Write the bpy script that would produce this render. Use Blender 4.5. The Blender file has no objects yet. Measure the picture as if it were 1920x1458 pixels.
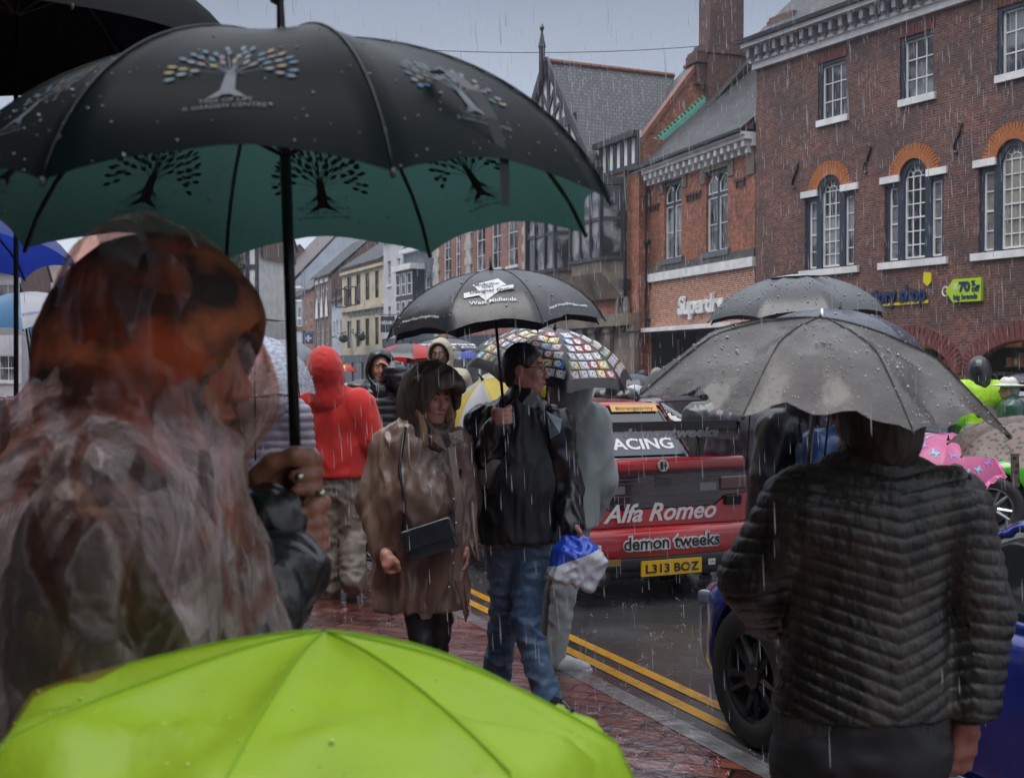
import bpy, bmesh, math, random
import numpy as np
from mathutils import Vector, Matrix
random.seed(7); RNG = np.random.default_rng(7)
S = bpy.context.scene; C = S.collection; PI = math.pi; R = math.radians
# ---------------- camera ----------------
FPX = 2200.0; CAMH = 1.65; PITCH = math.atan((729-690)/FPX)
cam = bpy.data.cameras.new('camera'); camo = bpy.data.objects.new('camera', cam); C.objects.link(camo)
cam.sensor_width = 36; cam.lens = 36*FPX/1920; cam.clip_start = .05; cam.clip_end = 3000
camo.location = (0, 0, CAMH); camo.rotation_euler = (PI/2-PITCH, 0, 0)
cam.dof.use_dof = True; cam.dof.focus_distance = 6.3; cam.dof.aperture_fstop = 8.0
S.camera = camo
# ---------------- world: overcast, rainy ----------------
SUN_EL = R(66); SUN_AZ = R(-125)      # soft light from behind the camera, from the left
w = bpy.data.worlds.new('World'); S.world = w; w.use_nodes = True
nt = w.node_tree; N = nt.nodes; Lk = nt.links
bg = N['Background']
sky = N.new('ShaderNodeTexSky'); sky.sky_type = 'NISHITA'; sky.sun_disc = False
sky.sun_elevation = SUN_EL; sky.sun_rotation = SUN_AZ; sky.dust_density = 4; sky.air_density = 1.2
tc = N.new('ShaderNodeTexCoord'); sx = N.new('ShaderNodeSeparateXYZ'); cr = N.new('ShaderNodeValToRGB')
Lk.new(tc.outputs['Generated'], sx.inputs[0]); Lk.new(sx.outputs['Z'], cr.inputs[0])
e = cr.color_ramp.elements; e[0].position = 0.0; e[0].color = (5.8, 6.1, 6.9, 1); e[1].position = 1.0; e[1].color = (11.5, 12., 13., 1)
for p, c in ((.06, (5.4, 5.8, 6.7, 1)), (.16, (3.8, 4.2, 5.1, 1)), (.30, (2.2, 2.55, 3.25, 1)), (.5, (7., 7.4, 8.2, 1))):
    q = e.new(p); q.color = c
nz = N.new('ShaderNodeTexNoise'); nz.inputs['Scale'].default_value = 2.2; nz.inputs['Detail'].default_value = 4
mp = N.new('ShaderNodeMapping'); mp.inputs['Scale'].default_value = (1, 1, 3)
Lk.new(tc.outputs['Generated'], mp.inputs[0]); Lk.new(mp.outputs[0], nz.inputs[0])
mr = N.new('ShaderNodeMapRange'); mr.inputs[1].default_value = .3; mr.inputs[2].default_value = .7; mr.inputs[3].default_value = .84; mr.inputs[4].default_value = 1.12
Lk.new(nz.outputs[0], mr.inputs[0])
vm = N.new('ShaderNodeVectorMath'); vm.operation = 'SCALE'; Lk.new(cr.outputs[0], vm.inputs[0]); Lk.new(mr.outputs[0], vm.inputs['Scale'])
mx = N.new('ShaderNodeMix'); mx.data_type = 'RGBA'; mx.inputs[0].default_value = .92
Lk.new(sky.outputs[0], mx.inputs[6]); Lk.new(vm.outputs[0], mx.inputs[7]); Lk.new(mx.outputs[2], bg.inputs[0])
bg.inputs[1].default_value = 0.10
sun = bpy.data.lights.new('sun', 'SUN'); sun.energy = 1.8; sun.angle = R(50); sun.color = (1, .97, .93)
suno = bpy.data.objects.new('sun', sun); C.objects.link(suno)
# direction the light comes from
sd = Vector((math.sin(SUN_AZ)*math.cos(SUN_EL), math.cos(SUN_AZ)*math.cos(SUN_EL), math.sin(SUN_EL)))
suno.rotation_euler = sd.to_track_quat('Z', 'Y').to_euler(); suno.location = (0, 0, 40)
S.view_settings.view_transform = 'Standard'; S.view_settings.look = 'None'; S.view_settings.gamma = 1
S.view_settings.exposure = 0.52
S.render.engine = 'CYCLES'; S.cycles.use_denoising = True; S.cycles.max_bounces = 8; S.cycles.transparent_max_bounces = 24
S.cycles.caustics_reflective = False; S.cycles.caustics_refractive = False; S.cycles.volume_bounces = 0; S.cycles.sample_clamp_indirect = 4

# ---------------- helpers ----------------
cp, sp_ = math.cos(PITCH), math.sin(PITCH)
def W(px, py, d):
    "point at depth d (metres along +Y) seen at photo pixel px,py"
    u = (px-960)/FPX; v = (729-py)/FPX
    D = np.array([u, cp+v*sp_, -sp_+v*cp]); D = D*(d/D[1])
    return np.array([D[0], D[1], D[2]+CAMH])
def V(*a): return np.array(a, dtype=float)
def nrm(a): a = np.asarray(a, float); return a/(np.linalg.norm(a)+1e-12)
def wloc(o):
    l = Vector((0, 0, 0))
    while o is not None: l += o.location; o = o.parent
    return l
def tag(o, label=None, cat=None, group=None, kind=None):
    if label: o['label'] = label
    if cat: o['category'] = cat
    if group: o['group'] = group
    if kind: o['kind'] = kind
    return o
def thing(name, loc, label, cat, group=None):
    o = bpy.data.objects.new(name, None); C.objects.link(o); o.location = Vector([float(x) for x in loc]); o.empty_display_size = .1
    return tag(o, label, cat, group)
def mk(name, verts, faces, mat, parent=None, smooth=False, uv=None, mi=None, label=None):
    "verts are world coordinates; the object's origin is its parent's (or its own base)"
    verts = np.asarray(verts, dtype=np.float64).reshape(-1, 3)
    if parent is not None: L = np.array(wloc(parent))
    else: L = np.array([(verts[:, 0].min()+verts[:, 0].max())/2, (verts[:, 1].min()+verts[:, 1].max())/2, verts[:, 2].min()])
    m = bpy.data.meshes.new(name)
    faces = faces.tolist() if isinstance(faces, np.ndarray) else faces
    m.from_pydata((verts-L).tolist(), [], faces)
    for x in (mat if isinstance(mat, (list, tuple)) else [mat]): m.materials.append(x) if x else None
    if mi is not None: m.polygons.foreach_set('material_index', np.asarray(mi, dtype=np.int32))
    if smooth: m.polygons.foreach_set('use_smooth', np.ones(len(m.polygons), bool))
    if uv is not None:
        ul = m.uv_layers.new(name='UVMap'); uv = np.asarray(uv, float)
        idx = np.empty(len(m.loops), dtype=np.int32); m.loops.foreach_get('vertex_index', idx)
        ul.data.foreach_set('uv', uv[idx].ravel())
    m.update()
    o = bpy.data.objects.new(name, m); C.objects.link(o)
    if parent is not None: o.parent = parent
    else: o.location = Vector(L)
    if label: o['label'] = label
    return o
class MB:
    "collects primitives into one mesh"
    def __init__(s): s.v = []; s.f = []; s.n = 0; s.uv = []; s.mi = []
    def add(s, v, f, m=0, uv=None):
        v = np.asarray(v, float).reshape(-1, 3); b = s.n
        s.v.append(v); s.f += [tuple(int(i)+b for i in q) for q in f]; s.n += len(v); s.mi += [m]*len(f)
        s.uv.append(np.zeros((len(v), 2)) if uv is None else np.asarray(uv, float))
        return s
    def box(s, c, h, ax=None, m=0):
        "centre, half sizes, 3 axes"
        c = np.asarray(c, float); ax = np.eye(3) if ax is None else np.asarray(ax, float)
        v = [c+ax[0]*h[0]*i+ax[1]*h[1]*j+ax[2]*h[2]*k for i in (-1, 1) for j in (-1, 1) for k in (-1, 1)]
        return s.add(v, [(0, 1, 3, 2), (4, 6, 7, 5), (0, 4, 5, 1), (2, 3, 7, 6), (0, 2, 6, 4), (1, 5, 7, 3)], m)
    def tube(s, pts, rad, n=8, m=0, caps=True):
        pts = [np.asarray(p, float) for p in pts]; k = len(pts)
        rad = rad if isinstance(rad, (list, tuple)) else [rad]*k
        v = []; up = None
        for i, p in enumerate(pts):
            t = nrm(pts[min(i+1, k-1)]-pts[max(i-1, 0)])
            if up is None:
                up = np.array([0, 0, 1.]) if abs(t[2]) < .9 else np.array([1., 0, 0])
            a = nrm(np.cross(t, up)); b = np.cross(a, t); up = b
            for j in range(n):
                q = 2*PI*j/n; v.append(p+(a*math.cos(q)+b*math.sin(q))*rad[i])
        f = [(i*n+j, i*n+(j+1) % n, (i+1)*n+(j+1) % n, (i+1)*n+j) for i in range(k-1) for j in range(n)]
        if caps: f += [tuple(range(n))[::-1], tuple((k-1)*n+j for j in range(n))]
        return s.add(v, f, m)
    def sphere(s, c, r, nu=10, nv=7, ax=None, m=0):
        c = np.asarray(c, float); r = (r, r, r) if np.isscalar(r) else r; ax = np.eye(3) if ax is None else np.asarray(ax)
        v = []; 
        for i in range(nv+1):
            a = PI*i/nv
            for j in range(nu):
                b = 2*PI*j/nu
                v.append(c+ax[0]*r[0]*math.sin(a)*math.cos(b)+ax[1]*r[1]*math.sin(a)*math.sin(b)+ax[2]*r[2]*math.cos(a))
        return s.add(v, [(i*nu+j, (i+1)*nu+j, (i+1)*nu+(j+1) % nu, i*nu+(j+1) % nu) for i in range(nv) for j in range(nu)], m)
    def build(s, name, mat, parent=None, smooth=False, uv=False, label=None):
        return mk(name, np.concatenate(s.v), s.f, mat, parent, smooth, uv=np.concatenate(s.uv) if uv else None, mi=s.mi if isinstance(mat, (list, tuple)) else None, label=label)
# ---------------- materials ----------------
MATS = {}
def mat(name, col, rough=.6, col2=None, nscale=5., nlo=.35, nhi=.65, bump=0., bscale=40., metal=0., coat=0., spec=.5, trans=0., stretch=(1, 1, 1), rough2=None, detail=4., bstretch=None, sheen=0., tcol=None, crough=.06):
    if name in MATS: return MATS[name]
    m = bpy.data.materials.new(name); m.use_nodes = True; MATS[name] = m
    n = m.node_tree.nodes; l = m.node_tree.links; b = n['Principled BSDF']; out = n['Material Output']
    c4 = lambda c: (c[0], c[1], c[2], 1)
    b.inputs['Base Color'].default_value = c4(col); b.inputs['Roughness'].default_value = rough; b.inputs['Metallic'].default_value = metal
    b.inputs['Coat Weight'].default_value = coat; b.inputs['Coat Roughness'].default_value = crough; b.inputs['Specular IOR Level'].default_value = spec
    b.inputs['Sheen Weight'].default_value = sheen
    t = n.new('ShaderNodeTexCoord'); mp = n.new('ShaderNodeMapping'); mp.inputs['Scale'].default_value = stretch; l.new(t.outputs['Object'], mp.inputs[0])
    if col2 is not None or rough2 is not None:
        z = n.new('ShaderNodeTexNoise'); z.inputs['Scale'].default_value = nscale; z.inputs['Detail'].default_value = detail; l.new(mp.outputs[0], z.inputs[0])
        r = n.new('ShaderNodeMapRange'); r.inputs[1].default_value = nlo; r.inputs[2].default_value = nhi; l.new(z.outputs[0], r.inputs[0])
        if col2 is not None:
            x = n.new('ShaderNodeMix'); x.data_type = 'RGBA'; x.inputs[6].default_value = c4(col); x.inputs[7].default_value = c4(col2)
            l.new(r.outputs[0], x.inputs[0]); l.new(x.outputs[2], b.inputs['Base Color'])
        if rough2 is not None:
            y = n.new('ShaderNodeMapRange'); y.inputs[3].default_value = rough; y.inputs[4].default_value = rough2
            l.new(r.outputs[0], y.inputs[0]); l.new(y.outputs[0], b.inputs['Roughness'])
    if bump:
        mb = mp
        if bstretch: mb = n.new('ShaderNodeMapping'); mb.inputs['Scale'].default_value = bstretch; l.new(t.outputs['Object'], mb.inputs[0])
        z2 = n.new('ShaderNodeTexNoise'); z2.inputs['Scale'].default_value = bscale; z2.inputs['Detail'].default_value = 5; l.new(mb.outputs[0], z2.inputs[0])
        bp = n.new('ShaderNodeBump'); bp.inputs['Strength'].default_value = bump; bp.inputs['Distance'].default_value = .01
        l.new(z2.outputs[0], bp.inputs['Height']); l.new(bp.outputs[0], b.inputs['Normal'])
    if trans:
        tr = n.new('ShaderNodeBsdfTranslucent'); tr.inputs[0].default_value = c4(tcol or [min(1, c*1.3) for c in col])
        ms = n.new('ShaderNodeMixShader'); ms.inputs[0].default_value = trans
        l.new(b.outputs[0], ms.inputs[1]); l.new(tr.outputs[0], ms.inputs[2]); l.new(ms.outputs[0], out.inputs[0])
    return m
def nodes(m): return m.node_tree.nodes, m.node_tree.links, m.node_tree.nodes['Principled BSDF']
def brick_mat(name, c1, c2, mortar, grime=(.03, .03, .035), gamt=.5, bw=.225, rh=.075, rough=.55, fmort=.012):
    if name in MATS: return MATS[name]
    m = bpy.data.materials.new(name); m.use_nodes = True; MATS[name] = m
    n, l, b = nodes(m)
    uv = n.new('ShaderNodeUVMap'); uv.uv_map = 'UVMap'
    k = n.new('ShaderNodeTexBrick'); k.inputs['Scale'].default_value = 1; k.inputs['Brick Width'].default_value = bw; k.inputs['Row Height'].default_value = rh
    k.inputs['Mortar Size'].default_value = fmort; k.inputs['Mortar Smooth'].default_value = .3; k.inputs['Bias'].default_value = -.1
    k.inputs['Color1'].default_value = (*c1, 1); k.inputs['Color2'].default_value = (*c2, 1); k.inputs['Mortar'].default_value = (*mortar, 1)
    l.new(uv.outputs[0], k.inputs[0])
    z = n.new('ShaderNodeTexNoise'); z.inputs['Scale'].default_value = .55; z.inputs['Detail'].default_value = 8; z.inputs['Roughness'].default_value = .65; l.new(uv.outputs[0], z.inputs[0])
    r = n.new('ShaderNodeMapRange'); r.inputs[1].default_value = .42; r.inputs[2].default_value = .72; r.inputs[4].default_value = gamt; l.new(z.outputs[0], r.inputs[0])
    x = n.new('ShaderNodeMix'); x.data_type = 'RGBA'; x.inputs[7].default_value = (*grime, 1); l.new(r.outputs[0], x.inputs[0]); l.new(k.outputs[0], x.inputs[6])
    z3 = n.new('ShaderNodeTexNoise'); z3.inputs['Scale'].default_value = 6; z3.inputs['Detail'].default_value = 3; l.new(uv.outputs[0], z3.inputs[0])
    h = n.new('ShaderNodeHueSaturation'); r3 = n.new('ShaderNodeMapRange'); r3.inputs[1].default_value = .3; r3.inputs[2].default_value = .7; r3.inputs[3].default_value = .65; r3.inputs[4].default_value = 1.4
    l.new(z3.outputs[0], r3.inputs[0]); l.new(r3.outputs[0], h.inputs['Value']); l.new(x.outputs[2], h.inputs['Color']); l.new(h.outputs[0], b.inputs['Base Color'])
    b.inputs['Roughness'].default_value = rough
    bp = n.new('ShaderNodeBump'); bp.inputs['Strength'].default_value = .6; bp.inputs['Distance'].default_value = .01; bp.invert = True
    l.new(k.outputs['Fac'], bp.inputs['Height']); l.new(bp.outputs[0], b.inputs['Normal'])
    return m
def tile_mat(name, c1, c2, row=.14, wid=.2, rough=.35, gap=(.012, .012, .016), ms=.018):
    m = brick_mat(name, c1, c2, gap, grime=tuple(x*.6 for x in c1), gamt=.4, bw=wid, rh=row, rough=rough, fmort=ms)
    return m
# ---------------- numpy noise ----------------
_P = RNG.permutation(256); _P = np.concatenate([_P, _P, _P]); _G = RNG.normal(size=(256, 3)); _G /= np.linalg.norm(_G, axis=1)[:, None]
def noise(P):
    P = np.asarray(P, float); i = np.floor(P).astype(int); f = P-i; i &= 255; u = f*f*f*(f*(f*6-15)+10); out = 0
    for dx in (0, 1):
        for dy in (0, 1):
            for dz in (0, 1):
                h = _P[_P[_P[(i[..., 0]+dx) & 255]+((i[..., 1]+dy) & 255)]+((i[..., 2]+dz) & 255)]
                g = _G[h]; d = g[..., 0]*(f[..., 0]-dx)+g[..., 1]*(f[..., 1]-dy)+g[..., 2]*(f[..., 2]-dz)
                out = out+d*(u[..., 0] if dx else 1-u[..., 0])*(u[..., 1] if dy else 1-u[..., 1])*(u[..., 2] if dz else 1-u[..., 2])
    return out
def fbm(P, o=3):
    a = 1.; s = 0
    for _ in range(o): s = s+a*noise(P); P = P*2.03+17.1; a *= .5
    return s
# ---------------- signed distance modelling ----------------
class SDF:
    def __init__(s, lo, hi, h):
        s.lo = np.asarray(lo, float); s.h = h; n = np.ceil((np.asarray(hi)-s.lo)/h).astype(int)+1; s.n = n
        s.F = np.full(n, 9., np.float32); s.ax = [s.lo[i]+np.arange(n[i])*h for i in range(3)]
    def sl(s, a, b, pad):
        r = []
        for i in range(3):
            x = int(max(0, math.floor((a[i]-pad-s.lo[i])/s.h))); y = int(min(s.n[i], math.ceil((b[i]+pad-s.lo[i])/s.h)+1)); r.append(slice(x, max(x, y)))
        return tuple(r)
    def pts(s, sl):
        return s.ax[0][sl[0]][:, None, None], s.ax[1][sl[1]][None, :, None], s.ax[2][sl[2]][None, None, :]
    def _ap(s, sl, d, k, op):
        F = s.F[sl]
        if F.size == 0: return
        if op == 'sub': d = -d
        if op == 'add':
            h = np.maximum(k-np.abs(F-d), 0)/k if k else 0; s.F[sl] = np.minimum(F, d)-h*h*k*.25
        else:
            h = np.maximum(k-np.abs(F-d), 0)/k if k else 0; s.F[sl] = np.maximum(F, d)+h*h*k*.25
    def cap(s, a, b, ra, rb=None, k=.02, flat=None, op='add'):
        "tapered capsule; flat=(dir, f): cross-section multiplied by f along dir"
        a = np.asarray(a, float); b = np.asarray(b, float); rb = ra if rb is None else rb; m = max(ra, rb)*(max(1, flat[1]) if flat else 1)
        sl = s.sl(np.minimum(a, b)-m, np.maximum(a, b)+m, k+s.h*2); X, Y, Z = s.pts(sl)
        px, py, pz = X-a[0], Y-a[1], Z-a[2]; d = b-a; L2 = max(d@d, 1e-9)
        t = np.clip((px*d[0]+py*d[1]+pz*d[2])/L2, 0, 1)
        qx, qy, qz = px-t*d[0], py-t*d[1], pz-t*d[2]
        if flat:
            v = nrm(flat[0]); c = (qx*v[0]+qy*v[1]+qz*v[2])*(1/flat[1]-1); qx = qx+c*v[0]; qy = qy+c*v[1]; qz = qz+c*v[2]
        D = np.sqrt(qx*qx+qy*qy+qz*qz)-(ra+(rb-ra)*t)
        if flat and flat[1] < 1: D = D*flat[1]
        s._ap(sl, D.astype(np.float32), k, op); return s
    def chain(s, pts, rads, k=.02, flat=None, op='add'):
        for i in range(len(pts)-1): s.cap(pts[i], pts[i+1], rads[i], rads[i+1], k, flat, op)
        return s
    def ell(s, c, r, ax=None, k=.02, op='add'):
        c = np.asarray(c, float); r = np.asarray(r, float); ax = np.eye(3) if ax is None else np.asarray([nrm(a) for a in ax]); m = r.max()
        sl = s.sl(c-m, c+m, k+s.h*2); X, Y, Z = s.pts(sl); X = X-c[0]; Y = Y-c[1]; Z = Z-c[2]
        k0 = 0; k1 = 0
        for i in range(3):
            q = (X*ax[i][0]+Y*ax[i][1]+Z*ax[i][2])/r[i]; k0 = k0+q*q; k1 = k1+(q/r[i])**2
        k0 = np.sqrt(k0); k1 = np.sqrt(k1)+1e-9
        s._ap(sl, (k0*(k0-1)/k1).astype(np.float32), k, op); return s
    def box(s, c, h, ax=None, rd=.01, k=.01, op='add'):
        c = np.asarray(c, float); h = np.asarray(h, float); ax = np.eye(3) if ax is None else np.asarray([nrm(a) for a in ax]); m = np.linalg.norm(h)
        sl = s.sl(c-m, c+m, k+s.h*2); X, Y, Z = s.pts(sl); X = X-c[0]; Y = Y-c[1]; Z = Z-c[2]
        q = [np.abs(X*ax[i][0]+Y*ax[i][1]+Z*ax[i][2])-(h[i]-rd) for i in range(3)]
        D = np.sqrt(sum(np.maximum(x, 0)**2 for x in q))+np.minimum(np.maximum(np.maximum(q[0], q[1]), q[2]), 0)-rd
        s._ap(sl, D.astype(np.float32), k, op); return s
    def plane(s, p, n, k=.0, op='cut'):
        "keep the side the normal points away from"
        n = nrm(n); sl = (slice(None),)*3; X, Y, Z = s.pts(sl)
        D = (X-p[0])*n[0]+(Y-p[1])*n[1]+(Z-p[2])*n[2]
        s._ap(sl, D.astype(np.float32)+np.zeros(s.n, np.float32), k, op); return s
    def mesh(s):
        F = s.F.copy()
        for i in range(3):
            idx = [slice(None)]*3; idx[i] = 0; F[tuple(idx)] = np.maximum(F[tuple(idx)], .001); idx[i] = -1; F[tuple(idx)] = np.maximum(F[tuple(idx)], .001)
        sg = F < 0; n = F.shape; c = [slice(0, -1), slice(1, None)]
        cnt = sum(sg[c[i], c[j], c[k]].astype(np.int8) for i in (0, 1) for j in (0, 1) for k in (0, 1))
        act = np.argwhere((cnt > 0) & (cnt < 8))
        P = np.zeros((len(act), 3)); Wt = np.zeros(len(act)); I, J, K = act.T
        cor = [(i, j, k) for i in (0, 1) for j in (0, 1) for k in (0, 1)]
        for a in cor:
            for ax in range(3):
                if a[ax]: continue
                b = list(a); b[ax] = 1
                fa = F[I+a[0], J+a[1], K+a[2]]; fb = F[I+b[0], J+b[1], K+b[2]]; m = (fa < 0) != (fb < 0)
                t = np.where(m, fa/np.where(m, fa-fb, 1), 0); q = np.tile(np.array(a, float), (len(act), 1)); q[:, ax] = t
                P += q*m[:, None]; Wt += m
        P = (P/Wt[:, None]+act)*s.h+s.lo
        ids = np.full(np.array(n)-1, -1, np.int64); ids[I, J, K] = np.arange(len(act))
        Q = []
        for ax in range(3):
            o = [(ax+1) % 3, (ax+2) % 3]
            s0 = [slice(None)]*3; s1 = [slice(None)]*3; s0[ax] = slice(0, -1); s1[ax] = slice(1, None)
            for q in o: s0[q] = slice(1, -1); s1[q] = slice(1, -1)
            A = sg[tuple(s0)]; B = sg[tuple(s1)]; e = np.argwhere(A != B); 
            if len(e) == 0: continue
            fl = A[tuple(e.T)]; e = e.copy()
            for q in o: e[:, q] += 1
            def cid(da, db):
                x = e.copy(); x[:, o[0]] += da; x[:, o[1]] += db; return ids[x[:, 0], x[:, 1], x[:, 2]]
            q4 = np.stack([cid(-1, -1), cid(0, -1), cid(0, 0), cid(-1, 0)], 1); q4[~fl] = q4[~fl][:, ::-1]; Q.append(q4)
        return P, np.concatenate(Q)
def vnormals(P, Q):
    n = np.cross(P[Q[:, 2]]-P[Q[:, 0]], P[Q[:, 3]]-P[Q[:, 1]]); o = np.zeros_like(P)
    for i in range(4): np.add.at(o, Q[:, i], n)
    return o/(np.linalg.norm(o, axis=1)[:, None]+1e-12)
def relax(P, Q, it=1, lam=.5):
    for _ in range(it):
        a = np.zeros_like(P); c = np.zeros(len(P))
        for i in range(4):
            np.add.at(a, Q[:, i], P[Q[:, (i+1) % 4]]+P[Q[:, (i+3) % 4]]); np.add.at(c, Q[:, i], 2)
        P = P+(a/c[:, None]-P)*lam
    return P
def sdf_obj(name, s, mat, parent, disp=None, rl=1, label=None):
    P, Q = s.mesh(); P = relax(P, Q, rl)
    if disp is not None: P = P+vnormals(P, Q)*disp(P)[:, None]
    return mk(name, P, Q, mat, parent, smooth=True, label=label)
def folds(amp=.006, sc=(9, 9, 5), sharp=.6, seed=0.):
    def f(P):
        q = P*np.array(sc)+seed; q = q+.6*noise(q*.5+3.3)[:, None]; a = noise(q); b = noise(q*2.1+9)
        return amp*((1-np.abs(a)*3)*sharp+a*1.2*(1-sharp)+b*.5-.2)
    return f
# ---------------- text ----------------
def text_mesh(s, size=1., shear=0., bold=0., align='LEFT', space=1., res=3):
    cu = bpy.data.curves.new('t', 'FONT'); cu.body = s; cu.size = size; cu.shear = shear; cu.offset = bold; cu.align_x = align; cu.space_character = space; cu.resolution_u = res
    o = bpy.data.objects.new('t', cu); C.objects.link(o); bpy.context.view_layer.update()
    me = bpy.data.meshes.new_from_object(o.evaluated_get(bpy.context.evaluated_depsgraph_get()))
    v = np.array([x.co[:] for x in me.vertices]).reshape(-1, 3); f = [tuple(p.vertices) for p in me.polygons]
    bpy.data.objects.remove(o); bpy.data.meshes.remove(me); bpy.data.curves.remove(cu)
    return v, f
def thick(v, f, fn, t):
    "lift flat text (x,y) by fn(x,y,h) and give it thickness t"
    a = np.array([fn(x[0], x[1], t) for x in v]); b = np.array([fn(x[0], x[1], 0) for x in v]); n = len(v)
    ed = {}
    for q in f:
        for i in range(len(q)): e = (q[i], q[(i+1) % len(q)]); ed[e] = 1
    side = [(x, x+n, y+n, y) for (x, y) in ed if (y, x) not in ed]
    return np.concatenate([a, b]), list(f)+side
# ================= materials of the place =================
M = {}
M['white'] = mat('white_paint', (.78, .79, .80), .45, (.60, .61, .63), 2.)
M['black'] = mat('black_paint', (.012, .013, .016), .35)
M['navy'] = mat('navy_timber', (.018, .03, .055), .4, (.03, .045, .07), 6.)
M['glass'] = mat('window_glass', (.012, .015, .020), .05, (.20, .21, .23), .9, .47, .58, spec=.9, bump=.25, bscale=1.6)
M['curtain'] = mat('net_curtain_glass', (.30, .28, .24), .15, (.12, .12, .12), 1.5, spec=.8)
M['iron'] = mat('wet_cast_iron', (.015, .016, .02), .3)
M['stone'] = mat('sooty_stone', (.20, .165, .13), .6, (.07, .06, .055), 1.3, .4, .7, bump=.4, bscale=8)
M['stonel'] = mat('pale_quoin_stone', (.50, .48, .43), .6, (.33, .31, .29), 2.)
M['lead'] = mat('grey_lead', (.10, .11, .13), .35)
M['copper'] = mat('green_copper', (.10, .36, .27), .5, (.18, .42, .34), 5.)
M['brickA'] = brick_mat('old_red_brick', (.085, .026, .022), (.20, .062, .040), (.17, .12, .10), gamt=.85, fmort=.014)
M['brickB'] = brick_mat('orange_brick', (.40, .125, .05), (.22, .06, .035), (.22, .13, .10), grime=(.05, .028, .026), gamt=.75)
M['brickS'] = brick_mat('new_orange_brick', (.33, .095, .045), (.22, .06, .035), (.50, .38, .30), gamt=.12, fmort=.016)
M['brickD'] = brick_mat('georgian_brick', (.33, .12, .075), (.25, .085, .06), (.25, .2, .18), gamt=.3)
M['brickF'] = brick_mat('brown_brick', (.17, .07, .05), (.12, .05, .045), (.14, .12, .11), gamt=.4)
M['brickC'] = brick_mat('sooty_chimney_brick', (.15, .055, .04), (.07, .03, .026), (.08, .05, .045), grime=(.02, .015, .015), gamt=.85)
M['slate'] = tile_mat('dark_slate', (.018, .020, .027), (.062, .066, .080), .26, .34, rough=.5, gap=(.006, .006, .008), ms=.03)
M['tile'] = tile_mat('wet_clay_tile', (.04, .042, .05), (.085, .088, .10), .24, .26, rough=.45, gap=(.006, .006, .01), ms=.03)
M['tiler'] = tile_mat('brown_tile', (.12, .085, .08), (.17, .13, .12), .2, .25)
M['terra'] = mat('terracotta', (.24, .085, .055), .5, (.14, .06, .05), 6.)
M['archo'] = mat('orange_arch_brick', (.42, .14, .035), .6, (.30, .09, .03), 14.)
M['archr'] = mat('dark_arch_brick', (.17, .045, .035), .6, (.10, .03, .03), 10.)
M['mortar'] = mat('pale_mortar', (.30, .24, .22), .7)
M['cream'] = mat('cream_stucco', (.56, .50, .36), .6, (.42, .37, .27), 1.2, .4, .7)
M['stucco'] = mat('white_stucco', (.60, .61, .64), .6, (.46, .47, .51), 1.1)
M['bluew'] = mat('pale_blue_stucco', (.50, .56, .64), .6, (.40, .45, .52), 1.1)
M['dark'] = mat('dark_shopfront', (.02, .021, .025), .25)
M['inner'] = mat('dark_interior', (.012, .010, .009), .8)
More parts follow.
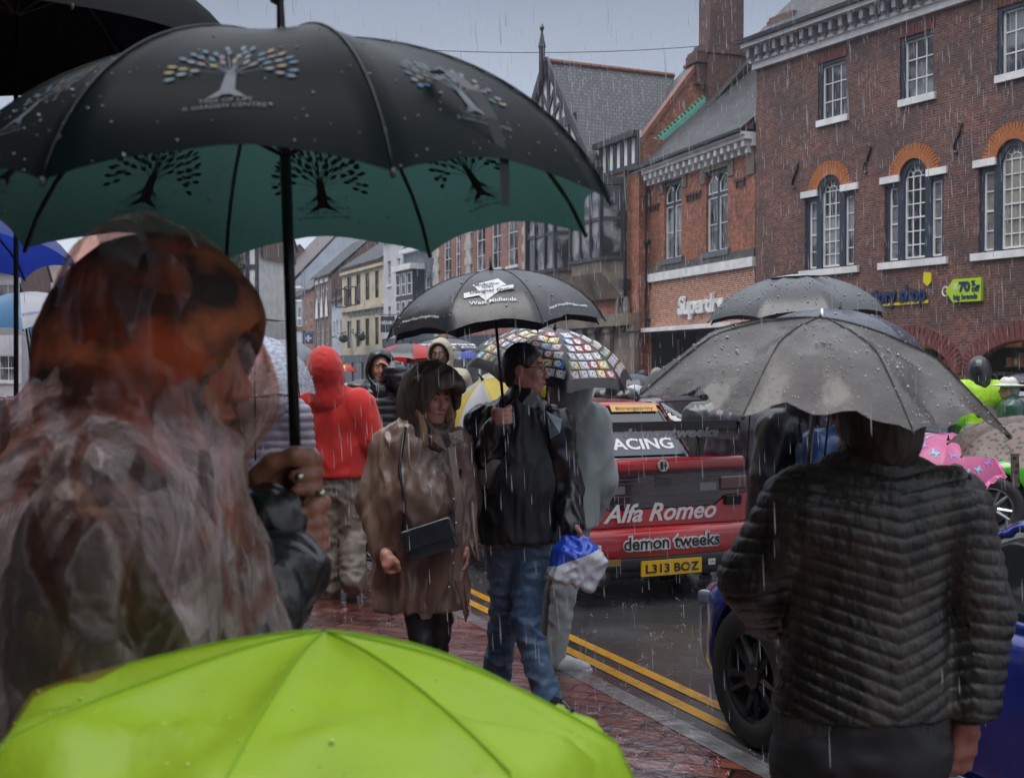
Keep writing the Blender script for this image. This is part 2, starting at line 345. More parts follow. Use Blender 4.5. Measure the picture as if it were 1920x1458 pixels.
# ================= ground =================
HS = R(24); T2 = V(-math.sin(HS), math.cos(HS)); N2 = V(math.cos(HS), math.sin(HS)); KP = V(.43, 6.33); ZR = -.10
def gp(a, o, z): p = KP+T2*a+N2*o; return [p[0], p[1], z]
def strip(name, o0, o1, z, m, a0=-40, a1=260, n=1, kind='structure'):
    v = []; uv = []; f = []
    for i in range(n+1):
        a = a0+(a1-a0)*i/n
        v += [gp(a, o0, z), gp(a, o1, z)]; uv += [(a, o0), (a, o1)]
        if i: f.append((2*i-2, 2*i-1, 2*i+1, 2*i))
    return tag(mk(name, v, f, m, uv=uv), kind=kind)
def wetmat(name, base, kind):
    m = bpy.data.materials.new(name); m.use_nodes = True; n, l, b = nodes(m)
    uv = n.new('ShaderNodeUVMap'); uv.uv_map = 'UVMap'
    def nz(sc, det, stretch=(1, 1, 1)):
        mp = n.new('ShaderNodeMapping'); mp.inputs['Scale'].default_value = stretch; l.new(uv.outputs[0], mp.inputs[0])
        z = n.new('ShaderNodeTexNoise'); z.inputs['Scale'].default_value = sc; z.inputs['Detail'].default_value = det; l.new(mp.outputs[0], z.inputs[0]); return z
    def rng(src, a, bb, c, d):
        r = n.new('ShaderNodeMapRange'); r.inputs[1].default_value = a; r.inputs[2].default_value = bb; r.inputs[3].default_value = c; r.inputs[4].default_value = d; l.new(src, r.inputs[0]); return r.outputs[0]
    pud = nz(.9, 4); fine = nz(95, 3); rip = nz(14, 3)
    if kind == 'asphalt':
        h = n.new('ShaderNodeTexVoronoi'); h.inputs['Scale'].default_value = 120; l.new(uv.outputs[0], h.inputs[0])
        x = n.new('ShaderNodeMix'); x.data_type = 'RGBA'; x.inputs[6].default_value = (.010, .011, .012, 1); x.inputs[7].default_value = (.060, .060, .062, 1)
        l.new(rng(h.outputs['Distance'], 0, .6, 0, 1), x.inputs[0]); l.new(x.outputs[2], b.inputs['Base Color'])
        l.new(rng(pud.outputs[0], .42, .62, .10, .42), b.inputs['Roughness'])
        bp = n.new('ShaderNodeBump'); bp.inputs['Distance'].default_value = .008; l.new(fine.outputs[0], bp.inputs['Height']); l.new(rng(pud.outputs[0], .42, .62, .12, .65), bp.inputs['Strength'])
        b2 = n.new('ShaderNodeBump'); b2.inputs['Distance'].default_value = .02; b2.inputs['Strength'].default_value = .25; l.new(rip.outputs[0], b2.inputs['Height']); l.new(bp.outputs[0], b2.inputs['Normal']); l.new(b2.outputs[0], b.inputs['Normal'])
    else:
        mp = n.new('ShaderNodeMapping'); mp.inputs['Rotation'].default_value = (0, 0, R(45 if kind == 'paving' else 0)); l.new(uv.outputs[0], mp.inputs[0])
        k = n.new('ShaderNodeTexBrick'); k.inputs['Scale'].default_value = 1; k.inputs['Brick Width'].default_value = .25 if kind == 'paving' else .9; k.inputs['Row Height'].default_value = .125 if kind == 'paving' else 5.
        if kind == 'kerb': k.offset = 0
        k.inputs['Mortar Size'].default_value = .009; k.inputs['Mortar Smooth'].default_value = .3
        c = {'paving': ((.06, .019, .016, 1), (.19, .062, .046, 1), (.012, .009, .009, 1)), 'kerb': ((.13, .13, .135, 1), (.19, .185, .18, 1), (.03, .03, .03, 1))}[kind]
        k.inputs['Color1'].default_value, k.inputs['Color2'].default_value, k.inputs['Mortar'].default_value = c; l.new(mp.outputs[0], k.inputs[0])
        hs = n.new('ShaderNodeHueSaturation'); l.new(rng(nz(9, 4).outputs[0], .3, .7, .6, 1.5), hs.inputs['Value']); l.new(k.outputs[0], hs.inputs['Color']); l.new(hs.outputs[0], b.inputs['Base Color'])
        l.new(rng(pud.outputs[0], .40, .60, .05, .34), b.inputs['Roughness'])
        bp = n.new('ShaderNodeBump'); bp.inputs['Distance'].default_value = .014; bp.inputs['Strength'].default_value = .9; bp.invert = True; l.new(k.outputs['Fac'], bp.inputs['Height'])
        b2 = n.new('ShaderNodeBump'); b2.inputs['Distance'].default_value = .012; b2.inputs['Strength'].default_value = .5; l.new(nz(26, 4).outputs[0], b2.inputs['Height']); l.new(bp.outputs[0], b2.inputs['Normal'])
        b3 = n.new('ShaderNodeBump'); b3.inputs['Distance'].default_value = .03; b3.inputs['Strength'].default_value = .5; l.new(nz(3.5, 2).outputs[0], b3.inputs['Height']); l.new(b2.outputs[0], b3.inputs['Normal']); l.new(b3.outputs[0], b.inputs['Normal'])
    b.inputs['Specular IOR Level'].default_value = .7; b.inputs['Coat Weight'].default_value = .25 if kind == 'asphalt' else .7; b.inputs['Coat Roughness'].default_value = .12 if kind == 'asphalt' else .05
    cb = n.new('ShaderNodeBump'); cb.inputs['Distance'].default_value = .02; cb.inputs['Strength'].default_value = .45; l.new(nz(7, 4).outputs[0], cb.inputs['Height']); l.new(cb.outputs[0], b.inputs['Coat Normal'])
    return m
tag(mk('ground', [(-900, -900, -.115), (900, -900, -.115), (900, 900, -.115), (-900, 900, -.115)], [(0, 1, 2, 3)], mat('far_ground', (.05, .05, .05), .6)), kind='structure')
m_asph = wetmat('wet_asphalt', None, 'asphalt'); m_pav = wetmat('wet_red_pavers', None, 'paving'); m_kerb = wetmat('wet_kerb_stone', None, 'kerb')
strip('road', 0, 18.2, ZR, m_asph, n=4)
strip('pavement', -30, -.13, 0, m_pav, n=4)
def kerb(name, o0, o1, z1):
    mb = MB(); v = []; uv = []
    for a in (-40, 260): v += [gp(a, o0, ZR-.02), gp(a, o0, z1-.012), gp(a, o0+(o1-o0)*.1, z1), gp(a, o1, z1)]; uv += [(a, 0), (a, .1), (a, .11), (a, .24)]
    mb.add(v, [(0, 1, 5, 4), (1, 2, 6, 5), (2, 3, 7, 6)], 0, uv); return tag(mb.build(name, m_kerb, uv=True), kind='structure')
kerb('kerb', 0, -.13, .002); kerb('kerb', 18.2, 18.35, .002)
strip('pavement', 18.35, 24, 0, m_pav, n=4)
m_yel = mat('yellow_road_paint', (.60, .30, .02), .28, (.30, .16, .03), 14., .52, .72, bump=.3, bscale=90)
for o in (.30, .47): strip('road_marking', o-.04, o+.04, ZR+.004, m_yel)
# ================= facades =================
class Fac:
    def __init__(s, px, d, head):
        h = R(head); s.P0 = V((px-960)/FPX*d, d); s.e = V(math.sin(h), -math.cos(h)); s.n = V(-math.cos(h), -math.sin(h))
    def sz(s, px, py):
        u = (px-960)/FPX/(cp+(729-py)/FPX*sp_); t = (u*s.P0[1]-s.P0[0])/(s.e[0]-u*s.e[1]); d = s.P0[1]+t*s.e[1]
        return t, W(px, py, d)[2]
    def pt(s, a, z, off=0.): p = s.P0+s.e*a+s.n*off; return [p[0], p[1], z]
    def ax(s): return [[s.e[0], s.e[1], 0], [s.n[0], s.n[1], 0], [0, 0, 1]]
    def bx(s, mb, a0, a1, z0, z1, o0, o1, m=0):
        mb.box(s.pt((a0+a1)/2, (z0+z1)/2, (o0+o1)/2), ((a1-a0)/2, (o1-o0)/2, (z1-z0)/2), s.ax(), m); return mb
def wall(F, root, name, outline, holes, m, depth=.18, off=0., back=True):
    bm = bmesh.new(); ed = []
    for lp in [outline]+holes:
        vs = [bm.verts.new((p[0], p[1], 0)) for p in lp]; ed += [bm.edges.new((vs[i], vs[(i+1) % len(vs)])) for i in range(len(vs))]
    bmesh.ops.triangle_fill(bm, edges=ed, use_beauty=True, normal=(0, 0, 1)); bm.verts.index_update()
    v = [(x.co.x, x.co.y) for x in bm.verts]; f = [tuple(q.index for q in p.verts) for p in bm.faces]; bm.free()
    mb = MB(); mb.add([F.pt(a, z, off) for a, z in v], f, 0, v)
    for lp in holes:
        k = len(lp); vv = [F.pt(a, z, off) for a, z in lp]+[F.pt(a, z, off-depth) for a, z in lp]
        mb.add(vv, [(i, (i+1) % k, k+(i+1) % k, k+i) for i in range(k)], 0, [(a, z) for a, z in lp]+[(a+.1, z+.07) for a, z in lp])
    return mb.build(name, m, root, uv=True)
def arch_loop(a0, a1, z0, zs, n=12, h=None):
    c = (a0+a1)/2; r = (a1-a0)/2; h = h or r
    return [(a0, z0), (a1, z0)]+[(c+r*math.cos(PI*i/n), zs+h*math.sin(PI*i/n)) for i in range(n+1)]
def rect(a0, a1, z0, z1): return [(a0, z0), (a1, z0), (a1, z1), (a0, z1)]
def window(F, root, a0, a1, z0, z1, cols, rows, fm, gm=None, sill=None, off=-.1, fw=.06, mw=.025, rail=True, arch=False, sillh=.12, sillo=.08):
    mb = MB(); H = z1-z0; r = (a1-a0)/2; zt = z1-r if arch else z1
    F.bx(mb, a0, a0+fw, z0, zt, off, off+.07); F.bx(mb, a1-fw, a1, z0, zt, off, off+.07); F.bx(mb, a0+fw, a1-fw, z0, z0+fw, off, off+.068)
    if arch:
        c = (a0+a1)/2; k = 14; vv = []; ff = []
        for i in range(k+1):
            q = PI*i/k
            for rr, oo in ((r, off), (r, off+.07), (r-fw, off+.07), (r-fw, off)): vv.append(F.pt(c+rr*math.cos(q), zt+rr*math.sin(q), oo))
        for i in range(k): ff += [(i*4+j, i*4+(j+1) % 4, i*4+4+(j+1) % 4, i*4+4+j) for j in range(4)]
        mb.add(vv, ff)
    else: F.bx(mb, a0+fw, a1-fw, z1-fw, z1, off, off+.068)
    for i in range(1, cols): x = a0+(a1-a0)*i/cols; F.bx(mb, x-mw/2, x+mw/2, z0+fw, zt, off+.01, off+.05)
    for i in range(1, rows+(1 if arch else 0)):
        z = z0+(zt-z0)*i/rows; t = fw*.8 if (rail and i == rows//2) else mw
        F.bx(mb, a0+fw, a1-fw, z-t/2, z+t/2, off+.008, off+.052+(.01 if t > mw else 0))
    if arch:
        for q in (PI*.2, PI*.4, PI*.6, PI*.8):
            p = [F.pt(c+rr*math.cos(q), zt+rr*math.sin(q), off+.03) for rr in (r*.42, r-fw)]; mb.tube(p, mw*.6, 4)
        mb.tube([F.pt(c+r*.42*math.cos(PI*i/8), zt+r*.42*math.sin(PI*i/8), off+.03) for i in range(9)], mw*.6, 4)
    wd = mb.build('window', fm, root)
    lp = arch_loop(a0+.01, a1-.01, z0+.01, zt) if arch else rect(a0+.01, a1-.01, z0+.01, z1-.01)
    mk('pane', [F.pt(a, z, off+.02) for a, z in lp], [tuple(range(len(lp)))], gm or M['glass'], wd)
    if sill: F.bx(MB(), a0-.12, a1+.12, z0-sillh, z0, -.05, sillo).build('sill', sill, wd)
    return wd
def sides(F, root, a0, a1, zt, depth, m, off=-.02):
    "end and back walls behind a facade"
    v = [F.pt(a0, -.1, off), F.pt(a0, -.1, -depth), F.pt(a1, -.1, -depth), F.pt(a1, -.1, off)]; v += [[p[0], p[1], zt] for p in v]
    mb = MB()
    for i, L in ((0, depth), (1, a1-a0), (2, depth)):
        mb.add([v[i], v[i+1], v[i+5], v[i+4]], [(0, 1, 2, 3)], 0, [(0, 0), (L, 0), (L, zt), (0, zt)])
    return mb.build('side_wall', m, root, uv=True)
def roof(F, root, a0, a1, ze, zr, run, m, over=.25, name='roof', thick_=.12, gm=None):
    "front slope and back slope, ridge parallel to the street"
    mb = MB(); L = math.hypot(run, zr-ze)
    for sgn, o0, o1 in ((1, over, -run), (-1, -2*run-over, -run)):
        A = [F.pt(a0, ze, o0), F.pt(a1, ze, o0), F.pt(a1, zr, o1), F.pt(a0, zr, o1)]
        mb.add(A+[[p[0], p[1], p[2]-thick_] for p in A], [(0, 1, 2, 3), (7, 6, 5, 4), (0, 4, 5, 1), (1, 5, 6, 2), (3, 2, 6, 7), (0, 3, 7, 4)], 0, [(a0, 0), (a1, 0), (a1, L), (a0, L)]*2)
    o = mb.build(name, m, root, uv=True)
    for x in (a0+.06, a1-.06): mk('gable_wall', [F.pt(x, z, o_) for z, o_ in ((ze-1., -.05), (ze-.1, -.05), (zr-.16, -run), (ze-.1, -2*run+.05), (ze-1., -2*run+.05))], [(0, 1, 2, 3, 4)], gm or M['brickF'], root, uv=[(0, 0), (0, 1), (run, 1+zr-ze), (2*run, 1), (2*run, 0)])
    return o
def chimney(F, root, a0, a1, o0, o1, z0, z1, m, pots=3):
    mb = MB()
    def bb(x0, x1, y0, y1, za, zb):
        v = [F.pt(x, z, y) for x in (x0, x1) for y in (y0, y1) for z in (za, zb)]
        for q in ((0, 1, 3, 2), (4, 6, 7, 5), (0, 4, 5, 1), (2, 3, 7, 6)):
            L = abs(x1-x0)+abs(y1-y0) if q[0] != q[1]-1 else abs(y1-y0); mb.add([v[i] for i in q], [(0, 1, 2, 3)], 0, [(0, za), (0, zb), (L, zb), (L, za)] if q[1] == q[0]+1 else [(0, za), (L, za), (L, zb), (0, zb)])
        mb.add([v[i] for i in (1, 5, 7, 3)], [(0, 1, 2, 3)])
    bb(a0, a1, o0, o1, z0, z1-.5); bb(a0-.07, a1+.07, o0-.07, o1+.07, z1-.5, z1-.12); bb(a0-.02, a1+.02, o0-.02, o1+.02, z1-.12, z1)
    ch = mb.build('chimney', m, root, uv=True); pt = MB()
    for i in range(pots):
        x = a0+(a1-a0)*(i+.5)/pots; c = F.pt(x, z1, (o0+o1)/2); pt.tube([c, [c[0], c[1], z1+.35]], [.13, .1], 8)
    if pots: pt.build('chimney_pot', M['terra'], ch)
    return ch
def terrace(name, label, px0, px1, pytop, wm, wins, roofm=M['slate'], pyridge=None, gf=None, head=24, dscale=1., fm=None, sill=None, cat='building', off=21., depth=9., group=None, cornice=None, rn=3.2, rise=2.6):
    "simple row building on the street line given by photo columns"
    d = (off+KP@N2)/(((px0-960)/FPX)*N2[0]+N2[1])*dscale; F = Fac(px0, d, head); a1, _ = F.sz(px1, 600); zt = F.sz(px0, pytop)[1]
    root = thing(name, F.pt(a1/2, 0, -2), label, cat, group)
    hs = []; ws = []
    for q in wins:
        xl, yt, xr, yb = q[:4]; A0, Zb = F.sz(xl, yb); A1, _ = F.sz(xr, yb); Zt = F.sz(xl, yt)[1]; hs.append(rect(A0, A1, Zb, Zt)); ws.append((A0, A1, Zb, Zt)+tuple(q[4:]))
    z0 = 0
    if gf is not None: z0 = gf
    wall(F, root, 'wall', rect(0, a1, z0, zt), hs, wm, .15)
    for q in ws: window(F, root, *q[:4], *(q[4:6] if len(q) > 4 else (2, 2)), fm or M['white'], sill=sill, fw=.05, off=-.12)
    if gf is not None:
        mb = MB(); F.bx(mb, 0, a1, -.1, gf, -.4, -.02); o = mb.build('shop_front', M['dark'], root)
        mb = MB(); F.bx(mb, .1, a1-.1, gf-.55, gf-.02, -.02, .12); mb.build('fascia', M['navy'], root)
        n = max(2, int(a1/2.2)); pm_ = M['stucco'] if random.random() < .5 else M['lead']
        for i in range(n+1): x = .15+(a1-.3)*i/n; F.bx(MB(), x-.09, x+.09, -.1, gf-.55, -.02, .06).build('pilaster', pm_, root)
    sides(F, root, 0, a1, zt, depth, wm)
    if cornice: F.bx(MB(), -.05, a1+.05, zt-.25, zt+.02, .005, .3).build('cornice', cornice, root)
    roof(F, root, -.05, a1+.05, zt, zt+rise, rn, roofm, gm=wm)
    return F, root, a1, zt
# ================= tall brick building on the right (three storeys, venetian windows) =================
FA = Fac(1416, 40.0, 29.8)
def build_A():
    F = FA; f = F.sz; a1 = 34.; zc = f(1420, 131)[1]
    root = thing('brick_building', F.pt(10, 0, -2), 'tall dark red brick building with white arched three-part windows above an outlet shop', 'building')
    # venetian windows, regular spacing
    cs = [f(1555, 430)[0], f(1712, 410)[0]]; sp = cs[1]-cs[0]; cs = [cs[0]+sp*i for i in range(5)]
    wa = (f(1601, 430)[0]-f(1507, 430)[0])/2; zb = f(1508, 508)[1]; zs = f(1508, 372)[1]; ctr = wa*.46
    za = f(1555, 328)[1]-ctr
    hs = []; V3 = []
    for c in cs:
        lp = [(c-wa, zb), (c+wa, zb), (c+wa, zs), (c+ctr, zs), (c+ctr, za)]+[(c+ctr*math.cos(PI*i/12), za+ctr*math.sin(PI*i/12)) for i in range(1, 12)]+[(c-ctr, za), (c-ctr, zs), (c-wa, zs)]
        hs.append(lp); V3.append(c)
    us = [f(1560, 170)[0]+sp*i for i in range(5)]; uw = (f(1586, 170)[0]-f(1533, 170)[0])/2; uz0 = f(1534, 228)[1]; uz1 = f(1534, 121)[1]
    for c in us: hs.append(rect(c-uw, c+uw, uz0, uz1))
    # ground floor arches
    ga = [f(1712, 700)[0]-sp*1.0+sp*i*1.0 for i in range(5)]; gw = 1.62; gz = 1.5; gh = .88
    gcs = [f(1925, 700)[0]-4.05*i for i in (3, 2, 1, 0)]+[f(1925, 700)[0]+4.05]
    gcs = [c for c in gcs if c-gw > .4]
    for c in gcs: hs.append(arch_loop(c-gw, c+gw, .02, gz, 14, gh))
    wall(F, root, 'wall', [(0, 0), (a1, 0), (a1, zc), (0, zc)], hs, M['brickA'], .28)
    for c in V3:
        fr = MB(); o0, o1 = -.26, -.08; ft = .17
        F.bx(fr, c-wa, c-wa+.12, zb, zs, o0, o1); F.bx(fr, c+wa-.12, c+wa, zb, zs, o0, o1)
        for sg in (-1, 1): F.bx(fr, c+sg*ctr-(ft if sg > 0 else 0)*0-.11, c+sg*ctr+.11, zb, za, o0, o1+.03)
        F.bx(fr, c-wa+.12, c-ctr-.11, zs-.14, zs, o0, o1); F.bx(fr, c+ctr+.11, c+wa-.12, zs-.14, zs, o0, o1)
        k = 16; vv = []; ff = []
        for i in range(k+1):
            q = PI*i/k
            for rr, oo in ((ctr+.0, o0), (ctr+.0, o1+.03), (ctr-.16, o1+.03), (ctr-.16, o0)): vv.append(F.pt(c+rr*math.cos(q), za+rr*math.sin(q), oo))
        for i in range(k): ff += [(i*4+j, i*4+(j+1) % 4, i*4+4+(j+1) % 4, i*4+4+j) for j in range(4)]
        fr.add(vv, ff); wd = fr.build('window', M['navy'], root)
        def subw(a0, a1_, z0, z1, cols, rows, arch, gm):
            w_ = window(F, wd, a0, a1_, z0, z1, cols, rows, M['white'], gm, None, -.2, .055, .03, True, arch); w_.name = 'sash'
            return w_
        gm = M['curtain'] if c > cs[1]+1 else M['glass']
        subw(c-ctr+.11, c+ctr-.11, zb+.06, za+ctr-.11, 3, 6, True, gm)
        subw(c-wa+.12, c-ctr-.11, zb+.06, zs-.14, 1, 4, False, gm); subw(c+ctr+.11, c+wa-.12, zb+.06, zs-.14, 1, 4, False, gm)
        F.bx(MB(), c-wa-.18, c+wa+.18, zb-.2, zb, -.1, .1).build('sill', M['white'], wd)
        F.bx(MB(), c-wa-.14, c-ctr, zs, zs+.2, -.05, .07).build('lintel', M['white'], wd); F.bx(MB(), c+ctr, c+wa+.14, zs, zs+.2, -.05, .07).build('lintel', M['white'], wd)
        ar = MB(); n = 26
        for i in range(n):
            q = PI*(i+.5)/n*1.0; rr = ctr+.22; cc = F.pt(c+rr*math.cos(q), za+rr*math.sin(q), .012)
            e3 = np.array([F.e[0], F.e[1], 0]); z3 = np.array([0, 0, 1.]); u = e3*math.cos(q)+z3*math.sin(q); t = -e3*math.sin(q)+z3*math.cos(q)
            ar.box(cc, (.215, .02+random.random()*.006, rr*PI/n/2*.9), [u, [F.n[0], F.n[1], 0], t])
        ar.build('arch', M['archo'], wd)
    for c in us: window(F, root, c-uw+.12, c+uw, uz0, uz1-.1, 3, 3, M['white'], None, M['white'], -.2, .06, .035, False, False, .2, .1)
    for c in us: F.bx(F.bx(MB(), c-uw, c-uw+.12, uz0, uz1, -.25, -.04), c-uw+.12-.01, c+uw, uz1-.1, uz1+.0, -.248, -.042).build('window_surround', M['navy'], root)
    for c in us:
        mb = MB(); n = 11
        for i in range(n):
            x = (i+.5)/n-.5; F_ = F.pt(c+x*uw*2.2, uz1+.16, .008); q = x*.35
            e3 = np.array([F.e[0], F.e[1], 0]); z3 = np.array([0, 0, 1.])
            mb.box(F_, (uw*1.0/n*.9*1.05, .015, .15), [e3*math.cos(q)-z3*math.sin(q), [F.n[0], F.n[1], 0], z3*math.cos(q)+e3*math.sin(q)])
        mb.build('window_arch', M['archr'], root)
    # S-shaped wall ties
    for px, py in ((1492, 328), (1627, 298), (1797, 258)):
        a, z = f(px, py); p = []
        for i in range(17):
            t = i/16; q = t*2*PI; p.append(F.pt(a+.13*math.sin(q)*(1 if t < .5 else 1), z+.42*math.cos(PI*t), .04))
        mb = MB().tube(p, .035, 6); mb.build('wall_tie', M['iron'], root)
    # ground arches: rings, dark shop windows with lit shelves
    for c in gcs:
        ar = MB(); n = 34
        for i in range(n):
            q = PI*(i+.5)/n; x = (gw+.26)*math.cos(q); z = (gh+.26)*math.sin(q); t = nrm([-(gw+.26)*math.sin(q), (gh+.26)*math.cos(q)])
            e3 = np.array([F.e[0], F.e[1], 0]); z3 = np.array([0, 0, 1.]); tt = e3*t[0]+z3*t[1]; uu = e3*t[1]-z3*t[0]
            ar.box(F.pt(c+x, gz+z, .012), (.24, .022, math.hypot((gw+.26)*math.sin(q), (gh+.26)*math.cos(q))*PI/n/2*.86), [uu, [F.n[0], F.n[1], 0], tt])
        ar.build('shop_arch', M['archr'], root)
        lp = arch_loop(c-gw, c+gw, .02, gz, 14, gh)
        fr = MB(); F.bx(fr, c-gw, c-gw+.1, 0, gz, -.26, -.12); F.bx(fr, c+gw-.1, c+gw, 0, gz, -.26, -.12); F.bx(fr, c-gw+.1, c+gw-.1, gz-.05, gz+.05, -.24, -.14); F.bx(fr, c-.04, c+.04, .4, gz-.05, -.24, -.14); F.bx(fr, c-gw+.1, c+gw-.1, 0, .4, -.24, -.14)
        sh = fr.build('shop_window', M['black'], root)
        # interior
        it = MB(); F.bx(it, c-gw-.3, c+gw+.3, -.05, 3.6, -2.2, -2.1); F.bx(it, c-gw-.3, c+gw+.3, 3.55, 3.65, -2.1, -.3); it.build('shop_interior', M['inner'], sh)
        g = MB(); 
        for r_ in range(5):
            zz = .6+.55*r_; F.bx(g, c-gw, c+gw, zz-.03, zz, -1.7, -1.2, 0); x = c-gw
            while x < c+gw-.2:
                w_ = random.uniform(.12, .3); h_ = random.uniform(.2, .42); F.bx(g, x, x+w_*.85, zz, zz+h_, -1.6, -1.3, random.choice((1, 2, 3))); x += w_
        g.build('shop_goods', [mat('shelf', (.3, .22, .14), .5), mat('goods_tan', (.55, .38, .2), .6), mat('goods_pale', (.6, .55, .45), .6), mat('goods_brown', (.2, .1, .06), .6)], sh)
        lm = bpy.data.materials.get('shop_lamp')
        if not lm:
            lm = bpy.data.materials.new('shop_lamp'); lm.use_nodes = True; b = lm.node_tree.nodes['Principled BSDF']; b.inputs['Emission Color'].default_value = (1, .72, .4, 1); b.inputs['Emission Strength'].default_value = 5
        F.bx(MB(), c-gw*.8, c+gw*.8, 3.4, 3.46, -.95, -.8).build('shop_light', lm, sh)
    # cornice with brackets, gutter, roof
    mb = MB(); F.bx(mb, -.05, a1, zc-.02, zc+.2, .005, .16); F.bx(mb, -.1, a1, zc+.2, zc+.3, 0, .24); F.bx(mb, -.1, a1, zc+.66, zc+.80, 0, .62); F.bx(mb, -.1, a1, zc+.3, zc+.66, 0, .14); mb.build('cornice', M['white'], root)
    x = 0.05
    while x < a1: F.bx(F.bx(MB(), x, x+.14, zc+.34, zc+.655, .145, .5), x+.02, x+.12, zc+.22, zc+.345, .245, .34).build('cornice_bracket', mat('grey_bracket', (.28, .28, .31), .5), root); x += .42
    F.bx(MB(), -.2, a1, zc+.805, zc+.93, -.1, .74).build('gutter', M['iron'], root)
    roof(F, root, -.1, a1, zc+.9, zc+6.5, 6.0, M['slate'], .3)
    chimney(F, root, .1, 1.2, -1.6, -.5, zc+.6, f(1450, 20)[1], M['brickF'], 0)
    sides(F, root, 0, a1, zc+.5, 12, M['brickA'])
    # gable closing wall under the roof
    v = [F.pt(.0, z, o) for z, o in ((zc-.5, .0), (zc+.85, .0), (zc+6.35, -6.0), (zc+.85, -12), (zc-.5, -12))]
    mk('gable', v, [(0, 1, 2, 3, 4)], M['brickA'], root, uv=[(0, 0), (0, 1.3), (6, 7), (12, 1.3), (12, 0)])
    # signs
    def txt(s, px, py, hgt, m, name, off=.06, bold=.0, shear=0, t=.06, sp_=1., par=root, dy=0, fit=None):
        a, z = f(px, py); v, fc = text_mesh(s, hgt, shear, bold, 'LEFT', sp_)
        if fit: v = v*np.array([fit/v[:, 0].max(), 1, 1])
        vv, ff = thick(v, fc, lambda x, y, h: F.pt(a+x, z+y+dy*x, off+h), t); return mk(name, vv, ff, m, par)
    m_nv = mat('navy_sign', (.012, .03, .10), .35); m_ye = mat('yellow_sign', (.65, .55, .02), .4); m_gr = mat('lime_sign', (.38, .58, .02), .4)
    sg = thing('shop_sign', F.pt(f(1680, 560)[0], f(1680, 560)[1], .05), 'navy raised lettering reading factory shop with a yellow underline on dark brick', 'sign')
    txt('factory shop', 1614, 571, .66, m_nv, 'lettering', bold=.018, par=sg, off=.02, fit=f(1738, 560)[0]-f(1614, 571)[0])
    a, z = f(1640, 575); a2, z2 = f(1742, 568); mk('underline', [F.pt(a, z, .04), F.pt(a2, z2, .04), F.pt(a2, z2+.09, .04), F.pt(a, z+.05, .04)]+[F.pt(a, z, .02), F.pt(a2, z2, .02), F.pt(a2, z2+.09, .02), F.pt(a, z+.05, .02)], [(0, 1, 2, 3), (7, 6, 5, 4), (0, 4, 5, 1), (2, 6, 7, 3)], m_ye, sg)
    a, z = f(1741, 537); q = [(0, 0), (.12, .12), (.14, .38), (-.14, .42), (-.16, .14)]
    mk('price_tag', [F.pt(a+x, z+y, .05) for x, y in q]+[F.pt(a+x, z+y, .0) for x, y in q], [(0, 1, 2, 3, 4)]+[(i, 5+i, 5+(i+1) % 5, (i+1) % 5) for i in range(5)], m_ye, sg)
    ts = thing('price_sign', F.pt(f(1815, 545)[0], f(1815, 545)[1], .05), 'lime green luggage-tag sign reading up to 70% off big brands', 'sign')
    a0, z0 = f(1792, 567); a1_, z1 = f(1845, 521); am = f(1778, 545)[0]; H = f(1792, 524)[1]-z0; z1 = z0+H
    q = [(am, z0+H*.5), (a0, z0), (a1_, z0), (a1_, z1), (a0, z1)]
    mk('board', [F.pt(x, y, .12) for x, y in q]+[F.pt(x, y, .02) for x, y in q], [(0, 1, 2, 3, 4), (9, 8, 7, 6, 5)]+[(i, 5+i, 5+(i+1) % 5, (i+1) % 5) for i in range(5)], m_gr, ts)
    W_ = a1_-a0
    def tt(s, x, y, sz, m, b=.0):
        v, fc = text_mesh(s, sz, 0, b); vv, ff = thick(v, fc, lambda X, Y, h: F.pt(a0+x*W_+X, z0+y*H+Y, .123+h), .01); mk('lettering', vv, ff, m, ts)
    tt('70', .22, .46, H*.56, m_nv, .02); tt('%', .66, .66, H*.32, m_nv, .008); tt('off', .68, .42, H*.36, m_nv, .01); tt('big brands', .02, .12, H*.30, m_nv, .008)
    tt('UP', .02, .68, H*.16, M['white'], .006); tt('TO', .02, .54, H*.16, M['white'], .006)
    c = F.pt(am-.02, z0+H*.5, .1); e3 = np.array([F.e[0], F.e[1], 0]); 
    MB().tube([np.array(c)+e3*.1*math.cos(t*PI/5)+np.array([0, 0, .13*math.sin(t*PI/5)]) for t in range(11)], .02, 5).build('ring', M['white'], ts)
    return zc
zcA = build_A()
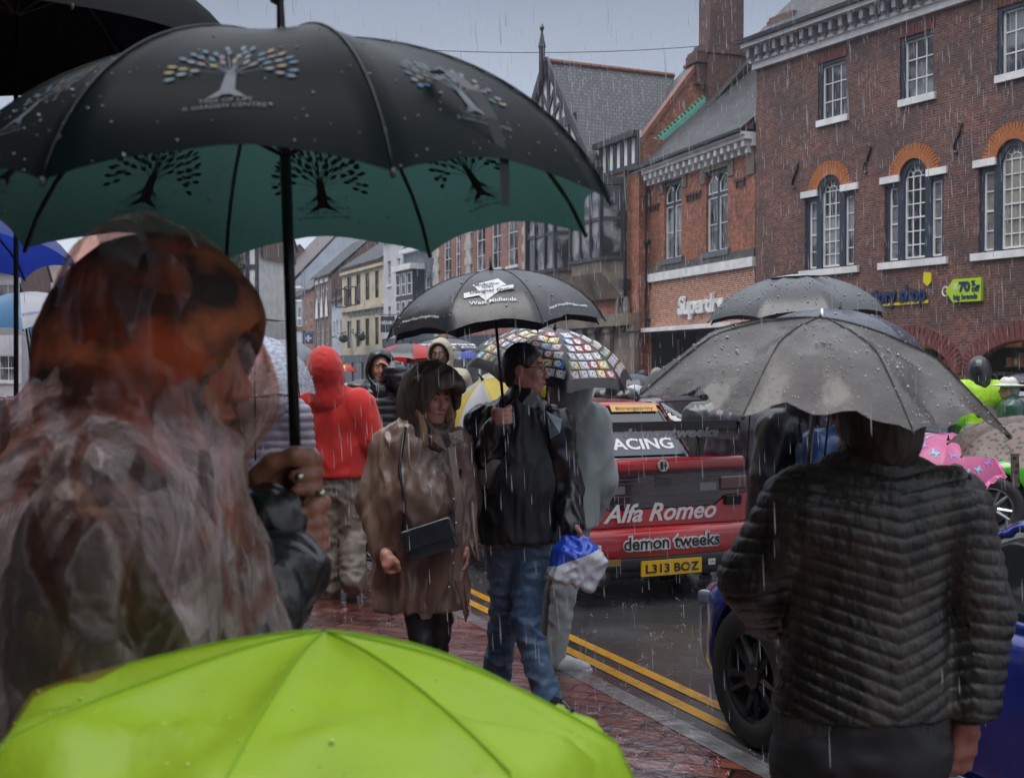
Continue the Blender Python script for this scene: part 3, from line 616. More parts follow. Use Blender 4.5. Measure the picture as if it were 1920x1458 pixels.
# ================= two-storey orange brick building with slate roof (fashion shop) =================
def build_B():
    F = Fac(1415, 40.25, 19.3); f = F.sz
    aL = f(1194, 500)[0]; aR = 0.0; zc = f(1225, 338)[1]
    root = thing('brick_building', F.pt(aL/2, 0, -2), 'orange brick shop building with gothic windows, slate roof and green copper flashing', 'building')
    zf0 = f(1210, 531)[1]; zf1 = f(1210, 516)[1]; W2_ = [(1245.5, 348, 1277.6, 487), (1324, 328, 1364, 474)]
    hs = []; ws = []
    for xl, yt, xr, yb in W2_:
        a0, z0 = f(xl, yb); a1, _ = f(xr, yb); z1 = f(xl, yt-4)[1]; hs.append(rect(a0, a1, z0, z1)); ws.append((a0, a1, z0, z1))
    wall(F, root, 'wall', rect(aL, aR, zf1+.3, zc), hs, M['brickB'], .2)
    F.bx(MB(), aL, aR, zf1+.0, zf1+.298, -.2, .06).build('string_course', mat('sooty_course', (.06, .06, .07), .6, (.12, .11, .10), 3.), root)
    ao = f(1222, 620)[0]; zo = f(1222, 622)[1]
    wall(F, root, 'shop_wall', [(aL, 0), (ao, 0), (ao, zo), (-1.0, zo), (-1.0, 0), (aR, 0), (aR, zf0), (aL, zf0)], [], M['brickS'], .2, .01)
    F.bx(MB(), aL+.3, aR, zf0, zf1, -.1, .12).build('fascia', M['white'], root)
    F.bx(MB(), ao-.1, -.9, zo-.02, zo+.14, .0, .45).build('canopy', M['white'], root)
    it = MB(); F.bx(it, ao, -1.0, 0, zo, -1.2, -1.1); F.bx(it, ao-.1, ao-.0, 0, zo, -1.1, -.02); F.bx(it, -1.0, -.9, 0, zo, -1.1, -.02); it.build('shop_front', M['dark'], root)
    for i in range(5): x = ao+.5+(-1.5-ao)*i/4; F.bx(MB(), x-.04, x+.04, 0, zo-.3, -1.0, -.9).build('door_post', mat('grey_metal', (.25, .26, .28), .3, metal=.6), root)
    for a0, a1, z0, z1 in ws:
        c = (a0+a1)/2; zt = z1-.55
        fr = MB(); F.bx(fr, c-.04, c+.04, z0, z1, -.19, -.06); F.bx(fr, a0, a1, zt-.4, zt-.3, -.19, -.08); F.bx(fr, a0, a1, z1-.16, z1, -.19, -.07)
        wd = fr.build('window', M['navy'], root)
        for x0, x1 in ((a0, c-.04), (c+.04, a1)):
            w_ = window(F, wd, x0, x1, z0, zt-.4, 1, 2, M['white'], None, None, -.17, .06, .03, False); w_.name = 'sash'
            mb = MB(); m_ = (x0+x1)/2; 
            for (p, q) in (((x0+.03, zt-.3), (x0+.03, zt+.1)), ((x0+.03, zt+.1), (m_, z1-.12)), ((m_, z1-.12), (x1-.03, zt+.1)), ((x1-.03, zt+.1), (x1-.03, zt-.3)), ((x0+.03, zt-.27), (x1-.03, zt-.27))):
                mb.tube([F.pt(p[0], p[1], -.13), F.pt(q[0], q[1], -.13)], .035, 4)
            sh = mb.build('top_light', M['white'], wd)
            mk('pane', [F.pt(x, z, -.15) for x, z in ((x0+.03, zt-.3), (x1-.03, zt-.3), (x1-.03, zt+.1), (m_, z1-.12), (x0+.03, zt+.1))], [(0, 1, 2, 3, 4)], M['glass'], sh)
        mk('backing', [F.pt(a0, z0, -.185), F.pt(a1, z0, -.185), F.pt(a1, z1, -.185), F.pt(a0, z1, -.185)], [(0, 1, 2, 3)], M['black'], wd)
        lt = MB(); F.bx(lt, a0-.45, a1+.45, z1, z1+.42, -.1, .05); F.bx(lt, a0-.45, a0-.05, z1-.4, z1-.002, -.1, .045); F.bx(lt, a1+.05, a1+.45, z1-.4, z1-.002, -.1, .045); lt.build('lintel', M['stone'], wd)
        F.bx(MB(), a0-.2, a1+.2, z0-.22, z0, -.1, .1).build('sill', M['lead'], wd)
    F.bx(MB(), aR-.55, aR-.02, f(1400, 330)[1], zc-.02, -.05, .05).build('quoin', M['stone'], root)
    zb = f(1290, 369)[1]; x = aL+.8; dm = mat('dark_brick', (.07, .035, .03), .6)
    while x < aR-.7:
        if not any(a0-.5 < x < a1+.45 for a0, a1, _, _ in ws): F.bx(F.bx(MB(), x, x+.09, zb-.2, zb+.005, -.02, .07), x-.07, x+.16, zb, zb+.1, -.02, .09).build('dentil', dm, root)
        x += .23
    mb = MB(); F.bx(mb, aL+.2, aR, zc+.22, zc+.36, -.1, .42); F.bx(mb, aL+.3, aR, zc+.0, zc+.22, -.1, .12); F.bx(mb, aL+.1, aR, zc+.36, zc+.46, -.1, .56); mb.build('cornice', M['white'], root)
    x = aL+.4
    while x < aR-.1: F.bx(F.bx(MB(), x, x+.2, zc-.005, zc+.2, .12, .36), x+.02, x+.18, zc-.22, zc+.0, .02, .22).build('cornice_bracket', M['white'], root); x += .48
    F.bx(MB(), aL+.05, aR, zc+.46, zc+.56, -.1, .66).build('gutter', M['iron'], root)
    ze = zc+.55; run = 5.0; zr = ze+4.6
    mb = MB(); A = [F.pt(aL+.2, ze, .6), F.pt(aR, ze, .6), F.pt(aR, zr, -run), F.pt(aL+.2, zr, -run)]; mb.add(A+[[p[0], p[1], p[2]-.15] for p in A], [(0, 1, 2, 3), (7, 6, 5, 4), (0, 4, 5, 1), (1, 5, 6, 2), (2, 6, 7, 3), (0, 3, 7, 4)], 0, [(0, 0), (9, 0), (9, 7), (0, 7)]*2); mb.build('roof', M['slate'], root, uv=True)
    # raking party wall facing the camera, with coping, kneeler, flashing and chimney
    pr = [(0.35, 8.6), (0.35, 10.9), (-.1, 10.95), (-3.1, 14.9), (-3.1, 15.5), (-5.4, 15.5), (-5.4, 8.6)]
    v = [F.pt(aL+.25, z, o) for o, z in pr]; v2 = [F.pt(aL-.15, z, o) for o, z in pr]; k = len(pr)
    mk('party_wall', v+v2, [tuple(range(k)), tuple(range(2*k-1, k-1, -1))]+[(i, k+i, k+(i+1) % k, (i+1) % k) for i in range(k)], M['brickB'], root, uv=[(-o, z) for o, z in pr]*2)
    mb = MB(); e3 = np.array([F.e[0], F.e[1], 0]); p0 = np.array(F.pt(aL+.05, 11.0, .0)); p1 = np.array(F.pt(aL+.05, 15.0, -3.1)); d = nrm(p1-p0)
    mb.box((p0+p1)/2+np.cross(e3, d)*0, (np.linalg.norm(p1-p0)/2, .26, .09), [d, e3, nrm(np.cross(d, e3))]); mb.build('coping', M['terra'], root)
    F.bx(MB(), aL-.25, aL+.35, 10.85, 11.08, -.35, .5).build('kneeler', M['stone'], root)
    fl = MB(); q0 = np.array(F.pt(aL+.3, ze+.35, .2)); q1 = np.array(F.pt(aL+.3, ze+.35+3.55, -3.9)); d = nrm(q1-q0); nn = nrm(np.cross(d, e3)); fl.box((q0+q1)/2+nn*.0, (np.linalg.norm(q1-q0)/2, .12, .11), [d, e3, nn])
    F.bx(fl, aL-.05, aL+.75, ze+.25, ze+.62, .1, .3)
    L = np.linalg.norm(q1-q0)
    for i in range(26): fl.box(q0+d*L*(i+.5)/26+nn*(-.17 if nn[2] < 0 else .17), (.06, .05, .07), [d, e3, nn])
    fl.build('copper_flashing', M['copper'], root)
    chimney(F, root, aL-.5, aL+.5, -4.75, -3.15, 13.2, 19.5, M['brickC'], 4)
    chimney(F, root, aL-.62, aL+.62, -4.95, -3.0, 12.6, 15.4, M['brickC'], 0); chimney(F, root, aL-.35, aL+.45, -3.3, -2.55, 13.6, 15.0, M['brickC'], 0)
    sides(F, root, aL, aR, ze, 11, M['brickB'])
    dp = MB(); a, _ = f(1218, 500); dp.tube([F.pt(a, zc+.4, .18), F.pt(a, 3.3, .18)], .07, 8); 
    for z in (8.6, 6.8, 5.1, 3.6): F.bx(dp, a-.13, a+.13, z-.08, z+.08, .0, .27)
    dp.build('downpipe', M['iron'], root)
    sg = thing('shop_sign', F.pt(f(1310, 575)[0], f(1310, 575)[1], .05), 'white script lettering of a fashion shop on new orange brick, cut off by an umbrella', 'sign')
    a, z = f(1276, 589); v, fc = text_mesh('Superdry', .92, .15, .03, 'LEFT', .92); v = v*np.array([(f(1366, 580)[0]-a)/v[:, 0].max(), 1, 1]); vv, ff = thick(v, fc, lambda x, y, h: F.pt(a+x*.98, z+y, .04+h), .12); mk('lettering', vv, ff, M['white'], sg)
build_B()
# ================= timber-framed gabled building with oriel windows =================
def build_C():
    F = Fac(1045, 54.6, 24); f = F.sz
    aR = f(1122, 300)[0]; aL = -aR; aE = f(1198, 500)[0]; za = f(1045, 118)[1]; ze = f(1122, 285)[1]; zg = f(1070, 245)[1]; zs = 3.9
    root = thing('timber_framed_building', F.pt(0, 0, -2), 'gabled black and white timber-framed building with steep tiled roof, finial and oriel windows', 'building')
    W_ = M['white']; B = mat('black_timber', (.03, .032, .042), .45)
    mk('gable', [F.pt(aL, ze-1.2, .42), F.pt(aR, ze-1.2, .42), F.pt(aR, ze, .42), F.pt(0, za-.2, .42), F.pt(aL, ze, .42)], [(0, 1, 2, 3, 4)], W_, root)
    tb = MB(); hw = aR
    def beam(a0, z0, a1, z1, w=.1, off=.33, dd=.05):
        off += .12
        p, q = np.array(F.pt(a0, z0, off)), np.array(F.pt(a1, z1, off)); d = nrm(q-p); n = np.array([F.n[0], F.n[1], 0]); tb.box((p+q)/2, (np.linalg.norm(q-p)/2, dd, w), [d, n, np.cross(d, n)])
    zm = ze+(za-ze)*.36
    beam(-hw*.68, zm, hw*.68, zm, .2); beam(0, zm, 0, za-.3, .12)
    for i in (1, 2, 3):
        for s in (-1, 1):
            beam(0, zm+.1+.75*(i-1), s*hw*.13*(3.2-i), zm+.1+.75*(i-1)+.8, .08, .335+.002*i)
            beam(s*hw*.15*i, zm, s*(hw*.15*i+.12), zm+(2.4, 1.5, .7)[i-1]*.9, .08, .33+.003*i)
    beam(-hw, ze-.2, hw, ze-.2, .16); beam(-hw, ze-1.2, hw, ze-1.2, .15)
    for s in (-1, 1):
        for x in (.95, .72): beam(s*hw*x, ze-1.2, s*hw*x, ze+(.0 if x > .9 else 1.2), .1, .328)
    tb.build('timber_frame', B, root)
    window(F, root, -hw*.55, hw*.55, ze-.05, zm-.2, 5, 2, B, None, None, .48, .07, .06, True)
    # bargeboards
    bb = MB(); n3 = np.array([F.n[0], F.n[1], 0])
    for s in (-1, 1):
        p = np.array(F.pt(0, za+.05, .62)); q = np.array(F.pt(s*(hw+.55), ze-.75, .62)); d = nrm(q-p); bb.box((p+q)/2, (np.linalg.norm(q-p)/2, .06, .2), [d, n3, np.cross(d, n3)])
    bb.build('bargeboard', B, root)
    # roof of the gable: ridge runs back from the street
    mb = MB(); depth = 6.3; 
    for s in (-1, 1):
        A = [F.pt(0, za, .68), F.pt(s*(hw+.5), ze-.75, .68), F.pt(s*(hw+.5), ze-.75, -depth*.55), F.pt(0, za, -depth)]; L = math.hypot(hw, za-ze)+.8
        mb.add(A+[[p[0], p[1], p[2]-.14] for p in A], [(0, 1, 2, 3), (7, 6, 5, 4), (0, 4, 5, 1), (1, 5, 6, 2), (3, 2, 6, 7), (0, 3, 7, 4)], 0, [(0, L), (0, 0), (depth, 0), (depth, L)]*2)
    mb.build('roof', M['tile'], root, uv=True)
    rt = MB(); n = 14
    for i in range(n): rt.tube([F.pt(0, za+.02, .85-(depth+.85)*i/n), F.pt(0, za+.02, .85-(depth+.85)*(i+.94)/n)], .14, 8)
    rt.build('ridge_tile', M['terra'], root)
    # rear roof, ridge parallel to the street
    mb = MB(); A = [F.pt(.5, ze-.6, -1.2), F.pt(aE+.3, ze-.6, -1.2), F.pt(aE+.3, za+.3, -6.6), F.pt(.5, za+.3, -6.6), F.pt(.5, ze, -12), F.pt(aE+.3, ze, -12)]; mb.add(A, [(0, 1, 2, 3), (3, 2, 5, 4)], 0, [(0, 0), (9, 0), (9, 7), (0, 7), (0, 0), (9, 0)]); mb.build('roof', M['tile'], root, uv=True)
    MB().tube([F.pt(.5, za+.36, -6.6), F.pt(aE+.3, za+.36, -6.6)], .13, 6).build('ridge_tile', M['terra'], root)
    fn = MB(); c = F.pt(0, za, .8); z1 = f(1045, 48)[1]; fn.tube([[c[0], c[1], za-.9], [c[0], c[1], za+.6], [c[0], c[1], za+.62], [c[0], c[1], z1-.45], [c[0], c[1], z1-.4], [c[0], c[1], z1-.22], [c[0], c[1], z1]], [.16, .16, .2, .06, .05, .13, .01], 6); fn.build('finial', M['black'], root)
    # wall below: orange brick with two oriel windows on stone bases
    zw = ze-1.2; o1 = (f(1005, 480)[0], f(1078, 480)[0]); o2 = (f(1088, 480)[0], f(1168, 480)[0])
    wall(F, root, 'wall', rect(aL, aE, zs, zw), [], M['brickB'])
    beamz = MB(); F.bx(beamz, aL, aE, zw-.0, ze+.3, -.1, .02); beamz.build('panel_wall', W_, root)
    tb2 = MB()
    for a in np.linspace(hw+.3, aE-.1, 6): F.bx(tb2, a-.14, a+.14, zw, ze+.3, .02, .07)
    F.bx(tb2, hw, aE, zw, zw+.2, .02, .08); F.bx(tb2, hw, aE, ze+.05, ze+.3, .02, .3); tb2.build('timber_frame', B, root)
    for (x0, x1), yb in ((o1, 518), (o2, 500)):
        zb = f(1090, yb)[1] if x0 > 1 else f(1005, 520)[1]; zt = zw-.3 if x0 > 0 else zw-.4; pj = .75
        og = MB(); pl = [(x0, 0), (x0+.55, pj), (x1-.55, pj), (x1, 0)]
        def pr(z0, z1, grow, m=0):
            q = [F.pt(a+grow*(-1 if i < 2 else 1), z, o+(grow if 0 < i < 3 else 0)) for z in (z0, z1) for i, (a, o) in enumerate(pl)]
            og.add(q, [(0, 1, 5, 4), (1, 2, 6, 5), (2, 3, 7, 6), (4, 5, 6, 7), (3, 2, 1, 0)], m)
        pr(zb, zb+.15, .08); pr(zt-.2, zt+.1, .12); zmid = zb+(zt-zb)*.52; pr(zmid-.08, zmid+.08, .02)
        for i in range(4): p = F.pt(pl[i][0], 0, pl[i][1]); og.box([p[0], p[1], (zb+zt)/2], (.075, .075, (zt-zb)/2), F.ax())
        for t in (.33, .67):
            p = F.pt(pl[1][0]+(pl[2][0]-pl[1][0])*t, 0, pj); og.box([p[0], p[1], (zb+zt)/2], (.05, .05, (zt-zb)/2), F.ax())
        wd = og.build('oriel_window', mat('black_timber', (0, 0, 0)), root)
        gp_ = MB()
        for i in range(3): (a0, q0), (a1, q1) = pl[i], pl[i+1]; gp_.add([F.pt(a0, zb, q0-.03), F.pt(a1, zb, q1-.03), F.pt(a1, zt, q1-.03), F.pt(a0, zt, q0-.03)], [(0, 1, 2, 3)])
        gp_.build('pane', M['glass'], wd)
        mb = MB(); q = [F.pt(a, z, o*s_) for z, s_ in ((zb, 1), (zb-.5, .95), (zb-1.6, .35)) for a, o in pl]; mb.add(q, [(i+j, i+j+1, i+j+5, i+j+4) for i in (0, 4) for j in range(3)]); mb.build('corbel', M['stone'], wd)
    # stone ground floor with entablature, pilasters, oval window
    F.bx(MB(), aL, aE, zs-.5, zs, -.2, .5).build('entablature', M['stone'], root)
    gfw = MB(); F.bx(gfw, aL, f(1095, 650)[0], 0, zs-.5, -.6, -.5); gfw.build('shop_front', M['dark'], root)
    mb = MB(); F.bx(mb, f(1095, 650)[0], aE, 0, zs-.5, -.3, .1); 
    for px in (1100, 1122, 1150, 1196): a = f(px, 600)[0]; F.bx(mb, a-.22, a+.22, 0, zs-.5, .1, .3); F.bx(mb, a-.28, a+.28, zs-.75, zs-.5, .1, .38); F.bx(mb, a-.28, a+.28, 0, .5, .1, .38)
    mb.build('stone_wall', M['stone'], root)
    a, z = f(1174, 585); c = F.pt(a, z, .16); e3 = np.array([F.e[0], F.e[1], 0]); pts_ = [np.array(c)+e3*.42*math.cos(q)+np.array([0, 0, .72*math.sin(q)]) for q in np.linspace(0, 2*PI, 25)]
    ov = MB().tube(pts_, .12, 6).build('oval_window', M['stone'], root)
    MB().sphere(F.pt(a, z, .1), (.36, .05, .66), 16, 8, F.ax()).build('pane', M['glass'], ov)
    dp = MB(); a, _ = f(1180, 450); dp.tube([F.pt(a, zw, .2), F.pt(a, zs+.6, .2)], .08, 8); F.bx(dp, a-.2, a+.2, zs+1.0, zs+1.4, .05, .4); dp.build('downpipe', M['iron'], root)
    sides(F, root, aL, aE, ze, 11, M['brickB'])
build_C()
# ================= rest of the row, receding =================
SL = M['white']
def D_():
    F, r, a1, zt = terrace('georgian_building', 'red brick georgian building with white sash windows and pale stone quoins', 818, 1002, 330, M['brickD'],
        [(832, 445, 846, 530, 2, 4), (854, 430, 864, 525, 2, 4), (893, 395, 910, 510, 2, 4), (922, 385, 940, 505, 2, 4), (952, 375, 971, 500, 2, 4)], gf=3.4, sill=SL, rise=3)
    for px in (820, 880, 990):
        mb = MB(); a = F.sz(px, 500)[0]
        for i in range(22): w_ = .5 if i % 2 else .33; F.bx(mb, a-w_, a+w_, 3.5+i*.42, 3.5+i*.42+.42, .003, .09+(i%2)*.01)
        mb.build('quoin', M['stonel'], r)
D_()
def G_():
    F, r, a1, zt = terrace('bay_fronted_building', 'slate grey building with a dark bay window under a white cornice', 757, 817, 470, mat('slate_paint', (.09, .11, .14), .5), [(797, 520, 808, 560, 2, 2)], gf=3.4, cornice=SL)
    a0, z1 = F.sz(762, 512); a2 = F.sz(795, 512)[0]; z0 = F.sz(762, 610)[1]; mb = MB(); F.bx(mb, a0, a2, z0, z1, .01, .7); bw = mb.build('bay', M['navy'], r)
    mb = MB(); F.bx(mb, a0-.15, a2+.15, z1, z1+.35, 0, .95); mb.build('bay_cornice', SL, bw)
    for k in range(3):
        x0 = a0+(a2-a0)*(k+.12)/3; x1 = a0+(a2-a0)*(k+.88)/3
        for zz0, zz1 in ((z0+.2, z0+(z1-z0)*.44), (z0+(z1-z0)*.54, z1-.15)): w_ = window(F, bw, x0, x1, zz0, zz1, 1, 2, SL, off=.68, fw=.07)
G_()
terrace('white_building', 'narrow tall white stucco building beside the cream one', 719, 757, 450, M['stucco'], [(727, 490, 733, 535, 2, 4), (745, 485, 751, 530, 2, 4), (727, 575, 733, 605, 2, 3), (745, 568, 751, 600, 2, 3)], gf=3.6, sill=SL)
def E_():
    ws = [(651, 519, 659.4, 576, 2, 3), (668, 515, 676, 572, 2, 3), (685, 512, 692.7, 563, 2, 3), (703, 508, 710, 559, 2, 3), (651, 602, 659.4, 653, 2, 3), (668, 600, 676, 650, 2, 3), (685, 597, 692.7, 648, 2, 3), (703, 595, 710, 646, 2, 3)]
    F, r, a1, zt = terrace('cream_building', 'cream stucco inn with tall dark windows, open casements and hanging baskets', 642, 719, 505, M['cream'], ws, gf=2.6, fm=M['black'], rise=2.8, rn=4)
    mb = MB(); z = F.sz(642, 584)[1]; F.bx(mb, -.05, a1+.05, z-.12, z+.12, .002, .18); F.bx(mb, -.05, a1+.05, zt-.5, zt-.3, .002, .2); mb.build('string_course', M['cream'], r)
    a, z = F.sz(653, 595); v, fc = text_mesh('CENTRAL MAGIC CIRCLE', .62, 0, .02); v = v*np.array([a1*.82/v[:, 0].max(), 1, 1]); vv, ff = thick(v, fc, lambda x, y, h: F.pt(a+x, z+y, .01+h), .04); mk('lettering', vv, ff, M['lead'], r)
    for px, py in ((659, 635), (692, 632)):
        a, z = F.sz(px, py); t = thing('hanging_basket', F.pt(a, z-.4, .6), 'hanging basket of dark flowers on the cream inn, %s' % ('nearer the left corner' if px < 670 else 'nearer the right corner'), 'basket', 'hanging baskets on the inn')
        MB().sphere(F.pt(a, z, .6), (.35, .35, .3), 8, 6).build('basket', M['iron'], t)
        lf = MB()
        for i in range(60): q = F.pt(a+random.gauss(0, .3), z+random.gauss(.1, .2), .6+random.gauss(0, .25)); lf.box(q, (.07, .05, .01), Matrix.Rotation(random.random()*6, 3, Vector((random.random(), random.random(), 1)).normalized()))
        lf.build('foliage', mat('basket_leaves', (.03, .06, .025), .6), t)
    # open casements
    for i in (0, 1):
        xl, yt, xr, yb = ws[i][:4]; a0, z0 = F.sz(xl, yb); z1 = F.sz(xl, yt)[1]; zm = z0+(z1-z0)*.6; mb = MB()
        for (p, q) in (((0, z0), (0, zm)), ((0, zm), (.75, zm)), ((.75, zm), (.75, z0)), ((.75, z0), (0, z0))): mb.tube([F.pt(a0-p[0]*.2, p[1], .05+p[0]), F.pt(a0-q[0]*.2, q[1], .05+q[0])], .05, 4)
        mb.build('open_casement', M['black'], r)
E_()
def H_():
    F, r, a1, zt = terrace('brown_brick_building', 'brown brick building with three white keystones over its windows', 589, 622, 522, M['brickF'],
        [(593, 530, 599, 568, 2, 2), (601, 527, 607, 565, 2, 2), (610, 524, 616, 562, 2, 2), (594, 594, 599, 650, 2, 4), (602, 592, 607, 648, 2, 4), (611, 590, 616, 646, 2, 4)], gf=2.6, rise=3)
    for px, py in ((595, 590), (604, 588), (613, 586)):
        a, z = F.sz(px, py); mb = MB(); mb.add([F.pt(a-.45, z-.3, .06), F.pt(a+.45, z-.3, .06), F.pt(a+.35, z+.5, .06), F.pt(a+.1, z+1.3, .06), F.pt(a-.1, z+1.3, .06), F.pt(a-.35, z+.5, .06)], [(0, 1, 2, 3, 4, 5)]); F.bx(mb, a-.45, a+.45, z-.31, z-.25, 0, .055); mb.build('keystone', SL, r); F.bx(MB(), a-.5, a+.5, z+2.4, z+2.75, .0, .06).build('lintel', SL, r)
H_()
terrace('low_blue_building', 'low pale blue building with a small sign between brown brick and cream', 622, 642, 565, M['bluew'], [(625, 603, 628, 625, 1, 2), (631, 600, 634, 622, 1, 2), (638, 600, 641, 640, 1, 3)], gf=2.6, rise=1.5, rn=2)
terrace('brick_house', 'small red brick house with arched windows above a blue pharmacy sign', 568, 589, 545, M['brickD'], [(572, 570, 576, 605, 1, 2), (581, 566, 585, 600, 1, 2), (572, 612, 576, 630, 1, 2), (581, 610, 585, 628, 1, 2)], gf=2.6, roofm=M['tiler'])
terrace('white_house', 'white rendered house at the bend with dark sash windows', 541, 568, 560, M['bluew'], [(548, 580, 553, 615, 2, 2), (559, 577, 564, 612, 2, 2)], gf=2.2, roofm=M['slate'], rise=2.2)
terrace('hipped_roof_building', 'white building with a large brown tiled roof at the far bend', 497, 541, 548, M['bluew'], [(505, 570, 510, 600, 2, 2), (518, 568, 523, 598, 2, 2), (530, 567, 535, 597, 2, 2)], gf=2.6, roofm=M['tiler'], rise=7, rn=6.5, depth=14)
terrace('distant_building', 'far grey roofed building beyond the bend', 480, 500, 540, M['brickF'], [(484, 560, 488, 590, 1, 2)], gf=2.5, roofm=M['slate'], rise=4)
# projecting signs
def hang_sign(px, py, w_, h_, text, label, d, m, tcol, shape=None):
    c = W(px, py, d); t = thing('hanging_sign', (c[0], c[1], c[2]-h_/2), label, 'sign'); n = nrm([-c[0], -c[1], 0]); r = np.cross([0, 0, 1], n)*-1; r = nrm(np.cross(n, [0, 0, 1]))*-1
    ax = [r, n, [0, 0, 1]]
    MB().box(c, (w_/2, .04, h_/2), ax).build('board', m, t)
    mb = MB(); mb.tube([c+r*w_*.6+V(0, 0, h_*.6), c-r*w_*.6+V(0, 0, h_*.6)], .03, 6); [mb.tube([c+r*x+V(0, 0, h_*.6), c+r*x+V(0, 0, h_*.5)], .015, 4) for x in (-w_*.4, w_*.4)]; mb.build('bracket', M['iron'], t)
    if text:
        v, f = text_mesh(text, h_*.3, 0, .01, 'CENTER'); vv, ff = thick(v, f, lambda x, y, h: c+r*x+V(0, 0, y+.0)+n*(.045+h), .01); mk('lettering', vv, ff, tcol, t)
    else: MB().box(c+n*.05, (w_*.3, .01, h_*.1), ax).box(c+n*.052, (w_*.1, .01, h_*.3), ax).build('cross', tcol, t)
hang_sign(727, 608, .85, .95, 'HENRY', 'dark square hanging sign reading HENRY in front of the white building', 70, M['navy'], SL)
hang_sign(578, 634, .85, .85, None, 'small blue hanging sign with a white cross by the brick house', 92, mat('pharmacy_blue', (.04, .09, .22), .4), SL)
hang_sign(625, 622, .75, .7, '', 'blank pale hanging sign in front of the low blue building', 86, M['bluew'], M['bluew']) if 0 else None
def estate_sign():
    c = W(487, 506, 88); t = thing('estate_board', (c[0], c[1], 0), 'yellow agent board on a pole above the scaffold', 'sign'); MB().box(c, (.62, .03, .58)).build('board', mat('board_yellow', (.62, .38, .03), .5), t)
    MB().tube([(c[0], c[1]+.06, 4.5), (c[0], c[1]+.06, c[2]+.6)], .04, 6).build('pole', M['lead'], t)
    for i, s_ in enumerate(('LET BY', 'OFFICES')):
        v, f = text_mesh(s_, .36, 0, .01, 'CENTER'); vv, ff = thick(v, f, lambda x, y, h: c+V(x*.8, -.035-h, y+.12-.42*i), .01); mk('lettering', vv, ff, M['black'], t)
estate_sign()
# scaffold
def scaffold():
    c = W(505, 690, 86); t = thing('scaffold', (c[0], c[1], 0), 'grey tube scaffold with a boarded lift at the street bend', 'scaffold'); mb = MB(); e = T2
    n = 5; L = 7.
    P = lambda i, j, z: (c[0]-2.2+i*1.15, c[1]+j*1.2, z)
    for i in range(n):
        for j in (0, 1): mb.tube([P(i, j, -.1), P(i, j, 9)], .035, 5)
    for z in (2.2, 4.3, 5.3, 6.6, 7.6):
        for j in (0, 1): mb.tube([P(0, j, z), P(n-1, j, z)], .03, 5)
        for i in range(n): mb.tube([P(i, 0, z), P(i, 1, z)], .03, 5)
    mb.build('tubes', mat('galvanised', (.35, .36, .38), .35, metal=.7), t)
    MB().box((c[0]+.1, c[1]+.6, 4.38), (2.4, .6, .04)).box((c[0]+.1, c[1]-.02, 4.55), (2.4, .02, .15)).build('boards', mat('scaffold_boards', (.22, .15, .10), .7), t)
scaffold()
# half-timbered house with ivy on the left
def timber_left():
    d = 74.; F = Fac(415, d, 80); f = F.sz
    root = thing('half_timbered_house', F.pt(3, 0, -2), 'black and white half-timbered house partly covered in ivy', 'building')
    a1 = f(486, 550)[0]; a0 = 0.; z0 = f(470, 596)[1]; z1 = f(470, 470)[1]+.6
    mk('wall', [F.pt(a0, z0, 0), F.pt(a1, z0, 0), F.pt(a1, z1, 0), F.pt(a0, z1, 0)], [(0, 1, 2, 3)], SL, root)
    tb = MB()
    for z in np.linspace(z0, z1, 4): F.bx(tb, a0, a1, z-.14, z+.14, .0, .08)
    x = a1-.13
    while x > a0: F.bx(tb, x-.12, x+.12, z0, z1, .003, .084); x -= .62
    tb.build('timber_frame', mat('black_timber', (0, 0, 0)), root)
    mb = MB(); F.bx(mb, a0, a1+.1, -.1, z0-.14, -6, .05); F.bx(mb, a1-.2, a1+.35, -.1, z0-.8, -.5, .9); mb.build('base', M['stucco'], root)
    mb = MB(); F.bx(mb, a0, a1, z0, z1, -6, -.01); mb.build('side_wall', SL, root)
    roof(F, root, a0, a1+.3, z1, z1+3, 3, M['tiler'])
    iv = MB(); rnd = random.Random(3); ac = f(438, 520)[0]; wv = f(460, 520)[0]-ac
    for i in range(1500):
        t = rnd.random(); z = z0-.8+(z1-z0+1.2)*t; a = ac+rnd.gauss(0, wv*.5)*(1 if t > .3 else .7)
        if noise(np.array([a*1.3, z*1.1, 3.]))< -.15: continue
        iv.box(F.pt(a, z, .15+rnd.random()*.35), (.09, .07, .012), np.array(Matrix.Rotation(rnd.random()*6.28, 3, Vector((rnd.random(), rnd.random(), rnd.random())).normalized())))
    t = tag(iv.build('ivy', mat('ivy_leaves', (.07, .085, .02), .45, (.03, .05, .02), 2.)), 'olive green ivy climbing the half-timbered house', 'ivy')
timber_left()
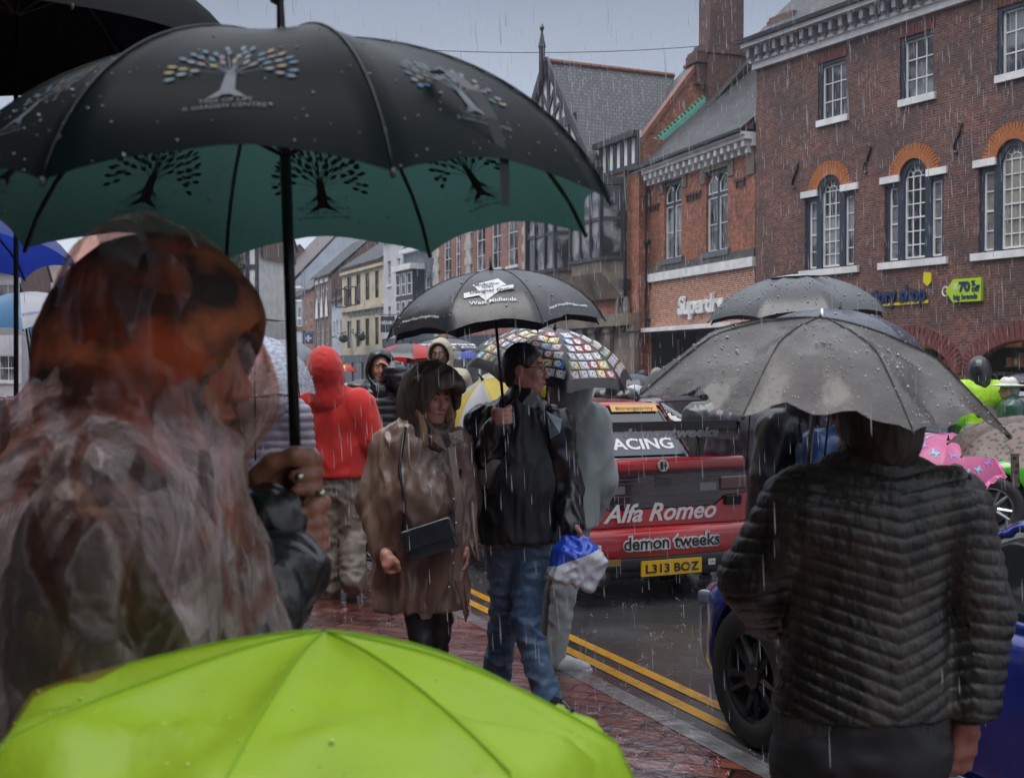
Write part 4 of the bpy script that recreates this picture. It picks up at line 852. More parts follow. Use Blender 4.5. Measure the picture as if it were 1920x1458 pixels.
# left side houses, far left of the picture
def left_row():
    specs = [(-60, 40, 505, 58, 'old white gabled house with dark shutters at the far left', M['stucco'], M['slate']), (42, 100, 547, 74, 'lower terrace house with a dormer roof behind the blue and white umbrella', M['stucco'], M['tiler']),
             (110, 240, 560, 84, 'long low rendered house hidden behind the poncho wearer', M['bluew'], M['slate']), (245, 395, 555, 80, 'brick house between the low house and the half-timbered one', M['brickD'], M['tiler'])]
    for px0, px1, py, d, lab, wm, rm in specs:
        F = Fac(px0, d, 100); a1 = F.sz(px1, 600)[0]; zt = F.sz(px0, py)[1]; r = thing('house', F.pt(a1/2, 0, -2), lab, 'house'); n = max(2, int(a1/2.4)); hs = []; wv = []
        for i in range(n):
            x = a1*(i+.5)/n
            for zz in (1.0, zt-2.0):
                if zz+1.3 < zt: hs.append(rect(x-.45, x+.45, zz, zz+1.3)); wv.append((x-.45, x+.45, zz, zz+1.3))
        wall(F, r, 'wall', rect(0, a1, 0, zt), hs, wm, .15)
        for q in wv: window(F, r, *q, 2, 2, SL, sill=SL)
        sides(F, r, 0, a1, zt, 7, wm); roof(F, r, -.1, a1+.1, zt, zt+2.4, 3.4, rm)
        chimney(F, r, a1*.5-.4, a1*.5+.4, -3.8, -3.0, zt+1.8, zt+3.6, M['brickF'], 2)
left_row()
def near_row():  # unseen side of the street, added to block sky light from the foreground
    specs = [(-34, -21, 11.5, 'brickD', 'unseen brick shop building behind the camera, farthest from the crossing'), (-20.9, -9, 10.2, 'stucco', 'unseen white rendered shop building behind the camera'), (-8.9, 4, 11.8, 'brickF', 'unseen brown brick shop building beside the camera'), (4.1, 16, 10.6, 'cream', 'cream shop building left of the pavement, out of the picture'), (16.1, 30, 11.4, 'brickD', 'unseen red brick shop building further up the left pavement'), (30.1, 44, 10.4, 'stucco', 'unseen white shop building at the far end of the left pavement')]
    for a0, a1, zt, wm, lab in specs:
        F = Fac(0, 1, 24); p = KP+T2*a0+N2*(-6.2); F.P0 = p; F.e = T2; F.n = N2; L = a1-a0; r = thing('unseen_shop_building', F.pt(L/2, 0, -2), lab, 'building'); hs = []
        for i in range(4):
            x = L*(i+.5)/4
            for z in (4.6, 7.8): hs.append(rect(x-.55, x+.55, z, z+1.8))
        wall(F, r, 'wall', rect(0, L, 3.4, zt), hs, M[wm], .15)
        for q in hs: window(F, r, q[0][0], q[1][0], q[0][1], q[2][1], 2, 4, SL, sill=SL)
        F.bx(MB(), 0, L, -.1, 3.4, -.5, -.02).build('shop_front', M['dark'], r); F.bx(MB(), .1, L-.1, 2.8, 3.38, -.02, .2).build('fascia', M['navy'], r); sides(F, r, 0, L, zt, 8, M[wm]); roof(F, r, 0, L, zt, zt+3, 4, M['slate'])
near_row()
# overhead wires
for i, (a, b, lab) in enumerate((((330, 53, 30), (1425, 76, 38), 'thin overhead cable crossing the sky above the gable'), ((60, 478, 50), (300, 495, 50), 'thin cable in the pale sky behind the poncho hood'))):
    p, q = W(*a), W(*b); pts_ = [p+(q-p)*t+V(0, 0, -.5*4*t*(1-t)*(.4 if i else 1)) for t in np.linspace(0, 1, 24)]
    tag(MB().tube(pts_, .011, 4).build('overhead_cable', M['black']), lab, 'cable')
# ================= umbrellas =================
def fabric(name, col, trans=.25, rough=.35, bump=.25, bscale=18., coat=.35, col2=None, nscale=6., **k):
    return mat(name, col, rough, col2, nscale, bump=bump, bscale=bscale, coat=coat, trans=trans, crough=.28, **k)
m_rib = mat('dark_rib_metal', (.02, .02, .022), .3, metal=.5); m_drop = mat('water_drop', (.42, .45, .5), .05, spec=1.)
m_bead = mat('rib_tip', (.12, .12, .13), .3, metal=.6)
class Umb:
    def __init__(s, name, label, top, R_, H, n=8, rot=0., up=(0, 0, 1), mats=None, cat='umbrella', prof='dome', A=1.25, scallop=.07, pole=.7, ferrule=.05, handle=True, wr=.0, tk=.62, hk=.36, ribs=True, ns=8, nt=10, sag=.02, seed=1., group=None, polem=None, poler=.0055, cap=True, warp=None, struts=True):
        s.R = R_; s.H = H; s.n = n; s.rot = rot; s.prof = prof; s.A = A; s.sc = scallop; s.tk = tk; s.hk = hk; s.top = np.asarray(top, float); s.wr = wr; s.seed = seed; s.sag = sag; s.warp = warp
        z = nrm(up); x = nrm(np.cross([0, 1, 0], z)); y = np.cross(z, x); s.ax = np.array([x, y, z])
        mats = mats or [fabric('black_fabric', (.012, .013, .016))]
        base = s.top-z*pole; s.root = r = thing(name, base, label, cat, group)
        v = []; f = []; mi = []
        for i in range(n):
            b = len(v)
            for a in range(nt+1):
                for c in range(ns+1): v.append(s.P(i, c/ns, a/nt))
            for a in range(nt):
                for c in range(ns): q = b+a*(ns+1)+c; f.append((q, q+1, q+ns+2, q+ns+1)); mi.append(i % len(mats))
        s.canopy = mk('canopy', v, f, mats, r, True, mi=mi)
        me = s.canopy.data; bm = bmesh.new(); bm.from_mesh(me); bmesh.ops.remove_doubles(bm, verts=bm.verts, dist=1e-4); bm.to_mesh(me); bm.free()
        if ribs:
            for i in range(n):
                p = [s.P(i, 0, t)-z*.006 for t in np.linspace(.03, 1, 9)]
                rb = MB().tube(p, .0035 if R_ < .7 else .004, 5).build('rib', m_rib, r)
                MB().sphere(s.P(i, 0, 1.0)-z*.002, (.0035, .0035, .006), 6, 5).build('rib_tip', m_bead, rb)
                if struts: MB().tube([s.top-z*(H*(.55 if prof == 'dome' else .9)+.02), s.P(i, 0, .36)-z*.008], .0028, 4).build('strut', m_rib, rb)
        pm = polem or m_rib
        MB().tube([s.top-z*.01, s.top-z*pole], poler, 8).build('pole', pm, r, True)
        if ferrule: MB().tube([s.top-z*.005, s.top+z*ferrule*.25, s.top+z*ferrule], [.014, .007, .004], 8).build('ferrule', pm, r, True)
        if handle: MB().tube([s.top-z*pole, s.top-z*(pole+.01), s.top-z*(pole+.11)], [.008, .013, .012], 8).build('handle', m_rib, r, True)
    def rz(s, t):
        if s.prof == 'dome': return s.R*math.sin(t*s.A)/math.sin(s.A), -s.H*(1-math.cos(t*s.A))/(1-math.cos(s.A))
        if t < s.tk: return s.R*t, -s.H*s.hk*(t/s.tk)**1.6
        return s.R*t, -s.H*(s.hk+(1-s.hk)*((t-s.tk)/(1-s.tk))**1.12)
    def P(s, i, q, t):
        te = t*(1-s.sc*4*q*(1-q)*t*t); r, z = s.rz(te); a0 = s.rot+2*PI*i/s.n; a1 = a0+2*PI/s.n
        x = r*((1-q)*math.cos(a0)+q*math.cos(a1)); y = r*((1-q)*math.sin(a0)+q*math.sin(a1)); bul = 4*q*(1-q)
        z -= s.sag*bul*math.sin(PI*min(1, t))*s.R; k = 1+.10*bul*(1-t)*.3; x *= k; y *= k
        if s.wr:
            e = math.sin(PI*min(q, 1-q)*1.0)*t
            nn = noise(np.array([x*9+s.seed, y*9, s.seed*1.7])); n2 = noise(np.array([x*4+s.seed*3, y*16, 5.])); z += s.wr*e*(nn*1.6+(.5-abs(n2)*2)*.8); 
        if s.warp: x, y, z = s.warp(x, y, z, i, q, t)
        return s.top+s.ax[0]*x+s.ax[1]*y+s.ax[2]*z
    def D(s, i, x, y, h=0.):
        "decal mapping: x metres across panel i, y metres from the apex along it"
        t = y/s.R; r, _ = s.rz(t); wd = 2*r*math.sin(PI/s.n)+1e-4; q = .5+x/wd; e = .02
        p = s.P(i, q, t); a = s.P(i, q+e, t)-p; b = s.P(i, q, t+e)-p; n = nrm(np.cross(b, a)); n = n if n@s.ax[2] > 0 else -n
        return p+n*h
    def text(s, txt, i, x0, y0, size, m, h=.003, bold=.0, align='CENTER', name='lettering', shear=0, flip=1, cv=0):
        v, f = text_mesh(txt, size, shear, bold, align, res=2); P_ = [s.D(i, x0+flip*a[0], y0-a[1]+cv*a[0]*a[0], h) for a in v]; return mk(name, P_, f, m, s.canopy)
    def seams(s, m=None):
        for i in range(s.n): MB().tube([s.P(i, 0, t)+s.ax[2]*.0008 for t in np.linspace(.02, 1, 24)], .0011, 5).build('seam', m or m_rib, s.canopy, True)
    def drops(s, n, r0=.0012, r1=.0032, tmin=.0, m=None):
        mb = MB(); rn = random.Random(5)
        for _ in range(n):
            t = max(tmin, math.sqrt(rn.random())); i = rn.randrange(s.n); q = rn.random(); p = s.P(i, q, t); r = rn.uniform(r0, r1)*(1.8 if rn.random() < .08 else 1); mb.sphere(p+s.ax[2]*r*.3, (r, r, r*.7), 5, 4)
        o = mb.build('water_drops', m or m_drop, s.canopy, True); o['kind'] = 'stuff'
def poly_decal(U, i, pts, m, name, h, x0=0, y0=0):
    return mk(name, [U.D(i, x0+x, y0-y, h) for x, y in pts], [tuple(range(len(pts)))], m, U.canopy)
# --- big green umbrella with tree print (foreground)
def warp_none(x, y, z, i, q, t): return x, y, z
m_green = mat('bottle_green_fabric', (.003, .017, .016), .40, (.002, .009, .010), 4., bump=.4, bscale=60., coat=.08, trans=.55, tcol=(.045,.115,.10), spec=.25, crough=.3)
UT = Umb('umbrella', 'bottle green umbrella printed with a leafy tree on each panel, held over the poncho wearer', V((530-960)/FPX*1.75, 1.75, 2.135), .50, .275, 8, R(24), up=(-.03, .0, 1), mats=[m_green], A=1.28, scallop=.07, pole=.66, ferrule=.0, handle=False, poler=.0085, wr=.006, ns=10, nt=12)
MB().tube([UT.top, UT.top+UT.ax[2]*.07], [.007, .005], 8).build('ferrule', m_rib, UT.root)
MB().sphere(UT.top+UT.ax[2]*.075+V(.0, 0, .0), (.016, .012, .016), 8, 6).tube([UT.top+V(-.004, 0, .055), UT.top+V(-.012, 0, .06), UT.top+V(-.014, 0, .085)], [.004, .006, .004], 5).build('ferrule_loop', m_rib, UT.root)
def two_sided(m, outer, rough=.35, coat=.1, spec=.2):
    n = m.node_tree.nodes; l = m.node_tree.links; out = n['Material Output']; src = out.inputs[0].links[0].from_socket; g = n.new('ShaderNodeNewGeometry'); b = n.new('ShaderNodeBsdfPrincipled'); b.inputs['Base Color'].default_value = (*outer, 1); b.inputs['Roughness'].default_value = rough; b.inputs['Specular IOR Level'].default_value = spec; b.inputs['Coat Weight'].default_value = coat; b.inputs['Coat Roughness'].default_value = .2
    x = n.new('ShaderNodeMixShader'); l.new(g.outputs['Backfacing'], x.inputs[0]); l.new(src, x.inputs[1]); l.new(b.outputs[0], x.inputs[2]); l.new(x.outputs[0], out.inputs[0]); return x
two_sided(m_green, (.002, .006, .007), .34, .0, .035)
def tree_print(U, i, h, mats, y0=.36, sc=1., xs=1.):
    rn = random.Random(11+i); mb = MB(); cx = 0.
    def Dp(x, y): return U.D(i, x*sc*xs, y0-y*sc, h)
    tr = [[(-.012, .0), (.012, .0), (.007, .05), (-.007, .05)], [(-.03, -.008), (-.008, .012), (-.004, .004), (-.01, -.004)], [(.03, -.008), (.01, -.004), (.004, .004), (.008, .012)]]
    for q in tr: mb.add([Dp(*p) for p in q], [tuple(range(4))], 0)
    for row, (rad, na, lo, hi) in enumerate(((.030, 5, -1.0, 1.0), (.048, 9, -1.5, 1.5), (.064, 12, -1.75, 1.75), (.080, 15, -1.85, 1.85))):
        for k in range(na):
            a = lo+(hi-lo)*k/(na-1)+rn.uniform(-.06, .06); ux, uy = math.sin(a), math.cos(a); c = (ux*rad*1.15, .055+uy*rad*.85); L, w_ = .0085, .0036
            pts_ = [(-L, 0), (-L*.3, w_), (L*.4, w_), (L, 0), (L*.4, -w_), (-L*.3, -w_)]; mb.add([Dp(c[0]+p*ux+q*uy, c[1]+p*uy-q*ux) for p, q in pts_], [tuple(range(6))], 1+rn.randrange(max(1, len(mats)-1)) if len(mats) > 1 else 0)
            if k % 2 == 0: 
                d_ = .0007; mb.add([Dp(ux*.0+d_, .045), Dp(c[0]+d_, c[1]), Dp(c[0]-d_, c[1]), Dp(-d_, .045)], [(0, 1, 2, 3)], 0)
    o = mb.build('tree_print', mats, U.canopy)
    for j, tx in enumerate(('TREE OF LIFE', 'A GARDEN CENTRE')): U.text(tx, i, 0, y0+.016+.012*j, .011, mats[0], h, flip=1 if h > 0 else -1)
pr_out = [mat('print_grey', (.09, .115, .14), .5), mat('print_blue', (.03, .10, .19), .5), mat('print_pink', (.16, .08, .12), .5), mat('print_pale', (.12, .16, .19), .5), mat('print_yellow', (.2, .16, .03), .5), mat('print_teal', (.02, .09, .15), .5)]
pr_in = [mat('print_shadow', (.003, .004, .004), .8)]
for i in range(8):
    tree_print(UT, i, .0015, pr_out, y0=.40, sc=1., xs=.80)
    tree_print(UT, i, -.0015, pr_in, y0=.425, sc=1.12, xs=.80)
UT.seams(); UT.drops(350, .0008, .0018)
# closing strap
p = [UT.D(6, -.035, .33, .006), UT.D(6, -.03, .35, .022), UT.D(6, -.015, .39, .024), UT.D(6, .0, .43, .014), UT.D(6, .01, .455, .012)-V(0, 0, .03), UT.D(6, .012, .46, .01)-V(0, 0, .085)]
mb = MB(); wv = [.018, .022, .022, .018, .014, .012]; xx = nrm(UT.D(6, .1, .3)-UT.D(6, .0, .3)); vv = []
for a, b in zip(p, wv): vv += [a-xx*b*.6, a+xx*b*.6]
mb.add(vv, [(2*i, 2*i+1, 2*i+3, 2*i+2) for i in range(5)]); mb.build('strap', mat('black_strap', (.006, .007, .009), .4), UT.root)
# --- photographer-side black umbrella, top left
UB = Umb('umbrella', 'plain black umbrella filling the top left corner of the picture', W(30, -112, 2.5), .52, .25, 8, R(-12), up=(.02, -.03, 1), mats=[mat('black_fabric_dense', (.003, .003, .004), .7, spec=.1)], A=1.0, scallop=.03, pole=1.1, ferrule=.05, handle=True)
# --- jacket man's grey compact umbrella
m_grey = mat('grey_wet_fabric', (.135, .120, .110), .36, (.070, .062, .057), 6., bump=.6, bscale=26., coat=.5, trans=.25, crough=.2)
def warp_grey(x, y, z, i, q, t): return x, y, z-.02*x+(.012*math.sin(9*x+2) if t > .3 else 0)*t
UG = Umb('umbrella', 'wet grey compact umbrella beaded with raindrops over the man in the quilted jacket', V((1540-960)/FPX*2.6, 2.6, 1.762), .415, .19, 8, R(-78), up=(.06, -.10, 1), mats=[m_grey], prof='kink', tk=.60, hk=.28, scallop=.015, pole=.62, ferrule=.02, wr=.045, ns=12, nt=16, sag=.05, seed=4., warp=warp_grey, polem=mat('steel_shaft', (.4, .4, .42), .25, metal=.9))
UG.seams(); UG.drops(1500, .0008, .0022, .0, mat('bright_drop', (.7, .72, .76), .05, spec=1.))
p0 = UG.P(6, .5, .9); 
# --- lime umbrella foreground bottom
m_lime = mat('lime_fabric', (.42, .66, .03), .5, (.36, .60, .02), 3., bump=.9, bscale=11., bstretch=(1, .35, 1), coat=.15, trans=.3, crough=.3)
def warp_l(x, y, z, i, q, t): return x, y, z+.006*math.sin(14*x+5*y)*t
UL = Umb('umbrella', 'lime green wrinkled umbrella filling the bottom left foreground', V((606-960)/FPX*1.25, 1.25, 1.368), .38, .22, 8, R(-5), up=(.055, .12, 1), mats=[m_lime], prof='kink', tk=.83, hk=.40, scallop=.05, pole=.55, ferrule=0, wr=.05, ns=14, nt=18, sag=.06, seed=9., warp=warp_l); UL.seams(mat('lime_seam', (.22, .42, .01), .5)); UL.drops(160, .0008, .002, .1, mat('lime_drop', (.5, .7, .15), .05, spec=1.))
# --- the walking man's black umbrella with white panel print
m_blk = fabric('black_wet_fabric', (.010, .012, .017), .10, .34, .3, 14., .35, (.016, .018, .026), 4.)
UM = Umb('umbrella', 'black umbrella with a white logo panel held by the man in the black jacket', W(921, 507, 5.5), .535, .285, 8, R(22.5), up=(-.09, .0, 1), mats=[m_blk], A=1.3, scallop=.06, pole=.80, ferrule=.065, wr=.012, poler=.007, ns=10)
wh = mat('print_white', (.72, .73, .75), .4); bk = mat('print_black', (.02, .02, .02), .5)
poly_decal(UM, 5, [(-.075, .03), (.04, .075), (.075, .005), (-.045, -.035)], wh, 'logo', .003, -.01, .30)
poly_decal(UM, 5, [(-.115, -.01), (.105, .025), (.105, -.01), (-.115, -.045)], wh, 'logo', .004, -.01, .325)
poly_decal(UM, 5, [(-.05, -.035), (.045, -.015), (-.02, -.075)], wh, 'logo', .0035, -.01, .325)
for tx, yy, sz, m_ in (('McArthur', .285, .028, bk), ('Glen', .308, .026, bk), ('Designer Outlet', .345, .030, bk), ('West Midlands', .42, .034, wh)): UM.text(tx, 5, -.02 if yy < .33 else 0, yy, sz, m_, .006, .0006)
for i in (4, 6): UM.text('www.mcarthurglen.com', i, 0, .475, .026, wh, .004, .0004)
UM.seams(); UM.drops(160, .002, .004)
# --- coloured tile umbrella of the girl in grey
tc_ = [(.62, .62, .66), (.50, .10, .09), (.10, .30, .62), (.70, .52, .05), (.08, .38, .12), (.45, .45, .5), (.62, .35, .33)]
m_tb = fabric('tile_black', (.02, .02, .026), .3, .2, coat=.8)
UC = Umb('umbrella', 'umbrella printed with small coloured squares and white blobs over the grey hoodie', W(1040, 616, 6.15), .455, .24, 8, R(12), up=(.115, -.20, 1), mats=[m_tb], A=1.1, scallop=.05, pole=.75, ferrule=.03, ns=8)
tmat = [mat('tile_print_%s' % n_, c, .35, coat=.4, trans=.2) for n_, c in zip(('pale', 'red', 'blue', 'yellow', 'green', 'grey', 'rose'), tc_)]; rn = random.Random(2)
for i in range(8):
    mb = MB(); y = .07
    while y < .45:
        hw = (UC.rz(y/UC.R)[0])*math.sin(PI/8)*.97; k = max(1, int(round(2*hw/.058))); c = 2*hw/k
        for j in range(k):
            x = -hw+c*j; e = .003; mi = rn.randrange(7); q = [(x+e, y+e), (x+c-e, y+e), (x+c-e, y+.052-e), (x+e, y+.052-e)]
            if y+.055 > UC.R*(1-UC.sc*(1-((x+c/2)/hw)**2)): continue
            mb.add([UC.D(i, a, b, .003) for a, b in q], [(0, 1, 2, 3)], mi)
            cx, cy = x+c/2+rn.uniform(-.004, .004), y+.026; r = .021; n_ = 9
            mb.add([UC.D(i, cx+r*rn.uniform(.6, 1.15)*math.cos(2*PI*g/n_), cy+r*rn.uniform(.6, 1.15)*math.sin(2*PI*g/n_), .005) for g in range(n_)], [tuple(range(n_))], 7)
            mb.add([UC.D(i, cx+.004+.006*math.cos(2*PI*g/5), cy-.002+.004*math.sin(2*PI*g/5), .006) for g in range(5)], [tuple(range(5))], 8)
        y += .055
    mb.build('tile_print', tmat+[mat('blob_white', (.75, .75, .78), .4), mat('blob_black', (.02, .02, .02), .4)], UC.canopy)
# --- further umbrellas
grey2 = fabric('charcoal_fabric', (.028, .032, .040), .15, .3, .3, 14., .5)
U1 = Umb('umbrella', 'charcoal umbrella with a pale trimmed crown above the grey compact one', W(1490, 517, 6.4), .505, .235, 8, R(10), up=(-.04, 0, 1), mats=[grey2], A=1.2, scallop=.06, pole=.8, ferrule=.04); U1.drops(500, .002, .0045)
for i in range(8): poly_decal(U1, i, [(-.02, 0), (.02, 0), (.055, -.09), (-.055, -.09)], mat('pale_trim', (.55, .58, .66), .3), 'trim', .004, 0, .02)
U2 = Umb('umbrella', 'slate blue umbrella peeping out between the charcoal and the grey umbrella', W(1575, 580, 5.6), .40, .16, 8, R(30), up=(.1, 0, 1), mats=[fabric('slate_blue_fabric', (.06, .07, .11), .2, .3)], scallop=.05, pole=.7, ferrule=.03); U2.drops(200, .002, .004)
U3 = Umb('umbrella', 'dark plum umbrella hanging low behind the red car spoiler', W(1410, 700, 8.6), .43, .19, 8, R(5), up=(.05, 0, 1), mats=[fabric('plum_fabric', (.035, .022, .045), .2, .3)], pole=.6)
m_yel2 = fabric('yellow_fabric', (.72, .55, .03), .35, .35); m_wht2 = fabric('white_fabric', (.62, .64, .68), .35, .35)
U4 = Umb('umbrella', 'yellow and white golf umbrella tipped sideways behind the couple', W(905, 712, 6.9), .50, .24, 8, R(-4), up=(-.55, -.25, .8), mats=[m_yel2, m_wht2], pole=.7)
m_red = fabric('red_fabric', (.55, .022, .018), .35, .35)
U5 = Umb('umbrella', 'red and black panelled umbrella over the man in the red cap', W(770, 644, 12.5), .43, .19, 8, R(10), mats=[m_red, m_blk], pole=.7, up=(.02, .05, 1))
lb = fabric('light_blue_fabric', (.16, .38, .68), .4, .35); rb_ = fabric('royal_blue_fabric', (.02, .06, .42), .4, .35)
U6 = Umb('umbrella', 'light blue, grey and royal blue umbrella above the man in dark green', W(872, 655, 17), .36, .15, 8, R(-10), mats=[lb, grey2, rb_, grey2], pole=.7)
U7 = Umb('umbrella', 'black umbrella lettered in white behind the walking man', W(985, 622, 11), .52, .19, 8, R(22), mats=[m_blk], pole=.8); U7.text('LASER', 4, .0, .42, .085, wh, .005, .004); U7.text('LASER', 5, .0, .42, .085, wh, .005, .004)
U8 = Umb('umbrella', 'black umbrella with white phone number lettering in the far crowd', W(838, 634, 15.5), .5, .17, 8, R(22), mats=[m_blk], pole=.8)
for i in (4, 5, 6): U8.text('01543 700', i, 0, .38, .07, wh, .005, .003); U8.text('allows.co.uk', i, 0, .45, .055, wh, .005, .002)
U9 = Umb('umbrella', 'crimson umbrella half hidden behind the lettered black one', W(940, 640, 14), .33, .12, 8, 0, mats=[m_red], pole=.6)
U10 = Umb('umbrella', 'small red umbrella with a yellow shield beyond the red hoodie', W(645, 682, 24), .27, .17, 8, R(22), mats=[m_red], pole=.6); poly_decal(U10, 5, [(-.05, 0), (.05, 0), (.04, -.08), (0, -.11), (-.04, -.08)], mat('shield_yellow', (.75, .6, .03), .4), 'shield', .006, 0, .12)
U11 = Umb('umbrella', 'light grey umbrella over the bearded man beyond the red hoodie', W(542, 637, 13.2), .37, .2, 8, R(0), up=(.15, 0, 1), mats=[fabric('light_grey_fabric', (.33, .34, .40), .45, .35)], pole=.7)
# clear dome umbrella
m_clear = bpy.data.materials.new('clear_plastic'); m_clear.use_nodes = True; n_, l_, b_ = nodes(m_clear); tr_ = n_.new('ShaderNodeBsdfTransparent'); ms_ = n_.new('ShaderNodeMixShader')
b_.inputs['Base Color'].default_value = (.62, .66, .80, 1); b_.inputs['Roughness'].default_value = .12; z_ = n_.new('ShaderNodeTexNoise'); z_.inputs['Scale'].default_value = 22; r_ = n_.new('ShaderNodeMapRange'); r_.inputs[1].default_value = .35; r_.inputs[2].default_value = .65; r_.inputs[3].default_value = .42; r_.inputs[4].default_value = .85
l_.new(z_.outputs[0], r_.inputs[0]); l_.new(r_.outputs[0], ms_.inputs[0]); l_.new(tr_.outputs[0], ms_.inputs[1]); l_.new(b_.outputs[0], ms_.inputs[2]); l_.new(ms_.outputs[0], n_['Material Output'].inputs[0])
U12 = Umb('umbrella', 'clear plastic dome umbrella over the woman in the lilac quilted coat', W(478, 628, 7.0), .36, .36, 8, R(12), mats=[m_clear], A=1.45, scallop=.03, pole=.75, ferrule=.04); U12.drops(260, .003, .006)
# left edge
U13 = Umb('umbrella', 'royal blue umbrella corner at the left edge under the black one', W(-185, 335, 3.4), .50, .20, 8, R(-22), up=(.06, .1, 1), mats=[rb_], pole=.8)
U14 = Umb('umbrella', 'blue and white golf umbrella with small lettering at the left edge', W(40, 548, 6.2), .42, .22, 8, R(20), up=(-.12, -.02, 1), mats=[m_wht2, lb], pole=.8)
for i in (4, 6): U14.text('JOSEPH AND JOHNSON', i, 0, .34, .026, rb_, .004)
# right side
m_pink = fabric('pink_fabric', (.68, .14, .34), .35, .35)
U15 = Umb('umbrella', 'child pink umbrella with blue ponies and a frilled edge', W(1778, 824, 7.3), .335, .19, 8, R(15), up=(-.10, -.42, .9), mats=[m_pink], A=1.1, pole=.55, ferrule=.03)
pony = [(-.030, .010), (-.022, .018), (-.008, .012), (.012, .012), (.020, .026), (.032, .024), (.030, .016), (.024, .012), (.020, -.004), (.026, -.022), (.020, -.022), (.012, -.006), (-.010, -.004), (-.016, -.022), (-.022, -.022), (-.020, .0)]
pm_ = [mat('pony_blue', (.2, .5, .7), .5), mat('pony_purple', (.32, .2, .5), .5)]
for i in range(8):
    for k, (x, y) in enumerate(((-.0, .13), (.05, .24), (-.055, .24))): poly_decal(U15, i, [(a*(1 if k % 2 else -1), b) for a, b in pony], pm_[(i+k) % 2], 'pony_print', .003, x, y)
fr = MB(); pts_ = []
for i in range(8):
    for q in np.linspace(0, 1, 13)[:-1]: pts_.append((U15.P(i, q, 1), U15.P(i, q, 1)+nrm(U15.P(i, q, 1)-U15.top)*(.028)+U15.ax[2]*.012*math.sin(q*60)))
vv = [p for a in pts_ for p in a]; k = len(pts_); fr.add(vv, [(2*i, 2*i+1, 2*((i+1) % k)+1, 2*((i+1) % k)) for i in range(k)]); fr.build('frill', mat('pink_frill', (.5, .06, .2), .5, (.72, .2, .4), 40.), U15.canopy)
U16 = Umb('umbrella', 'pale pink child umbrella just right of the jacketed man head', W(1690, 775, 9.0), .20, .17, 8, R(15), up=(.2, 0, 1), mats=[fabric('pale_pink_fabric', (.62, .32, .45), .4, .3)], pole=.5, ferrule=.02)
m_leo = mat('leopard_fabric', (.30, .20, .15), .4, coat=.3, trans=.12); n_, l_, b_ = nodes(m_leo)
v_ = n_.new('ShaderNodeTexVoronoi'); v_.inputs['Scale'].default_value = 46; v2_ = n_.new('ShaderNodeTexNoise'); v2_.inputs['Scale'].default_value = 95; tc2 = n_.new('ShaderNodeTexCoord'); l_.new(tc2.outputs['Object'], v_.inputs[0]); l_.new(tc2.outputs['Object'], v2_.inputs[0])
cr2 = n_.new('ShaderNodeValToRGB'); cr2.color_ramp.interpolation = 'CONSTANT'; e_ = cr2.color_ramp.elements; e_[0].color = (.10, .055, .04, 1); e_[1].position = .38; e_[1].color = (.17, .11, .085, 1); q_ = e_.new(.13); q_.color = (.012, .01, .01, 1)
ad = n_.new('ShaderNodeMath'); ad.operation = 'MULTIPLY_ADD'; ad.inputs[1].default_value = .35; l_.new(v2_.outputs[0], ad.inputs[0]); su = n_.new('ShaderNodeMath'); su.operation = 'SUBTRACT'; su.inputs[1].default_value = .17; l_.new(v_.outputs['Distance'], ad.inputs[2]); l_.new(ad.outputs[0], su.inputs[0]); l_.new(su.outputs[0], cr2.inputs[0]); l_.new(cr2.outputs[0], b_.inputs['Base Color'])
U17 = Umb('umbrella', 'leopard print umbrella with dangling strap at the right edge', W(2005, 785, 4.9), .46, .21, 8, R(12), up=(.15, -.12, 1), mats=[m_leo], pole=.7)
a_ = W(1903, 850, 4.55); mk('strap', [a_+V(x, y, z) for x, z in ((-.016, 0), (.016, 0), (.02, -.13), (-.012, -.13)) for y in (0, .004)], [(0, 2, 4, 6), (7, 5, 3, 1), (0, 1, 3, 2), (2, 3, 5, 4), (4, 5, 7, 6), (6, 7, 1, 0)], m_leo, U17.root)
U18 = Umb('umbrella', 'black umbrella above the pale brimmed hat at the right edge', W(1925, 700, 16.), .36, .12, 8, R(12), mats=[m_blk], pole=.6)
U19 = Umb('umbrella', 'dark blue umbrella in the far crowd above the parked cars', W(1190, 700, 19), .38, .2, 8, R(12), mats=[fabric('dark_blue_fabric', (.02, .025, .045), .2, .3)], pole=.6)
